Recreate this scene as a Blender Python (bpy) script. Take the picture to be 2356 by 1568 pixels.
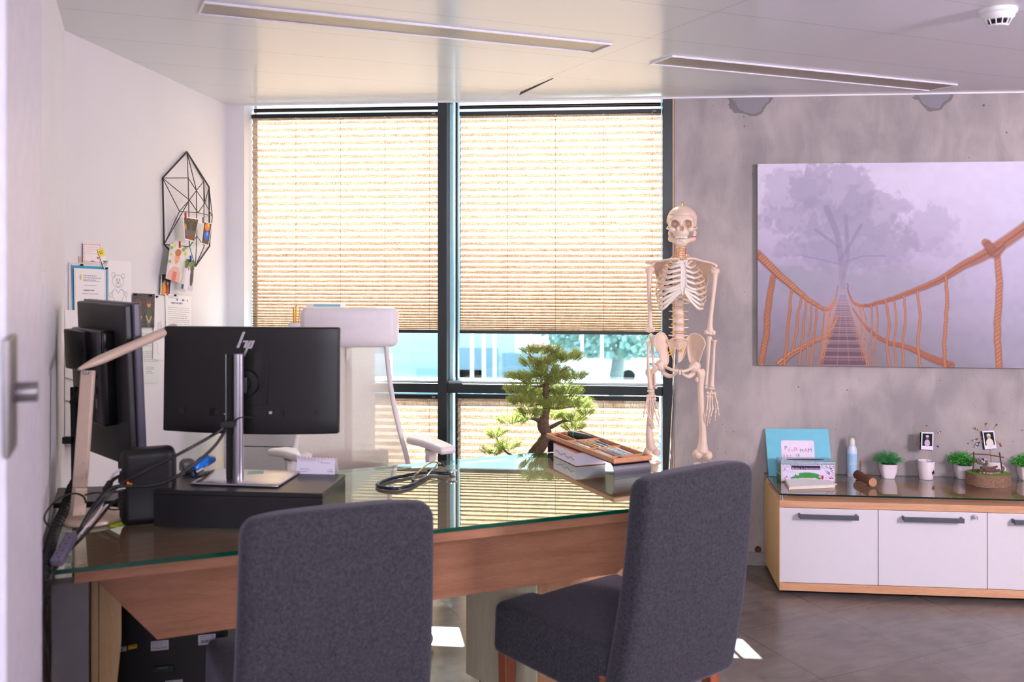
import bpy, bmesh, math, random
import numpy as np
from mathutils import Vector, Matrix, Euler, Quaternion
for _o in list(bpy.data.objects): bpy.data.objects.remove(_o)
SC = bpy.context.scene
COL = SC.collection
random.seed(7); RNG = np.random.RandomState(11)
PI = math.pi
# ------------------------------------------------------------------ camera
F = 2200.0; CX = 1178.0; HY = 590.0; CAMZ = 1.58
T = math.atan(0.1016); CT, ST = math.cos(T), math.sin(T)
cam = bpy.data.cameras.new('camera'); camo = bpy.data.objects.new('camera', cam); COL.objects.link(camo)
cam.sensor_width = 36.0; cam.lens = 36.0 * F / 2356.0
cam.shift_y = -(784.0 - HY) / 2356.0
cam.clip_start = 0.05; cam.clip_end = 400
camo.location = (0, 0, CAMZ); camo.rotation_euler = (PI / 2, 0, T)
cam.dof.use_dof = True; cam.dof.focus_distance = 4.5; cam.dof.aperture_fstop = 3.2
SC.camera = camo
SC.view_settings.view_transform = 'Standard'; SC.view_settings.look = 'None'
SC.view_settings.gamma = 1.0; SC.view_settings.use_curve_mapping = False
SC.view_settings.exposure = 1.33
# ------------------------------------------------------------------ world and lights
def lin(c):
    return tuple(((x + 0.055) / 1.055) ** 2.4 if x > 0.04045 else x / 12.92 for x in c)
W = bpy.data.worlds.new('sky'); SC.world = W; W.use_nodes = True
wn = W.node_tree.nodes; wl = W.node_tree.links; wn.clear()
wo = wn.new('ShaderNodeOutputWorld'); wb = wn.new('ShaderNodeBackground')
wtc = wn.new('ShaderNodeTexCoord'); wsp = wn.new('ShaderNodeSeparateXYZ'); wcr = wn.new('ShaderNodeValToRGB')
wl.new(wtc.outputs['Generated'], wsp.inputs[0]); wl.new(wsp.outputs['Z'], wcr.inputs[0])
wcr.color_ramp.elements[0].position = 0.0; wcr.color_ramp.elements[0].color = (0.90, 0.96, 1.0, 1)
wcr.color_ramp.elements[1].position = 0.6; wcr.color_ramp.elements[1].color = (0.45, 0.68, 1.0, 1)
wl.new(wcr.outputs[0], wb.inputs[0]); wb.inputs[1].default_value = 1.45
wl.new(wb.outputs[0], wo.inputs[0])
sun = bpy.data.lights.new('sun', 'SUN'); suno = bpy.data.objects.new('sun', sun); COL.objects.link(suno)
sun.energy = 30.0; sun.angle = math.radians(0.6); sun.color = (1.0, 0.97, 0.93)
suno.rotation_euler = Vector((0.27, -1.0, -0.9)).to_track_quat('-Z', 'Y').to_euler(); suno.location = (0, 12, 12)
def area(name, loc, aim, sx, sy, power, col):
    l = bpy.data.lights.new(name, 'AREA'); o = bpy.data.objects.new(name, l); COL.objects.link(o)
    l.shape = 'RECTANGLE'; l.size = sx; l.size_y = sy; l.energy = power; l.color = col
    o.location = loc; o.rotation_euler = (Vector(aim) - Vector(loc)).to_track_quat('-Z', 'Y').to_euler()
    return o
area('right_key_light', (3.5, 1.0, 1.95), (1.4, 4.6, 1.0), 0.7, 0.7, 60.0, (1.0, 0.87, 0.97))  # unseen key light added at right, throws wall shadows leftward; no window there
area('rear_fill_light', (-0.2, -2.2, 1.9), (0.2, 3.0, 1.2), 2.6, 1.2, 58.0, (0.88, 0.85, 1.0))  # soft fill added behind the camera; the rear wall has no window
# ------------------------------------------------------------------ pixel -> place helpers
def cam2w(X, Y, z): return Vector((X * CT - Y * ST, X * ST + Y * CT, z))
def ray(px, py):
    X = (px - CX) / F
    return Vector((X * CT - ST, X * ST + CT, -(py - HY) / F))
O3 = Vector((0, 0, CAMZ))
def atd(px, py, d): return O3 + ray(px, py) * d
def atz(px, py, z):
    r = ray(px, py); return O3 + r * ((z - CAMZ) / r.z)
def aty(px, py, y):
    r = ray(px, py); return O3 + r * (y / r.y)
def atx(px, py, x):
    r = ray(px, py); return O3 + r * (x / r.x)
class Plane:
    def __init__(s, p, n): s.p = Vector(p); s.n = Vector(n).normalized()
    def hit(s, px, py, off=0.0):
        r = ray(px, py); return O3 + r * (((s.p + s.n * off) - O3).dot(s.n) / r.dot(s.n))
G1 = (cam2w(0.9143, 0.4051, 0)); G2 = (cam2w(-0.4051, 0.9143, 0)); GA = math.atan2(G1.y, G1.x)
# ------------------------------------------------------------------ materials
MATS = {}
def nodes(m): return m.node_tree.nodes, m.node_tree.links
def mat(name, col, rough=0.5, metal=0.0, var=0.06, vscale=30.0, bump=0.0, bscale=200.0, spec=0.5, sheen=0.0, stretch=None, coat=0.0):
    if name in MATS: return MATS[name]
    m = bpy.data.materials.new(name); m.use_nodes = True; N, L = nodes(m)
    b = N['Principled BSDF']; b.inputs['Roughness'].default_value = rough; b.inputs['Metallic'].default_value = metal
    b.inputs['Specular IOR Level'].default_value = spec
    if sheen: b.inputs['Sheen Weight'].default_value = sheen
    if coat: b.inputs['Coat Weight'].default_value = coat
    c = lin(col)
    tc = N.new('ShaderNodeTexCoord'); no = N.new('ShaderNodeTexNoise'); no.inputs['Scale'].default_value = vscale; no.inputs['Detail'].default_value = 4
    src = tc.outputs['Object']
    if stretch:
        mp = N.new('ShaderNodeMapping'); mp.inputs['Scale'].default_value = stretch; L.new(src, mp.inputs[0]); src = mp.outputs[0]
    L.new(src, no.inputs['Vector'])
    cr = N.new('ShaderNodeValToRGB'); L.new(no.outputs['Fac'], cr.inputs[0])
    cr.color_ramp.elements[0].position = 0.3; cr.color_ramp.elements[1].position = 0.7
    cr.color_ramp.elements[0].color = tuple(x * (1 - var) for x in c) + (1,); cr.color_ramp.elements[1].color = tuple(min(1, x * (1 + var)) for x in c) + (1,)
    L.new(cr.outputs[0], b.inputs['Base Color'])
    if bump:
        n2 = N.new('ShaderNodeTexNoise'); n2.inputs['Scale'].default_value = bscale; L.new(src, n2.inputs['Vector'])
        bp = N.new('ShaderNodeBump'); bp.inputs['Strength'].default_value = bump; bp.inputs['Distance'].default_value = 0.002
        L.new(n2.outputs['Fac'], bp.inputs['Height']); L.new(bp.outputs[0], b.inputs['Normal'])
    MATS[name] = m; return m
def wood(name, c1, c2, axis=(1, 12, 12), scale=4.0, rough=0.45, rotz=0.0):
    if name in MATS: return MATS[name]
    m = bpy.data.materials.new(name); m.use_nodes = True; N, L = nodes(m); b = N['Principled BSDF']
    b.inputs['Roughness'].default_value = rough
    tc = N.new('ShaderNodeTexCoord'); mp = N.new('ShaderNodeMapping'); mp.vector_type = 'POINT'
    rt = N.new('ShaderNodeMapping'); rt.inputs['Rotation'].default_value = (0, 0, -rotz)
    L.new(tc.outputs['Object'], rt.inputs[0]); L.new(rt.outputs[0], mp.inputs[0]); mp.inputs['Scale'].default_value = axis
    no = N.new('ShaderNodeTexNoise'); no.inputs['Scale'].default_value = scale; no.inputs['Detail'].default_value = 8; no.inputs['Distortion'].default_value = 0.6
    L.new(mp.outputs[0], no.inputs['Vector'])
    n2 = N.new('ShaderNodeTexNoise'); n2.inputs['Scale'].default_value = scale * 9; n2.inputs['Detail'].default_value = 3; L.new(mp.outputs[0], n2.inputs['Vector'])
    mx = N.new('ShaderNodeMix'); mx.data_type = 'FLOAT'; mx.inputs[0].default_value = 0.4; L.new(no.outputs['Fac'], mx.inputs[2]); L.new(n2.outputs['Fac'], mx.inputs[3])
    cr = N.new('ShaderNodeValToRGB'); L.new(mx.outputs[0], cr.inputs[0]); cr.color_ramp.elements[0].position = 0.35; cr.color_ramp.elements[1].position = 0.65
    cr.color_ramp.elements[0].color = lin(c1) + (1,); cr.color_ramp.elements[1].color = lin(c2) + (1,)
    L.new(cr.outputs[0], b.inputs['Base Color'])
    MATS[name] = m; return m
def attr_mat(name='printed_picture', rough=0.45):
    if name in MATS: return MATS[name]
    m = bpy.data.materials.new(name); m.use_nodes = True; N, L = nodes(m); b = N['Principled BSDF']
    a = N.new('ShaderNodeAttribute'); a.attribute_name = 'Col'; L.new(a.outputs['Color'], b.inputs['Base Color']); b.inputs['Roughness'].default_value = rough; b.inputs['Specular IOR Level'].default_value = .2
    MATS[name] = m; return m
def thin_glass(name, tint, ior=1.5, rough=0.0, refl=1.0, gtint=(1, 1, 1)):
    m = bpy.data.materials.new(name); m.use_nodes = True; N, L = nodes(m); N.clear()
    o = N.new('ShaderNodeOutputMaterial'); mx = N.new('ShaderNodeMixShader'); t = N.new('ShaderNodeBsdfTransparent'); g = N.new('ShaderNodeBsdfGlossy'); f = N.new('ShaderNodeFresnel')
    t.inputs[0].default_value = tint + (1,); g.inputs['Roughness'].default_value = rough; g.inputs[0].default_value = gtint + (1,)
    ge = N.new('ShaderNodeNewGeometry'); mr = N.new('ShaderNodeMapRange'); mr.inputs[3].default_value = ior; mr.inputs[4].default_value = 1.0 / ior
    L.new(ge.outputs['Backfacing'], mr.inputs[0]); L.new(mr.outputs[0], f.inputs[0])
    mm = N.new('ShaderNodeMath'); mm.operation = 'MULTIPLY'; mm.inputs[1].default_value = refl; mm.use_clamp = True; L.new(f.outputs[0], mm.inputs[0])
    L.new(mm.outputs[0], mx.inputs[0]); L.new(t.outputs[0], mx.inputs[1]); L.new(g.outputs[0], mx.inputs[2]); L.new(mx.outputs[0], o.inputs[0])
    MATS[name] = m; return m
# ------------------------------------------------------------------ mesh builder
ORG = {}
class MB:
    def __init__(s): s.v = []; s.f = []; s.mi = []
    def add(s, vs, fs, mi=0):
        n = len(s.v); s.v += [Vector(v) for v in vs]; s.f += [tuple(i + n for i in f) for f in fs]; s.mi += [mi] * len(fs); return s
    def obox(s, o, a, b, c, mi=0):
        o, a, b, c = Vector(o), Vector(a), Vector(b), Vector(c)
        if a.cross(b).dot(c) < 0: a, b = b, a
        vs = [o, o + a, o + a + b, o + b, o + c, o + a + c, o + a + b + c, o + b + c]
        return s.add(vs, [(0, 3, 2, 1), (4, 5, 6, 7), (0, 1, 5, 4), (1, 2, 6, 5), (2, 3, 7, 6), (3, 0, 4, 7)], mi)
    def box(s, x0, x1, y0, y1, z0, z1, mi=0): return s.obox((x0, y0, z0), (x1 - x0, 0, 0), (0, y1 - y0, 0), (0, 0, z1 - z0), mi)
    def cbox(s, c, sx, sy, sz, R=None, mi=0):
        R = R or Matrix.Identity(3); c = Vector(c); a = R @ Vector((sx, 0, 0)); b = R @ Vector((0, sy, 0)); d = R @ Vector((0, 0, sz))
        return s.obox(c - (a + b + d) / 2, a, b, d, mi)
    def tube(s, pts, r, seg=10, cap=True, mi=0, closed=False, flat=None):
        pts = [Vector(p) for p in pts]; n = len(pts)
        if not hasattr(r, '__len__'): r = [r] * n
        vs = []; fs = []; up = None
        for i, p in enumerate(pts):
            if closed: d = pts[(i + 1) % n] - pts[i - 1]
            else: d = pts[min(i + 1, n - 1)] - pts[max(i - 1, 0)]
            if d.length < 1e-9: d = Vector((0, 0, 1))
            d.normalize()
            if up is None:
                up = Vector((0, 0, 1)) if abs(d.z) < 0.9 else Vector((0, 1, 0))
            a = (up - d * up.dot(d)); a = a.normalized() if a.length > 1e-6 else d.orthogonal().normalized(); up = a; b = d.cross(a)
            for k in range(seg):
                t = 2 * PI * k / seg
                if flat: vs.append(p + a * math.cos(t) * r[i] * flat[0] + b * math.sin(t) * r[i] * flat[1])
                else: vs.append(p + (a * math.cos(t) + b * math.sin(t)) * r[i])
        m = n if closed else n - 1
        for i in range(m):
            for k in range(seg):
                j = (i + 1) % n; fs.append((i * seg + k, i * seg + (k + 1) % seg, j * seg + (k + 1) % seg, j * seg + k))
        if cap and not closed: fs.append(tuple(range(seg))[::-1]); fs.append(tuple((n - 1) * seg + k for k in range(seg)))
        return s.add(vs, fs, mi)
    def lathe(s, prof, c=(0, 0, 0), seg=28, axis=(0, 0, 1), mi=0, sx=1.0, sy=1.0):
        c = Vector(c); q = Vector((0, 0, 1)).rotation_difference(Vector(axis)); vs = []; fs = []
        for (r, z) in prof:
            for k in range(seg):
                t = 2 * PI * k / seg; vs.append(c + q @ Vector((r * sx * math.cos(t), r * sy * math.sin(t), z)))
        for i in range(len(prof) - 1):
            for k in range(seg): fs.append((i * seg + k, i * seg + (k + 1) % seg, (i + 1) * seg + (k + 1) % seg, (i + 1) * seg + k))
        if prof[0][0] > 1e-5: fs.append(tuple(range(seg))[::-1])
        if prof[-1][0] > 1e-5: fs.append(tuple((len(prof) - 1) * seg + k for k in range(seg)))
        return s.add(vs, fs, mi)
    def ell(s, c, rx, ry, rz, R=None, u=16, v=10, mi=0, fn=None):
        c = Vector(c); R = R or Matrix.Identity(3); vs = []; fs = []
        for i in range(v + 1):
            th = PI * i / v
            for k in range(u):
                ph = 2 * PI * k / u; p = Vector((math.sin(th) * math.cos(ph), math.sin(th) * math.sin(ph), math.cos(th)))
                if fn: p = fn(p)
                vs.append(c + R @ Vector((p.x * rx, p.y * ry, p.z * rz)))
        for i in range(v):
            for k in range(u): fs.append((i * u + k, (i + 1) * u + k, (i + 1) * u + (k + 1) % u, i * u + (k + 1) % u))
        return s.add(vs, fs, mi)
    def prism(s, poly, ext, mi=0):
        poly = [Vector(p) for p in poly]; ext = Vector(ext); n = len(poly)
        nrm = Vector((0, 0, 0))
        for i in range(n): nrm += poly[i].cross(poly[(i + 1) % n])
        if nrm.dot(ext) < 0: poly = poly[::-1]
        vs = poly + [p + ext for p in poly]
        fs = [tuple(range(n))[::-1], tuple(range(n, 2 * n))] + [(i, (i + 1) % n, (i + 1) % n + n, i + n) for i in range(n)]
        return s.add(vs, fs, mi)
    def rbox(s, c, sx, sy, sz, r, n=6, k=4, fn=None, mi=0, R=None):
        """rounded box; fn warps points given in box coordinates (centre at 0)"""
        hx, hy, hz = sx / 2, sy / 2, sz / 2
        def ax(h):
            e = [-h + r * (1 - math.cos(PI / 2 * i / k)) for i in range(k)]
            m = [(-h + r) + (2 * h - 2 * r) * i / n for i in range(n + 1)]
            return e + m + [-x for x in e[::-1]]
        X, Y, Z = ax(hx), ax(hy), ax(hz); nx = len(X); idx = {}; vs = []; fs = []
        c = Vector(c)
        def V(i, j, l):
            key = (i, j, l)
            if key in idx: return idx[key]
            p = Vector((X[i], Y[j], Z[l]))
            q = Vector((max(-hx + r, min(hx - r, p.x)), max(-hy + r, min(hy - r, p.y)), max(-hz + r, min(hz - r, p.z))))
            d = p - q
            if d.length > 1e-9: p = q + d.normalized() * r
            if fn: p = Vector(fn(p))
            if R: p = R @ p
            idx[key] = len(vs); vs.append(c + p); return idx[key]
        M = nx - 1
        for i in range(M):
            for j in range(M):
                fs += [(V(i, j, 0), V(i, j + 1, 0), V(i + 1, j + 1, 0), V(i + 1, j, 0)), (V(i, j, M), V(i + 1, j, M), V(i + 1, j + 1, M), V(i, j + 1, M)),
                       (V(i, 0, j), V(i + 1, 0, j), V(i + 1, 0, j + 1), V(i, 0, j + 1)), (V(i, M, j), V(i, M, j + 1), V(i + 1, M, j + 1), V(i + 1, M, j)),
                       (V(0, i, j), V(0, i, j + 1), V(0, i + 1, j + 1), V(0, i + 1, j)), (V(M, i, j), V(M, i + 1, j), V(M, i + 1, j + 1), V(M, i, j + 1))]
        return s.add(vs, fs, mi)
    def build(s, name, m, parent=None, bev=0, smooth=True, ang=40, sub=0, seg=3):
        me = bpy.data.meshes.new(name)
        if parent is None:
            a = np.array([tuple(v) for v in s.v]); org = Vector(((a[:, 0].min() + a[:, 0].max()) / 2, (a[:, 1].min() + a[:, 1].max()) / 2, a[:, 2].min()))
        else: org = ORG[parent.name]
        me.from_pydata([tuple(v - org) for v in s.v], [], s.f)
        ms = m if isinstance(m, (list, tuple)) else [m]
        for q in ms: me.materials.append(q)
        if len(ms) > 1: me.polygons.foreach_set('material_index', s.mi)
        me.validate(); me.update()
        if smooth:
            me.polygons.foreach_set('use_smooth', [True] * len(me.polygons)); me.set_sharp_from_angle(angle=math.radians(ang))
        o = bpy.data.objects.new(name, me); COL.objects.link(o)
        if parent is None: o.location = org
        else: o.parent = parent
        ORG[o.name] = org.copy()
        if bev:
            b = o.modifiers.new('bevel', 'BEVEL'); b.width = bev; b.segments = seg; b.limit_method = 'ANGLE'; b.angle_limit = math.radians(40)
        if sub:
            b = o.modifiers.new('sub', 'SUBSURF'); b.levels = sub; b.render_levels = sub
        return o
def tag(o, label=None, cat=None, group=None, kind=None):
    if label: o['label'] = label
    if cat: o['category'] = cat
    if group: o['group'] = group
    if kind: o['kind'] = kind
    return o
def thing(name, loc, label, cat, group=None):
    o = bpy.data.objects.new(name, None); COL.objects.link(o); o.location = Vector(loc); o.empty_display_size = 0.05
    ORG[o.name] = Vector(loc).copy(); return tag(o, label, cat, group)
def struct(o): o['kind'] = 'structure'; return o
def copy_tree(o, parent=None):
    c = o.copy(); COL.objects.link(c); c.parent = parent; ORG[c.name] = ORG[o.name].copy()
    for ch in list(o.children): copy_tree(ch, c)
    return c
def smooth_path(P, n=8):
    P = [Vector(p) for p in P]; out = []
    for i in range(len(P) - 1):
        p0, p1, p2, p3 = P[max(i - 1, 0)], P[i], P[i + 1], P[min(i + 2, len(P) - 1)]
        for k in range(n):
            t = k / n; out.append(0.5 * ((2 * p1) + (p2 - p0) * t + (2 * p0 - 5 * p1 + 4 * p2 - p3) * t * t + (3 * p1 - p0 - 3 * p2 + p3) * t ** 3))
    out.append(P[-1]); return out
def lerp_list(r, n):
    return [float(x) for x in np.interp(np.linspace(0, 1, n), np.linspace(0, 1, len(r)), r)]
def text(s, size, o, xd, yd, m, parent, name='lettering', ext=0.0004, width=None):
    cu = bpy.data.curves.new(name, 'FONT'); cu.body = s; cu.size = size; cu.extrude = ext
    t = bpy.data.objects.new(name, cu); COL.objects.link(t)
    dg = bpy.context.evaluated_depsgraph_get(); me0 = bpy.data.meshes.new_from_object(t.evaluated_get(dg))
    vs = [v.co.copy() for v in me0.vertices]; fs = [tuple(p.vertices) for p in me0.polygons]
    bpy.data.objects.remove(t)
    xd, yd, o = Vector(xd).normalized(), Vector(yd).normalized(), Vector(o); nd = xd.cross(yd)
    k = 1.0
    if width and vs: k = width / max(1e-6, max(v.x for v in vs) - min(v.x for v in vs))
    b = MB(); b.add([o + xd * v.x * k + yd * v.y + nd * v.z for v in vs], fs); return b.build(name, m, parent, smooth=False)
# ------------------------------------------------------------------ painted pictures (colour per mesh vertex)
class Cv:
    def __init__(s, w, h, bg):
        s.w, s.h = w, h; s.a = np.ones((h, w, 3)) * np.array(bg); s.y, s.x = np.mgrid[0:h, 0:w].astype(float); s.x = (s.x + .5) / w; s.y = (s.y + .5) / h
        s.asp = w / h
    def m(s, mask, c, al=1.0):
        k = (np.asarray(mask, float) * al)[..., None]; s.a = s.a * (1 - k) + np.array(c) * k
    def rect(s, x0, y0, x1, y1, c, al=1): s.m((s.x >= x0) & (s.x <= x1) & (s.y >= y0) & (s.y <= y1), c, al)
    def ell(s, cx, cy, rx, ry, c, al=1, soft=0): 
        d = np.sqrt(((s.x - cx) / rx) ** 2 + ((s.y - cy) / ry) ** 2)
        s.m(np.clip((1 - d) / soft, 0, 1) if soft else d <= 1, c, al)
    def line(s, pts, w, c, al=1, soft=0.0):
        """w in units of picture height"""
        best = np.full((s.h, s.w), 9.0)
        ws = w if hasattr(w, '__len__') else [w] * len(pts)
        for i in range(len(pts) - 1):
            (x0, y0), (x1, y1) = pts[i], pts[i + 1]; ax, ay = x0 * s.asp, y0; bx, by = x1 * s.asp, y1
            dx, dy = bx - ax, by - ay; L = dx * dx + dy * dy + 1e-12
            t = np.clip(((s.x * s.asp - ax) * dx + (s.y - ay) * dy) / L, 0, 1)
            d = np.hypot(s.x * s.asp - ax - t * dx, s.y - ay - t * dy) / ((ws[i] * (1 - t) + ws[i + 1] * t) / 2)
            best = np.minimum(best, d)
        s.m(np.clip((1.25 - best) / 0.5, 0, 1), c, al)
    def noise(s, amp, seed=0, n=8, fx=1, fy=1):
        r = np.random.RandomState(seed); g = r.rand(int(n * fy) + 2, int(n * fx * s.asp) + 2)
        Y = s.y * (g.shape[0] - 1.001); X = s.x * (g.shape[1] - 1.001); i = Y.astype(int); j = X.astype(int); a = Y - i; b = X - j
        a = a * a * (3 - 2 * a); b = b * b * (3 - 2 * b)
        return amp * ((g[i, j] * (1 - a) + g[i + 1, j] * a) * (1 - b) + (g[i, j + 1] * (1 - a) + g[i + 1, j + 1] * a) * b - 0.5)
    def lines_of_text(s, x0, y0, x1, y1, n, c, seed=0, hgt=0.35):
        r = np.random.RandomState(seed)
        for i in range(n):
            y = y0 + (y1 - y0) * i / n; h = (y1 - y0) / n * hgt; x = x0; xe = x1 - (x1 - x0) * (r.rand() * 0.3 if r.rand() < .4 else 0)
            while x < xe:
                w = (x1 - x0) * (0.03 + 0.07 * r.rand()); s.rect(x, y, min(x + w, xe), y + h, c, 0.75); x += w + (x1 - x0) * 0.02
def picture(name, cv, TL, TR, BR, BL, parent=None, thick=0.0008, m=None, curl=0.0):
    TL, TR, BR, BL = map(Vector, (TL, TR, BR, BL)); n = (TR - TL).cross(BL - TL).normalized()
    if (O3 - TL).dot(n) < 0: n = -n
    h, w = cv.h, cv.w; u = np.linspace(0, 1, w); v = np.linspace(0, 1, h)
    U, V_ = np.meshgrid(u, v)
    P = np.zeros((h, w, 3))
    for k, q in enumerate(((1 - U) * (1 - V_), U * (1 - V_), U * V_, (1 - U) * V_)):
        P += q[..., None] * np.array(tuple((TL, TR, BR, BL)[k]))
    if curl: P += (curl * np.sin(U * PI) * (0.3 + V_))[..., None] * np.array(tuple(n))
    front = P.reshape(-1, 3); c4 = [P[0, 0], P[0, -1], P[-1, -1], P[-1, 0]]
    nn = np.array(tuple(n)); back = P.reshape(-1, 3)[[0, w - 1, h * w - 1, (h - 1) * w]] - nn * thick
    i = np.arange((h - 1) * (w - 1)); r = i // (w - 1); c = i % (w - 1); a = r * w + c
    quads = np.stack([a, a + w, a + w + 1, a + 1], 1)
    if (TR - TL).cross(BL - TL).dot(n) > 0: quads = quads[:, ::-1]
    b0 = h * w
    fs = [tuple(q) for q in quads.tolist()]
    top = list(range(w)); bot = list(range((h - 1) * w, h * w)); lef = [k * w for k in range(h)]; rig = [k * w + w - 1 for k in range(h)]
    fs += [tuple(top[::-1]) + (b0, b0 + 1), tuple(bot) + (b0 + 2, b0 + 3), tuple(lef) + (b0 + 3, b0), tuple(rig[::-1]) + (b0 + 1, b0 + 2), (b0, b0 + 3, b0 + 2, b0 + 1)]
    allv = np.concatenate([front, back]); me = bpy.data.meshes.new(name)
    org = (ORG[parent.name] if parent else Vector(tuple(allv.mean(0))))
    me.from_pydata((allv - np.array(tuple(org))).tolist(), [], fs)
    A = np.clip(cv.a, 0, 1); A = np.where(A > 0.04045, ((A + .055) / 1.055) ** 2.4, A / 12.92).reshape(-1, 3)
    colr = np.ones((len(allv), 4)); colr[:h * w, :3] = A; colr[h * w:, :3] = 0.75
    ca = me.color_attributes.new('Col', 'FLOAT_COLOR', 'POINT'); ca.data.foreach_set('color', colr.ravel())
    me.materials.append(m or attr_mat()); me.update()
    o = bpy.data.objects.new(name, me); COL.objects.link(o); ORG[o.name] = org.copy()
    if parent: o.parent = parent
    else: o.location = org
    return o
# common materials
M_white = mat('white_paint', (0.90, 0.895, 0.91), 0.6, var=0.015, vscale=3)
M_paper = mat('white_paper', (0.93, 0.93, 0.93), 0.7, var=0.02)
M_black = mat('black_plastic', (0.04, 0.04, 0.05), 0.5, var=0.1, bump=0.1, bscale=900)
M_blackg = mat('black_gloss_plastic', (0.035, 0.035, 0.045), 0.28, var=0.05)
M_chrome = mat('polished_steel', (0.80, 0.80, 0.82), 0.15, 1.0, var=0.03)
M_alu = mat('brushed_aluminium', (0.72, 0.71, 0.74), 0.32, 1.0, var=0.04, stretch=(1, 1, 40))
M_frame = mat('dark_window_aluminium', (0.15, 0.17, 0.18), 0.35, 0.3, var=0.05)
M_dark = mat('dark_void', (0.03, 0.03, 0.03), 0.8)
# ================================================================== SETTING
D = 5.02; CEIL = 2.405
def pos_node(N, L, loc=(0, 0, 0), rot=0.0):
    g = N.new('ShaderNodeNewGeometry'); mp = N.new('ShaderNodeMapping'); mp.vector_type = 'TEXTURE'
    mp.inputs['Location'].default_value = loc; mp.inputs['Rotation'].default_value = (0, 0, rot); L.new(g.outputs['Position'], mp.inputs[0]); return mp.outputs[0]
def seam_mask(N, L, vec, axis, spacing, off, width):
    sp = N.new('ShaderNodeSeparateXYZ'); L.new(vec, sp.inputs[0])
    a = N.new('ShaderNodeMath'); a.operation = 'ADD'; a.inputs[1].default_value = off; L.new(sp.outputs[axis], a.inputs[0])
    p = N.new('ShaderNodeMath'); p.operation = 'PINGPONG'; p.inputs[1].default_value = spacing / 2; L.new(a.outputs[0], p.inputs[0])
    q = N.new('ShaderNodeMath'); q.operation = 'LESS_THAN'; q.inputs[1].default_value = width; L.new(p.outputs[0], q.inputs[0]); return q.outputs[0]
def fmath(N, L, op, a, b):
    q = N.new('ShaderNodeMath'); q.operation = op
    for i, x in enumerate((a, b)):
        if isinstance(x, (int, float)): q.inputs[i].default_value = x
        else: L.new(x, q.inputs[i])
    return q.outputs[0]
def cmix(N, L, f, a, b):
    q = N.new('ShaderNodeMix'); q.data_type = 'RGBA'
    if isinstance(f, (int, float)): q.inputs[0].default_value = f
    else: L.new(f, q.inputs[0])
    for i, x in ((6, a), (7, b)):
        if isinstance(x, tuple): q.inputs[i].default_value = lin(x) + (1,)
        else: L.new(x, q.inputs[i])
    return q.outputs[2]
def noise(N, L, vec, scale, detail=4, dist=0.0, stretch=None):
    if stretch:
        mp = N.new('ShaderNodeMapping'); mp.inputs['Scale'].default_value = stretch; L.new(vec, mp.inputs[0]); vec = mp.outputs[0]
    n = N.new('ShaderNodeTexNoise'); n.inputs['Scale'].default_value = scale; n.inputs['Detail'].default_value = detail; n.inputs['Distortion'].default_value = dist
    L.new(vec, n.inputs['Vector']); return n.outputs['Fac']
def ramp(N, L, f, p0, p1, a=0.0, b=1.0):
    r = N.new('ShaderNodeMapRange'); r.inputs[1].default_value = p0; r.inputs[2].default_value = p1; r.inputs[3].default_value = a; r.inputs[4].default_value = b; L.new(f, r.inputs[0]); return r.outputs[0]
# floor tiles
m = bpy.data.materials.new('floor_tile'); m.use_nodes = True; N, L = nodes(m); B = N['Principled BSDF']
P2 = cam2w(1.0286 * CAMZ, F * CAMZ / 918.7, 0)
v = pos_node(N, L, tuple(P2), GA); S_ = 0.3228 * CAMZ
gm = fmath(N, L, 'MAXIMUM', seam_mask(N, L, v, 0, S_, 0, 0.0016), seam_mask(N, L, v, 1, S_, 0, 0.0016))
n1 = noise(N, L, v, 3.0, 6, 0.8); n2 = noise(N, L, v, 14, 6, 0.3, (0.5, 1.6, 1))
base = cmix(N, L, ramp(N, L, fmath(N, L, 'ADD', n1, fmath(N, L, 'MULTIPLY', n2, 0.6)), 0.55, 1.0), (0.365, 0.335, 0.325), (0.455, 0.42, 0.405))
L.new(cmix(N, L, gm, base, (0.26, 0.24, 0.235)), B.inputs['Base Color']); B.inputs['Roughness'].default_value = 0.27
bp = N.new('ShaderNodeBump'); bp.inputs['Strength'].default_value = 0.12; bp.inputs['Distance'].default_value = 0.004; L.new(n2, bp.inputs['Height']); L.new(bp.outputs[0], B.inputs['Normal'])
M_floor = m
# ceiling: white enamelled metal panels
m = bpy.data.materials.new('ceiling_metal_panel'); m.use_nodes = True; N, L = nodes(m); B = N['Principled BSDF']
v = pos_node(N, L, (0, 0, 0), GA)
s1 = seam_mask(N, L, v, 1, 0.42, -(2.25 % 0.42), 0.0016); s2 = seam_mask(N, L, v, 0, 2.4, -1.936 + 2.4, 0.0014)
L.new(cmix(N, L, fmath(N, L, 'MAXIMUM', s1, s2), (0.86, 0.855, 0.87), (0.66, 0.64, 0.67)), B.inputs['Base Color'])
B.inputs['Roughness'].default_value = 0.5; B.inputs['Coat Weight'].default_value = 0.55; B.inputs['Coat Roughness'].default_value = 0.16
M_ceil = m
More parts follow.
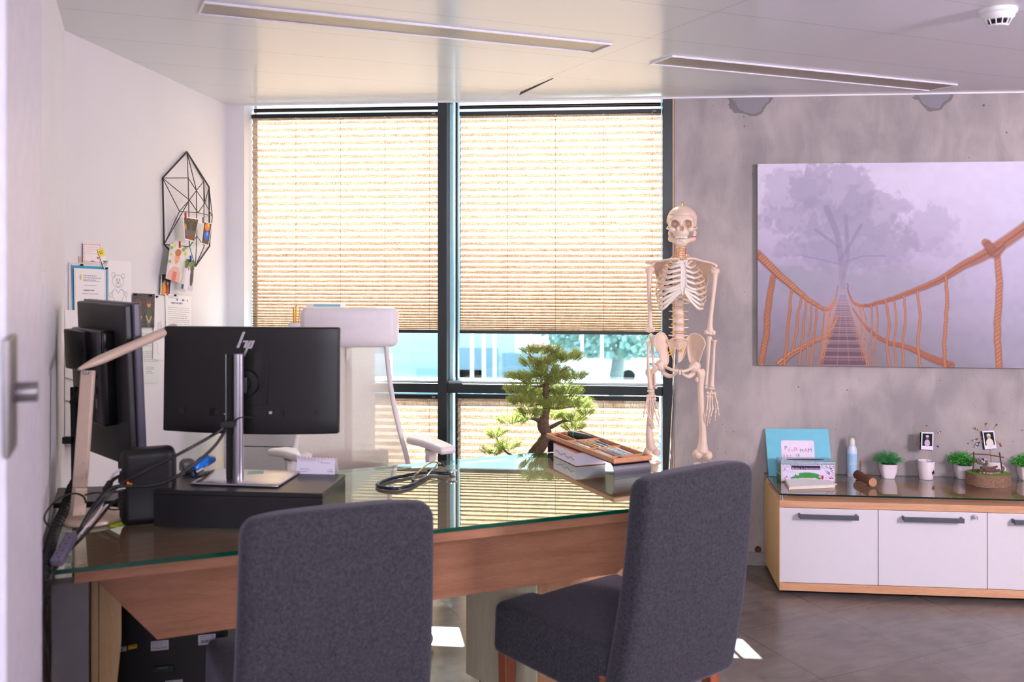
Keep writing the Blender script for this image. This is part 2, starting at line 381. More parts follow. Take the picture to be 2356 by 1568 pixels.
# concrete
m = bpy.data.materials.new('cast_concrete'); m.use_nodes = True; N, L = nodes(m); B = N['Principled BSDF']
v = pos_node(N, L)
n1 = noise(N, L, v, 1.6, 8, 0.4); n2 = noise(N, L, v, 5, 8, 0.6, (1.5, 1, 0.75)); n3 = noise(N, L, v, 60, 3, 0, (3, 3, 0.3))
mx = fmath(N, L, 'ADD', fmath(N, L, 'MULTIPLY', n1, 0.5), fmath(N, L, 'ADD', fmath(N, L, 'MULTIPLY', n2, 0.38), fmath(N, L, 'MULTIPLY', n3, 0.05)))
c = cmix(N, L, ramp(N, L, mx, 0.38, 0.58), (0.565, 0.54, 0.54), (0.70, 0.665, 0.65))
vo = N.new('ShaderNodeTexVoronoi'); vo.inputs['Scale'].default_value = 17; L.new(v, vo.inputs['Vector'])
pit = fmath(N, L, 'LESS_THAN', vo.outputs['Distance'], ramp(N, L, noise(N, L, v, 7, 2), 0.42, 0.75, 0.0, 0.115))
vo2 = N.new('ShaderNodeTexVoronoi'); vo2.inputs['Scale'].default_value = 42; L.new(v, vo2.inputs['Vector'])
pit2 = fmath(N, L, 'LESS_THAN', vo2.outputs['Distance'], ramp(N, L, noise(N, L, v, 3, 2), 0.45, 0.8, 0.0, 0.13))
pit = fmath(N, L, 'MAXIMUM', pit, pit2)
c = cmix(N, L, fmath(N, L, 'MULTIPLY', pit, 0.75), c, (0.20, 0.18, 0.17))
scr = fmath(N, L, 'GREATER_THAN', noise(N, L, v, 26, 2, 0.0, (9, 9, 0.9)), 0.80)
c = cmix(N, L, fmath(N, L, 'MULTIPLY', scr, 0.55), c, (0.32, 0.30, 0.30))
def patch(cx, cz, r, seed):
    vm = N.new('ShaderNodeVectorMath'); vm.operation = 'DISTANCE'; L.new(v, vm.inputs[0]); vm.inputs[1].default_value = (cx, D, cz)
    d = fmath(N, L, 'ADD', vm.outputs['Value'], fmath(N, L, 'MULTIPLY', noise(N, L, v, 14, 4), 0.09))
    return fmath(N, L, 'LESS_THAN', d, r + 0.045), fmath(N, L, 'LESS_THAN', d, r + 0.028)
for (px, py, r) in ((1725, 222, 0.105), (2146, 214, 0.088)):
    q = aty(px, py, D); o_, i_ = patch(q.x, q.z, r, 0)
    c = cmix(N, L, fmath(N, L, 'MULTIPLY', o_, 0.8), c, (0.40, 0.38, 0.39)); c = cmix(N, L, fmath(N, L, 'MULTIPLY', i_, 0.85), c, (0.53, 0.525, 0.555))
L.new(c, B.inputs['Base Color']); B.inputs['Roughness'].default_value = 0.72
bp = N.new('ShaderNodeBump'); bp.inputs['Strength'].default_value = 0.4; bp.inputs['Distance'].default_value = 0.004
L.new(fmath(N, L, 'SUBTRACT', n2, pit), bp.inputs['Height']); L.new(bp.outputs[0], B.inputs['Normal'])
M_conc = m
XR = 3.7
struct(MB().box(-4, XR + .2, -3, D + 0.35, -0.12, 0).build('floor', M_floor, smooth=False))
cl = struct(MB().box(-4, XR + .2, -3, D, CEIL, CEIL + 0.10).build('ceiling', M_ceil, smooth=False))
tr = MB()
Wp = Plane((0, D, 0), (0, -1, 0))
CT_ = MB().box(-2.4, XR, D - 0.012, D, CEIL - 0.008, CEIL); CT_.build('edge_trim', M_white, cl, smooth=False)
# dark wedge where a ceiling panel sags
w0, w1, w2 = atz(1195, 219, CEIL - .003), atz(1198, 213, CEIL - .003), atz(1273, 181, CEIL - .003)
MB().prism([w0, w1, w2], (0, 0, 0.003)).build('panel_gap', M_dark, cl, smooth=False)
Kc = cam2w(-1.632, 3.49, 0); LW = cam2w(0.0461, 1, 0).normalized(); NW = cam2w(0.40, -1, 0).normalized()
LN = Vector((LW.y, -LW.x, 0)); NN = Vector((-NW.y, NW.x, 0))
if LN.x < 0: LN = -LN
if NN.dot(Vector((1, 0, 0))) < 0: NN = -NN
LeftP = Plane(Kc, LN); NearP = Plane(Kc, NN)
Lend = Kc + LW * ((D - Kc.y) / LW.y)
lw = MB().prism([Kc, Lend, Lend - LN * 0.2 , Kc - LN * 0.2 ], (0, 0, CEIL)).build('wall_left', M_white, smooth=False); struct(lw)
Ke = Kc + NW * ((3.49 - 1.30) * math.hypot(0.4, 1))
struct(MB().prism([Kc + NN * 0.0005, Ke, Ke - NN * 0.14, Kc - NN * 0.14 - LN * .06], (0, 0, CEIL)).build('wall_near_left', M_white, smooth=False))
# shadow gap strip of the ceiling along the left walls
MB().prism([Kc + LN * 0.0, Lend, Lend + LN * 0.025, Kc + LN * 0.025], (0, 0, 0.006)).build('edge_trim', M_white, cl, smooth=False).location = (0, 0, 0)
cl.children[-1].location.z = CEIL - 0.006 - 0.0 if False else 0
x560 = aty(562, 500, D).x; xm0, xm1 = aty(1007, 500, D).x, aty(1028, 500, D).x; xr0, xr1, xr2 = aty(1525, 500, D).x, aty(1547, 500, D).x, aty(1552, 500, D).x
struct(MB().box(Lend.x - .3, x560, D, D + 0.2, -0.02, CEIL + .1).build('wall_window_left', M_white, smooth=False))
cw = struct(MB().box(xr2, XR + .2, D, D + 0.25, -0.02, CEIL + .1).build('wall_back', M_conc, smooth=False))
struct(MB().box(XR, XR + 0.2, -3, D, 0, CEIL).build('wall_right', mat('wall_right_paint', (0.86, 0.82, 0.86), 0.7), smooth=False))
struct(MB().box(-4, XR, -3.2, -3, 0, CEIL).build('wall_rear', mat('wall_rear_paint', (0.80, 0.77, 0.80), 0.7), smooth=False))
struct(MB().box(-4.2, -4, -3, D, 0, CEIL).build('wall_outer_left', M_white, smooth=False))
# baseboard along the concrete
xs0 = xr2 + 0.01
bb = MB().box(xs0, XR, D - 0.012, D, 0.012, 0.062).box(xs0, XR, D - 0.022, D, 0.0, 0.012)
struct(bb.build('baseboard_back', mat('grey_baseboard', (0.60, 0.58, 0.57), 0.5), smooth=False))
q = aty(1744, 1263, D); MB().lathe([(0.012, 0), (0.017, 0), (0.017, 0.004), (0.012, 0.004)], (q.x, D + 0.0005, q.z), axis=(0, -1, 0)).build('pipe_ring', mat('rust_ring', (0.35, 0.2, 0.15), 0.8), cw)
# ------------------------------------------------------------------ window
YB = D + 0.105; YG = D + 0.165; ZT = CEIL + 0.07
def zat(px, py, y): return aty(px, py, y).z
zt1, zt0 = zat(1100, 884, D), zat(1100, 905, D)
win = MB()
wroot = thing('window_1', ((x560 + xr1) / 2, D + .08, 0), 'dark framed two bay window wall', 'window'); wroot['kind'] = 'structure'; del wroot['category']
def fr(name, *b, m=M_frame):
    o = MB().box(*b).build(name, m, wroot, bev=0.002); return o
fr('mullion', xm0, xm1, D, YG + .03, 0, ZT)
fr('frame_post', xr0, xr1, D + .0, YG + .03, 0, ZT)
fr('frame_post', x560 + .0005, x560 + 0.012, YG - .01, YG + .03, 0, ZT, m=M_white)
fr('seal_strip', xr1, xr2, D + .004, YG + .03, 0, ZT, m=mat('beige_sealant', (0.78, 0.66, 0.55), 0.7))
for xa, xb in ((x560, xm0), (xm1, xr0)):
    fr('transom', xa, xb, D + .01, YG + .03, zt0, zt1)
    fr('top_rail', xa, xb, D + .02, YG + .03, CEIL + .045, ZT)
    fr('bottom_rail', xa, xb, D + .02, YG + .03, 0, 0.05)
    fr('sill_rail', xa, xb, D + .045, YG + .02, zt1, zt1 + 0.012, m=mat('satin_rail', (0.75, 0.8, 0.8), 0.3, 0.6))
M_wg = thin_glass('window_glass', (0.88, 0.965, 0.98), 1.45)
for xa, xb in ((x560, xm0), (xm1, xr0)):
    for za, zb in ((0.05, zt0), (zt1 + .012, CEIL + .045)):
        g = MB().box(xa, xb, YG, YG + 0.006, za, zb).build('pane', M_wg, wroot, smooth=False)
MB().box(x560, xr2, D + 0.0, D + 0.25, ZT, ZT + .1).build('head_panel', M_frame, wroot, smooth=False)
# pleated woven blinds
def blind_mat():
    m = bpy.data.materials.new('woven_blind_fabric'); m.use_nodes = True; N, L = nodes(m); N.clear()
    o = N.new('ShaderNodeOutputMaterial'); v = pos_node(N, L)
    th = noise(N, L, v, 90, 3, 0, (4, 1, 0.25)); hz = noise(N, L, v, 60, 3, 0, (0.4, 1, 6))
    f = fmath(N, L, 'ADD', fmath(N, L, 'MULTIPLY', th, 0.6), fmath(N, L, 'MULTIPLY', hz, 0.5))
    c = cmix(N, L, ramp(N, L, f, 0.42, 0.68), (0.54, 0.415, 0.33), (0.80, 0.68, 0.58))
    d = N.new('ShaderNodeBsdfDiffuse'); t = N.new('ShaderNodeBsdfTranslucent'); tp = N.new('ShaderNodeBsdfTransparent'); tp.inputs[0].default_value = (1.0, 0.95, 0.88, 1)
    L.new(c, d.inputs[0]); L.new(c, t.inputs[0])
    m1 = N.new('ShaderNodeMixShader'); m1.inputs[0].default_value = 0.32; L.new(d.outputs[0], m1.inputs[1]); L.new(t.outputs[0], m1.inputs[2])
    m2 = N.new('ShaderNodeMixShader'); L.new(ramp(N, L, f, 0.40, 0.75, 0.0, 0.05), m2.inputs[0]); L.new(m1.outputs[0], m2.inputs[1]); L.new(tp.outputs[0], m2.inputs[2])
    L.new(m2.outputs[0], o.inputs[0]); return m
M_bl = blind_mat(); M_rail = mat('black_rail', (0.06, 0.055, 0.055), 0.4)
M_cord = mat('blind_cord', (0.25, 0.22, 0.2), 0.8); M_clip = mat('clear_clip', (0.8, 0.85, 0.85), 0.2)
def blind(xa, xb, ztop, zbot, label, compress, cords, logo=False):
    r = thing('pleated_blind', ((xa + xb) / 2, YB, zbot), label, 'blind', None)
    xa += 0.004; xb -= 0.004
    MB().box(xa, xb, YB - .016, YB + .016, ztop, ztop + 0.022).build('head_rail', M_rail, r, bev=.002)
    if compress: MB().box(xa, xb, YB - .014, YB + .014, zbot, zbot + 0.018).build('bottom_rail', M_rail, r, bev=.002)
    zb = zbot + 0.018; z = ztop; zs = [z]; ss = 0.0235
    while z > zb + 0.004:
        h = z - zb
        p = 0.0185 if not compress else (0.0185 if h > 0.55 else 0.0045 + (0.0185 - 0.0045) * (h / 0.55) ** 0.8)
        z = max(z - p, zb); zs.append(z)
    vs = []; fs = []; y = 0; sgn = 1
    for i, z in enumerate(zs):
        dd = math.sqrt(max(1e-6, ss * ss - ((zs[i - 1] - z) if i else .018) ** 2)) / 2
        yy = YB + (dd if i % 2 else -dd)
        vs += [(xa, yy, z), (xb, yy, z)]
    for i in range(len(zs) - 1): a = 2 * i; fs.append((a, a + 1, a + 3, a + 2))
    MB().add(vs, fs).build('fabric', M_bl, r, smooth=False)
    for cx in cords:
        b = MB().tube([(cx, YB - .016, ztop), (cx, YB - .016, zb)], 0.0009, 5)
        b.build('cord', M_cord, r)
    # retaining clips on the head rail
    for cx in cords: MB().cbox((cx, YB - .0175, ztop - .003), .006, .003, .006).build('cord_clip', M_clip, r, smooth=False)
    MB().cbox((xb - 0.035, YB - .0165, ztop + .011), .02, .002, .01).build('rail_clip', mat('grey_clip', (.6, .58, .56), .4), r, bev=.001)
    return r
def cx_(pxs): return [aty(p, 500, YB).x for p in pxs]
zh = zat(800, 269, YB); zh2 = zat(1280, 263, YB); zbm = zat(1280, 768, YB); zl = zt0 - 0.045; zl2 = zt0 - 0.02
blind(x560 + 0.002, xm0, zh - .002, zbm, 'pleated woven straw blind lowered over the upper left window bay, behind the white office chair', True, cx_((581, 683, 785, 887, 989)))
blind(xm1 + .05, xr0, zh2 - .002, zbm, 'pleated woven straw blind lowered over the upper right window bay, beside the skeleton', True, cx_((1060, 1168, 1278, 1388, 1500)))
blind(x560 + 0.002, xm0, zl, 0.05, 'pleated woven straw blind covering the low left pane below the crossbar', False, cx_((581, 785, 989)))
blind(xm1 + .035, xr0 - .01, zl2 - .02, 0.05, 'pleated woven straw blind covering the low right pane behind the bonsai', False, cx_((1060, 1168, 1278, 1388)))
for xa, xb in ((xm1, xm1 + .016), (xm1 + .03, xm1 + .042)):
    MB().box(xa, xb, D + .10, YG, 0.05, CEIL + .045).build('inner_post', M_frame if xa > xm1 else mat('pale_post', (.70, .86, .9), .3), wroot, smooth=False)
# roller tube above each blind
for xa, xb in ((x560 + .01, xm0 - .004), (xm1 + .05, xr0 - .004)):
    MB().tube([(xa, YB + .02, zh + .045), (xb, YB + .02, zh + .045)], 0.011, 14).build('roller_tube', mat('brown_tube', (.2, .12, .1), .3), wroot)
# ------------------------------------------------------------------ outdoors beyond the window
GZ = -4.3
struct(MB().box(-60, 70, 7.0, 160, GZ - .2, GZ).build('ground', mat('bright_paving', (.62, .64, .63), .8, var=.1, vscale=.3), smooth=False))
fac = thing('office_building', (-6, 42, GZ), 'pale blue rendered building seen through the window, left of the car park', 'building')
def fx(px, d): return atd(px, 600, d)
M_fac = mat('facade_render', (.72, .78, .80), .8, var=.12, vscale=.6, stretch=(1, 1, 6)); M_fw = mat('facade_window', (.50, .60, .64), .3)
a, b = fx(905, 40), fx(1187, 40)
MB().box(a.x - 9, b.x, a.y, a.y + 8, GZ, 9).build('wall', M_fac, fac, smooth=False)
for px in (925, 934, 941): 
    q = fx(px, 39.9); MB().box(q.x, q.x + .06, a.y - .06, a.y, -1.3, 3).build('groove', M_fw, fac, smooth=False)
for px, z0, z1, w in ((1095, -.6, .1, .8), (1060, -3.9, -2.2, 1.6), (1160, -3.9, -2.4, 2.2), (960, -4.2, -3.1, 2.8)):
    q = fx(px, 40); MB().box(q.x, q.x + w, a.y - .08, a.y, z0, z1).build('window', M_fw if w < 2.5 else mat('pale_panel', (.6, .72, .78), .6), fac, smooth=False)
q = fx(1117, 39.7); MB().lathe([(0, 0), (.7, 0), (.7, .06), (0, .06)], (q.x, q.y, -2.7), axis=(0, -1, 0)).build('round_sign', mat('round_sign', (.85, .85, .88), .5), fac)
for px, lab in ((1086, 'leftmost of the white flagpoles outside'), (1113, 'middle of the white flagpoles outside'), (1138, 'rightmost of the white flagpoles outside')):
    q = fx(px, 33); p = MB().tube([(q.x, q.y, GZ), (q.x, q.y, 6)], [.07, .045], 8).build('flagpole', mat('white_pole', (.92, .93, .95), .5))
    tag(p, lab + ', in front of the blue building', 'flagpole', 'flagpoles')
def car(px, py, L_, rot, body, label, van=False):
    q = atz(px, py, GZ); r = thing('van' if van else 'parked_car', q, label, 'van' if van else 'car', 'cars in the car park')
    h = 2.1 if van else 1.45; R = Matrix.Rotation(rot, 3, 'Z')
    prof = [(-L_/2, .35), (-L_/2, .95), (-L_*.36, 1.0 if not van else 1.9), (-L_*.22, h), (L_*.2, h), (L_*.33, 1.02), (L_/2, .85), (L_/2, .35)]
    MB().prism([q + R @ Vector((x, -.85, z)) for x, z in prof], R @ Vector((0, 1.7, 0))).build('body', mat('car_paint_%d' % int(body[0] * 99), body, .25, coat=1), r, bev=.08)
    wp = [(-L_*.33, 1.02 if not van else 1.3), (-L_*.2, h - .1), (L_*.18, h - .1), (L_*.29, 1.04)]
    MB().prism([q + R @ Vector((x, -.87, z)) for x, z in wp], R @ Vector((0, 1.74, 0))).build('side_windows', M_fw, r)
    for sx in (-1, 1):
        for sy in (-1, 1): MB().lathe([(0, -.1), (.24, -.1), (.32, -.08), (.32, .08), (.24, .1), (0, .1)], q + R @ Vector((sx * L_ * .3, sy * .8, .32)), axis=R @ Vector((0, 1, 0)), seg=18).build('wheel', M_dark, r)
car(1205, 853, 4.3, .2, (.66, .22, .2), 'red parked car beside the blue building outside')
car(1368, 876, 5.0, .1, (.93, .94, .95), 'white van parked behind the bonsai outside', True)
car(1345, 812, 4.2, .1, (.20, .33, .42), 'dark blue parked car farther back behind the bonsai outside')
car(1492, 835, 4.2, -.1, (.28, .40, .46), 'grey blue parked car right of the tree outside')
car(1262, 836, 4.0, .3, (.75, .8, .84), 'silver parked car farthest back, beside the blue building')
q = atz(1418, 880, GZ); q = atd(1418, 862, 34); q.z = GZ
tr = thing('street_tree', q, 'broad leafy tree standing in the car park outside', 'tree')
MB().tube([q, q + Vector((0, 0, 1.6)), q + Vector((.2, 0, 3.2))], [.35, .26, .2], 10).build('trunk', mat('grey_bark', (.50, .54, .53), .9), tr)
b = MB(); R_ = np.random.RandomState(3)
for i in range(2600):
    u = R_.randn(3); u /= np.linalg.norm(u); rr = R_.rand() ** .4; c = q + Vector((u[0] * 3.2 * rr, u[1] * 2.6 * rr, 4.0 + u[2] * 1.75 * rr)); e = R_.randn(3); e /= np.linalg.norm(e); e = Vector(e) * .14; g = e.orthogonal() * .8
    b.add([c - e, c + g, c + e, c - g], [(0, 1, 2, 3)])
b.build('foliage', mat('far_leaves', (.50, .62, .58), .8), tr, smooth=False)
q = atd(1340, 600, 45); tag(MB().box(q.x - 4, q.x + 40, q.y + 20, q.y + 26, GZ, 2.5).build('low_building', mat('far_render', (.70, .80, .84), .8, var=.15, vscale=.5)), 'long pale low building behind the car park', 'building')
for px, d in ((1258, 30), (1339, 30), (1385, 30)):
    q = fx(px, d if px != 1385 else 29); p = MB().tube([(q.x, q.y, GZ), (q.x, q.y, 5)], [.05, .04], 8).build('lamp_post', mat('white_pole', (.92, .93, .95), .5))
    tag(p, {1258: 'slim white post outside, directly above the bonsai crown', 1339: 'slim white post outside, right of the bonsai crown', 1385: 'slim white post outside, against the street tree'}[px], 'post')
# ------------------------------------------------------------------ open door and switch at far left
dd0 = Kc + NW * ((3.49 - 1.95) * math.hypot(.4, 1)); dd1 = Kc + NW * ((3.49 - 1.38) * math.hypot(.4, 1))
dr = struct(MB().obox(dd0 + NN * .012, dd1 - dd0, NN * .04, Vector((0, 0, 2.1))).build('door_1', mat('door_white', (.84, .83, .87), .45), bev=.003))
hp = Plane(dd0 + NN * .052, NN)
hq = hp.hit(18, 903)
hb = MB()
M_nik = mat('satin_nickel', (.52, .50, .50), .35, .6)
u_ = NW.normalized()
MB().obox(hq - u_ * .030 - Vector((0, 0, .085)), u_ * .10, NN * .010, Vector((0, 0, .17))).build('lock_plate', M_nik, dr, bev=.003)
MB().tube([hq + NN * .01, hq + NN * .040], .0150, 16).build('door_handle', M_nik, dr)
a = NearP.hit(72, 628); b = NearP.hit(101, 722)
sw = MB().obox(Vector((a.x, a.y, b.z)), Vector((NearP.hit(101, 628).x - a.x, NearP.hit(101, 628).y - a.y, 0)), NN * .010, Vector((0, 0, a.z - b.z))).build('light_switch', M_white, bev=.003)
tag(sw, 'white wall switch plate on the narrow wall at far left, above the desk', 'switch')
c_ = (Vector((a.x, a.y, b.z)) + NearP.hit(101, 628)) / 2
MB().cbox(c_ + NN * .012, .012, .05, .06, Matrix(((NN.x, NW.x, 0), (NN.y, NW.y, 0), (0, 0, 1)))).build('rocker', M_white, sw, bev=.001)
# ------------------------------------------------------------------ ceiling lamps and smoke detector
def ceil_lamp(TL, TR, BR, BL, label):
    P = [atz(*p, CEIL) for p in (TL, TR, BR, BL)]; c = sum(P, Vector()) / 4
    ax = G1; ay = G2; Ls = [(p - c).dot(ax) for p in P]; Ws = [(p - c).dot(ay) for p in P]
    l = (abs(Ls[0]) + abs(Ls[1]) + abs(Ls[2]) + abs(Ls[3])) / 4; w = sum(abs(x) for x in Ws) / 4
    r = thing('recessed_ceiling_light', (c.x, c.y, CEIL - .02), label, 'ceiling light', 'recessed ceiling lights')
    fm = mat('lamp_frame', (.90, .89, .93), .3)
    t = 0.008; h = .008
    for s in (-1, 1):
        MB().obox(c - ax * l + ay * (s * w) - ay * t / 2 - Vector((0, 0, h)), ax * 2 * l, ay * t, Vector((0, 0, h))).build('frame_side', fm, r, bev=.001)
        MB().obox(c + ax * (s * l) - ax * t / 2 - ay * (w - t / 2) - Vector((0, 0, h)), ax * t, ay * (2 * w - t), Vector((0, 0, h))).build('frame_end', fm, r, bev=.001)
    MB().obox(c - ax * (l - t / 2) - ay * (w - t / 2) - Vector((0, 0, .003)), ax * (2 * l - t), ay * (2 * w - t), Vector((0, 0, .003))).build('diffuser', mat('lamp_diffuser', (.60, .545, .48), .35), r, smooth=False)
    return l, w
print('lamp', ceil_lamp((474, 0), (1400, 101), (1362, 121), (456, 24), 'long slim unlit ceiling light recessed above the desk'))
print('lamp', ceil_lamp((1555, 122), (2182, 196), (2128, 209), (1510, 141), 'long slim unlit ceiling light recessed in front of the concrete wall'))
q = atz(2296, 22, CEIL); r = thing('smoke_detector', (q.x, q.y, CEIL - .07), 'round white smoke detector on the ceiling, upper right', 'smoke detector')
k_ = 1.15; Z = CEIL
MB().lathe([(0, Z), (.052 * k_, Z), (.052 * k_, Z - .012), (.047 * k_, Z - .017), (0, Z - .017)], (q.x, q.y, 0)).build('base', M_white, r)
MB().lathe([(0, Z - .017), (.046 * k_, Z - .017), (.045 * k_, Z - .026), (.036 * k_, Z - .036), (0.03, Z - .036)], (q.x, q.y, 0)).build('housing', M_white, r)
MB().lathe([(0, Z - .036), (.026 * k_, Z - .036), (.024 * k_, Z - .052), (0, Z - .052)], (q.x, q.y, 0)).build('sensor_chamber', M_dark, r)
for i in range(12):
    t = i * PI / 6; MB().tube([(q.x + .036 * k_ * math.cos(t), q.y + .036 * k_ * math.sin(t), Z - .034), (q.x + .027 * k_ * math.cos(t), q.y + .027 * k_ * math.sin(t), Z - .054)], .0022, 6).build('vent_rib', M_white, r)
MB().lathe([(0, Z - .052), (.029 * k_, Z - .052), (.026 * k_, Z - .057), (0, Z - .058)], (q.x, q.y, 0)).build('cap', M_white, r)
# ================================================================== DESK
M_beech = wood('beech_laminate', (0.62, 0.42, 0.31), (0.72, 0.51, 0.385), (1.2, 14, 14), 3.0, 0.42, GA)
M_beech_y = wood('beech_light', (0.80, 0.66, 0.46), (0.86, 0.73, 0.54), (1.5, 12, 1.5), 4.0, 0.42)
M_beech_x = wood('beech_straight', (0.76, 0.55, 0.40), (0.84, 0.65, 0.50), (1.2, 14, 14), 3.0, 0.42)
M_glass = thin_glass('desk_glass', (0.86, 0.96, 0.93), 1.52, refl=1.9, gtint=(.84, 1.0, .92))
M_gedge = mat('green_glass_edge', (0.0, 0.32, 0.235), 0.12, var=0.1, vscale=8, spec=0.8)
DZ = 0.80
def dz(px, py, z=DZ): return atz(px, py, z)
pFL = dz(125, 1311); pF2 = dz(1435, 1171); fd = (pF2 - pFL).normalized()
pFR = pFL + fd * 1.98
pB2 = dz(1395, 1040); pB1 = dz(1222, 1041.5)
bdir = (dz(913, 1069) - pB1).normalized()
left_dir = G2
t_ = ((pB1 - pFL).dot(Vector((left_dir.y, -left_dir.x, 0)))) / bdir.dot(Vector((left_dir.y, -left_dir.x, 0)))
pBL = pB1 - bdir * t_
pBL = pFL + (pBL - pFL) * 1.0
pR1 = dz(1500, 1078)
poly = [pFL, pFR, dz(1530, 1100), pR1, pB2, pB1, pBL]
desk = thing('desk', (sum(p.x for p in poly) / 7, sum(p.y for p in poly) / 7, 0), 'large angled beech desk with a green edged glass top', 'desk')
gm = MB(); up = Vector((0, 0, 0.012)); n = len(poly)
low = [Vector((p.x, p.y, DZ - 0.012)) for p in poly]; hi = [Vector((p.x, p.y, DZ)) for p in poly]
gm.add(hi, [tuple(range(n))], 0)
if (hi[1] - hi[0]).cross(hi[2] - hi[1]).z < 0: gm.f[0] = gm.f[0][::-1]
gm.add(low + hi, [(i, (i + 1) % n, (i + 1) % n + n, i + n) for i in range(n)], 1)
gm.build('glass_top', [M_glass, M_gedge], desk, smooth=False)
c0 = sum(low, Vector()) / n
def inset(p, k): 
    d = c0 - p; d.z = 0; return p + d.normalized() * k
wt = [inset(p, 0.03) for p in low]
wt[0] = low[0] + fd * 0.045 + G2 * 0.012; wt[1] = low[1] + G2 * 0.012 - fd * .02; wt[6] = low[6] + fd * 0.045 - G2 * 0.02
wt = [Vector((p.x, p.y, DZ - 0.043)) for p in wt]
MB().prism(wt, (0, 0, 0.030)).build('wooden_top', M_beech, desk, bev=.0015)
# modesty panel below the front edge
fn = Vector((-fd.y, fd.x, 0))
mp = Plane(pFL + fn * 0.10, fn)
pts = [mp.hit(200, 1340), mp.hit(362, 1471)]; zt = DZ - 0.043
A = mp.p + fd * ((pts[0] - mp.p).dot(fd)); 
q1 = pts[1]; lB = (q1 - mp.p).dot(fd); lA = (pts[0] - mp.p).dot(fd); zb_ = q1.z
def mpt(l, z): return Vector((mp.p.x + fd.x * l, mp.p.y + fd.y * l, z))
qe = mp.hit(1395, 1322)
MB().prism([mpt(lA, zt), mpt(lB, zb_), mpt(1.62, qe.z if abs(qe.z - zb_) < .08 else zb_), mpt(1.88, zt)], fn * 0.02).build('modesty_panel', M_beech, desk, bev=.001)
print('modesty', zb_, qe.z)
# left leg: grey steel slab and pale wood inner board
a = dz(118, 1352, DZ - .045); 
M_steel = mat('grey_steel_leg', (.46, .45, .46), .4, .5, var=.05)
lg0 = Vector((pFL.x, pFL.y, 0)) - fd * .008 + G2 * .03
MB().obox(lg0, fd * .088, G2 * .05, Vector((0, 0, DZ - .045))).build('leg', M_steel, desk, bev=.003)
MB().obox(Vector((pBL.x, pBL.y, 0)) + fd * .03 - G2 * .1, fd * .12, G2 * .05, Vector((0, 0, DZ - .045))).build('leg', M_steel, desk, bev=.003)
MB().obox(lg0 + fd * .092 + G2 * .10, fd * .018, G2 * .54, Vector((0, 0, DZ - .045))).build('side_board', M_beech_y, desk, bev=.001)
b0 = lg0 + fd * .112 + G2 * .12
MB().prism([b0 + Vector((0, 0, DZ - .06)), b0 + fd * .055 + Vector((0, 0, DZ - .06)), b0 + fd * .055 + Vector((0, 0, .55)), b0 + fd * .004, b0], G2 * .02).build('gusset', M_beech_y, desk)
MB().obox(Vector((pFR.x, pFR.y, 0)) - fd * .075 + G2 * .12, fd * .05, G2 * .50, Vector((0, 0, DZ - .045))).build('leg', M_steel, desk, bev=.003)
# pedestal drawers under the desk
ped0 = atz(1072, 1505, 0.05); 
pc = mpt(1.10, 0) + fn * .14
pa = atz(1232, 1480, .12)
ped = thing('drawer_pedestal', pc + fn * .2 + fd * .3, 'beech drawer pedestal on castors under the right end of the desk', 'drawer unit')
def P2_(l, b, z): return Vector((mp.p.x, mp.p.y, 0)) + fd * l + fn * b + Vector((0, 0, z))
# pedestal is turned: its pale side faces the camera at left, its drawers face right
e0 = cam2w(*(lambda q: ((q[0] - CX) / F * q[1], q[1]))((1072, 3.42)), 0); e1 = cam2w(*(lambda q: ((q[0] - CX) / F * q[1], q[1]))((1234, 3.12)), 0)
u = (e1 - e0); w_ = u.length; u.normalize(); v_ = Vector((-u.y, u.x, 0)); 
if v_.y < 0: v_ = -v_
v_ = v_.normalized()
MB().obox(e0 + Vector((0, 0, .09)), u * w_, v_ * .42, Vector((0, 0, .50))).build('body', wood('pale_maple', (.76, .73, .62), (.82, .79, .69), (1.5, 12, 1.5), 4.0, .4), ped, bev=.002)
for i in range(3):
    dr_ = MB().obox(e1 + u * .001 + v_ * .004 + Vector((0, 0, .10 + i * .16)), u * .018, v_ * .41, Vector((0, 0, .155))).build('drawer', M_beech_x, ped, bev=.002)
    MB().obox(e1 + u * .019 + v_ * .14 + Vector((0, 0, .21 + i * .16)), u * .012, v_ * .14, Vector((0, 0, .012))).build('handle', M_alu, dr_, bev=.002)
for s1 in (.05, w_ - .05):
    for s2 in (.05, .37):
        MB().lathe([(0, -.012), (.028, -.012), (.03, 0), (.028, .012), (0, .012)], e0 + u * s1 + v_ * s2 + Vector((0, 0, .031)), axis=u, seg=18).build('castor', M_black, ped)
        MB().obox(e0 + u * (s1 - .016) + v_ * (s2 - .016) + Vector((0, 0, .058)), u * .032, v_ * .032, Vector((0, 0, .034))).build('castor_bracket', M_black, ped)
# black printer on the floor under the desk
q0 = atz(240, 1560, .0); p0 = cam2w((240 - CX) / F * 2.80, 2.80, 0); p1 = cam2w((524 - CX) / F * 2.86, 2.86, 0)
pr = thing('printer', (p0 + p1) / 2 + G2 * .2, 'big black office printer with paper labels standing under the desk', 'printer')
u = (p1 - p0); pw = u.length; u.normalize(); v_ = Vector((-u.y, u.x, 0)); PB = mat('printer_black', (.035, .035, .045), .45)
MB().obox(p0, u * pw, v_ * .36, Vector((0, 0, .20))).build('paper_drawer', PB, pr, bev=.008)
MB().obox(p0 + Vector((0, 0, .203)), u * pw, v_ * .36, Vector((0, 0, .33))).build('body', PB, pr, bev=.010)
MB().obox(p0 + Vector((0, 0, .535)) + u * .02 + v_ * .02, u * (pw - .04), v_ * .32, Vector((0, 0, .03))).build('lid', PB, pr, bev=.006)
MB().obox(p0 + Vector((0, 0, .566)) + u * .04 + v_ * .04, u * .26, v_ * .24, Vector((0, 0, .004))).build('paper_sheet', mat('pale_green_paper', (.75, .86, .84), .7), pr, smooth=False)
pp = Plane(p0 - v_ * .001, v_)
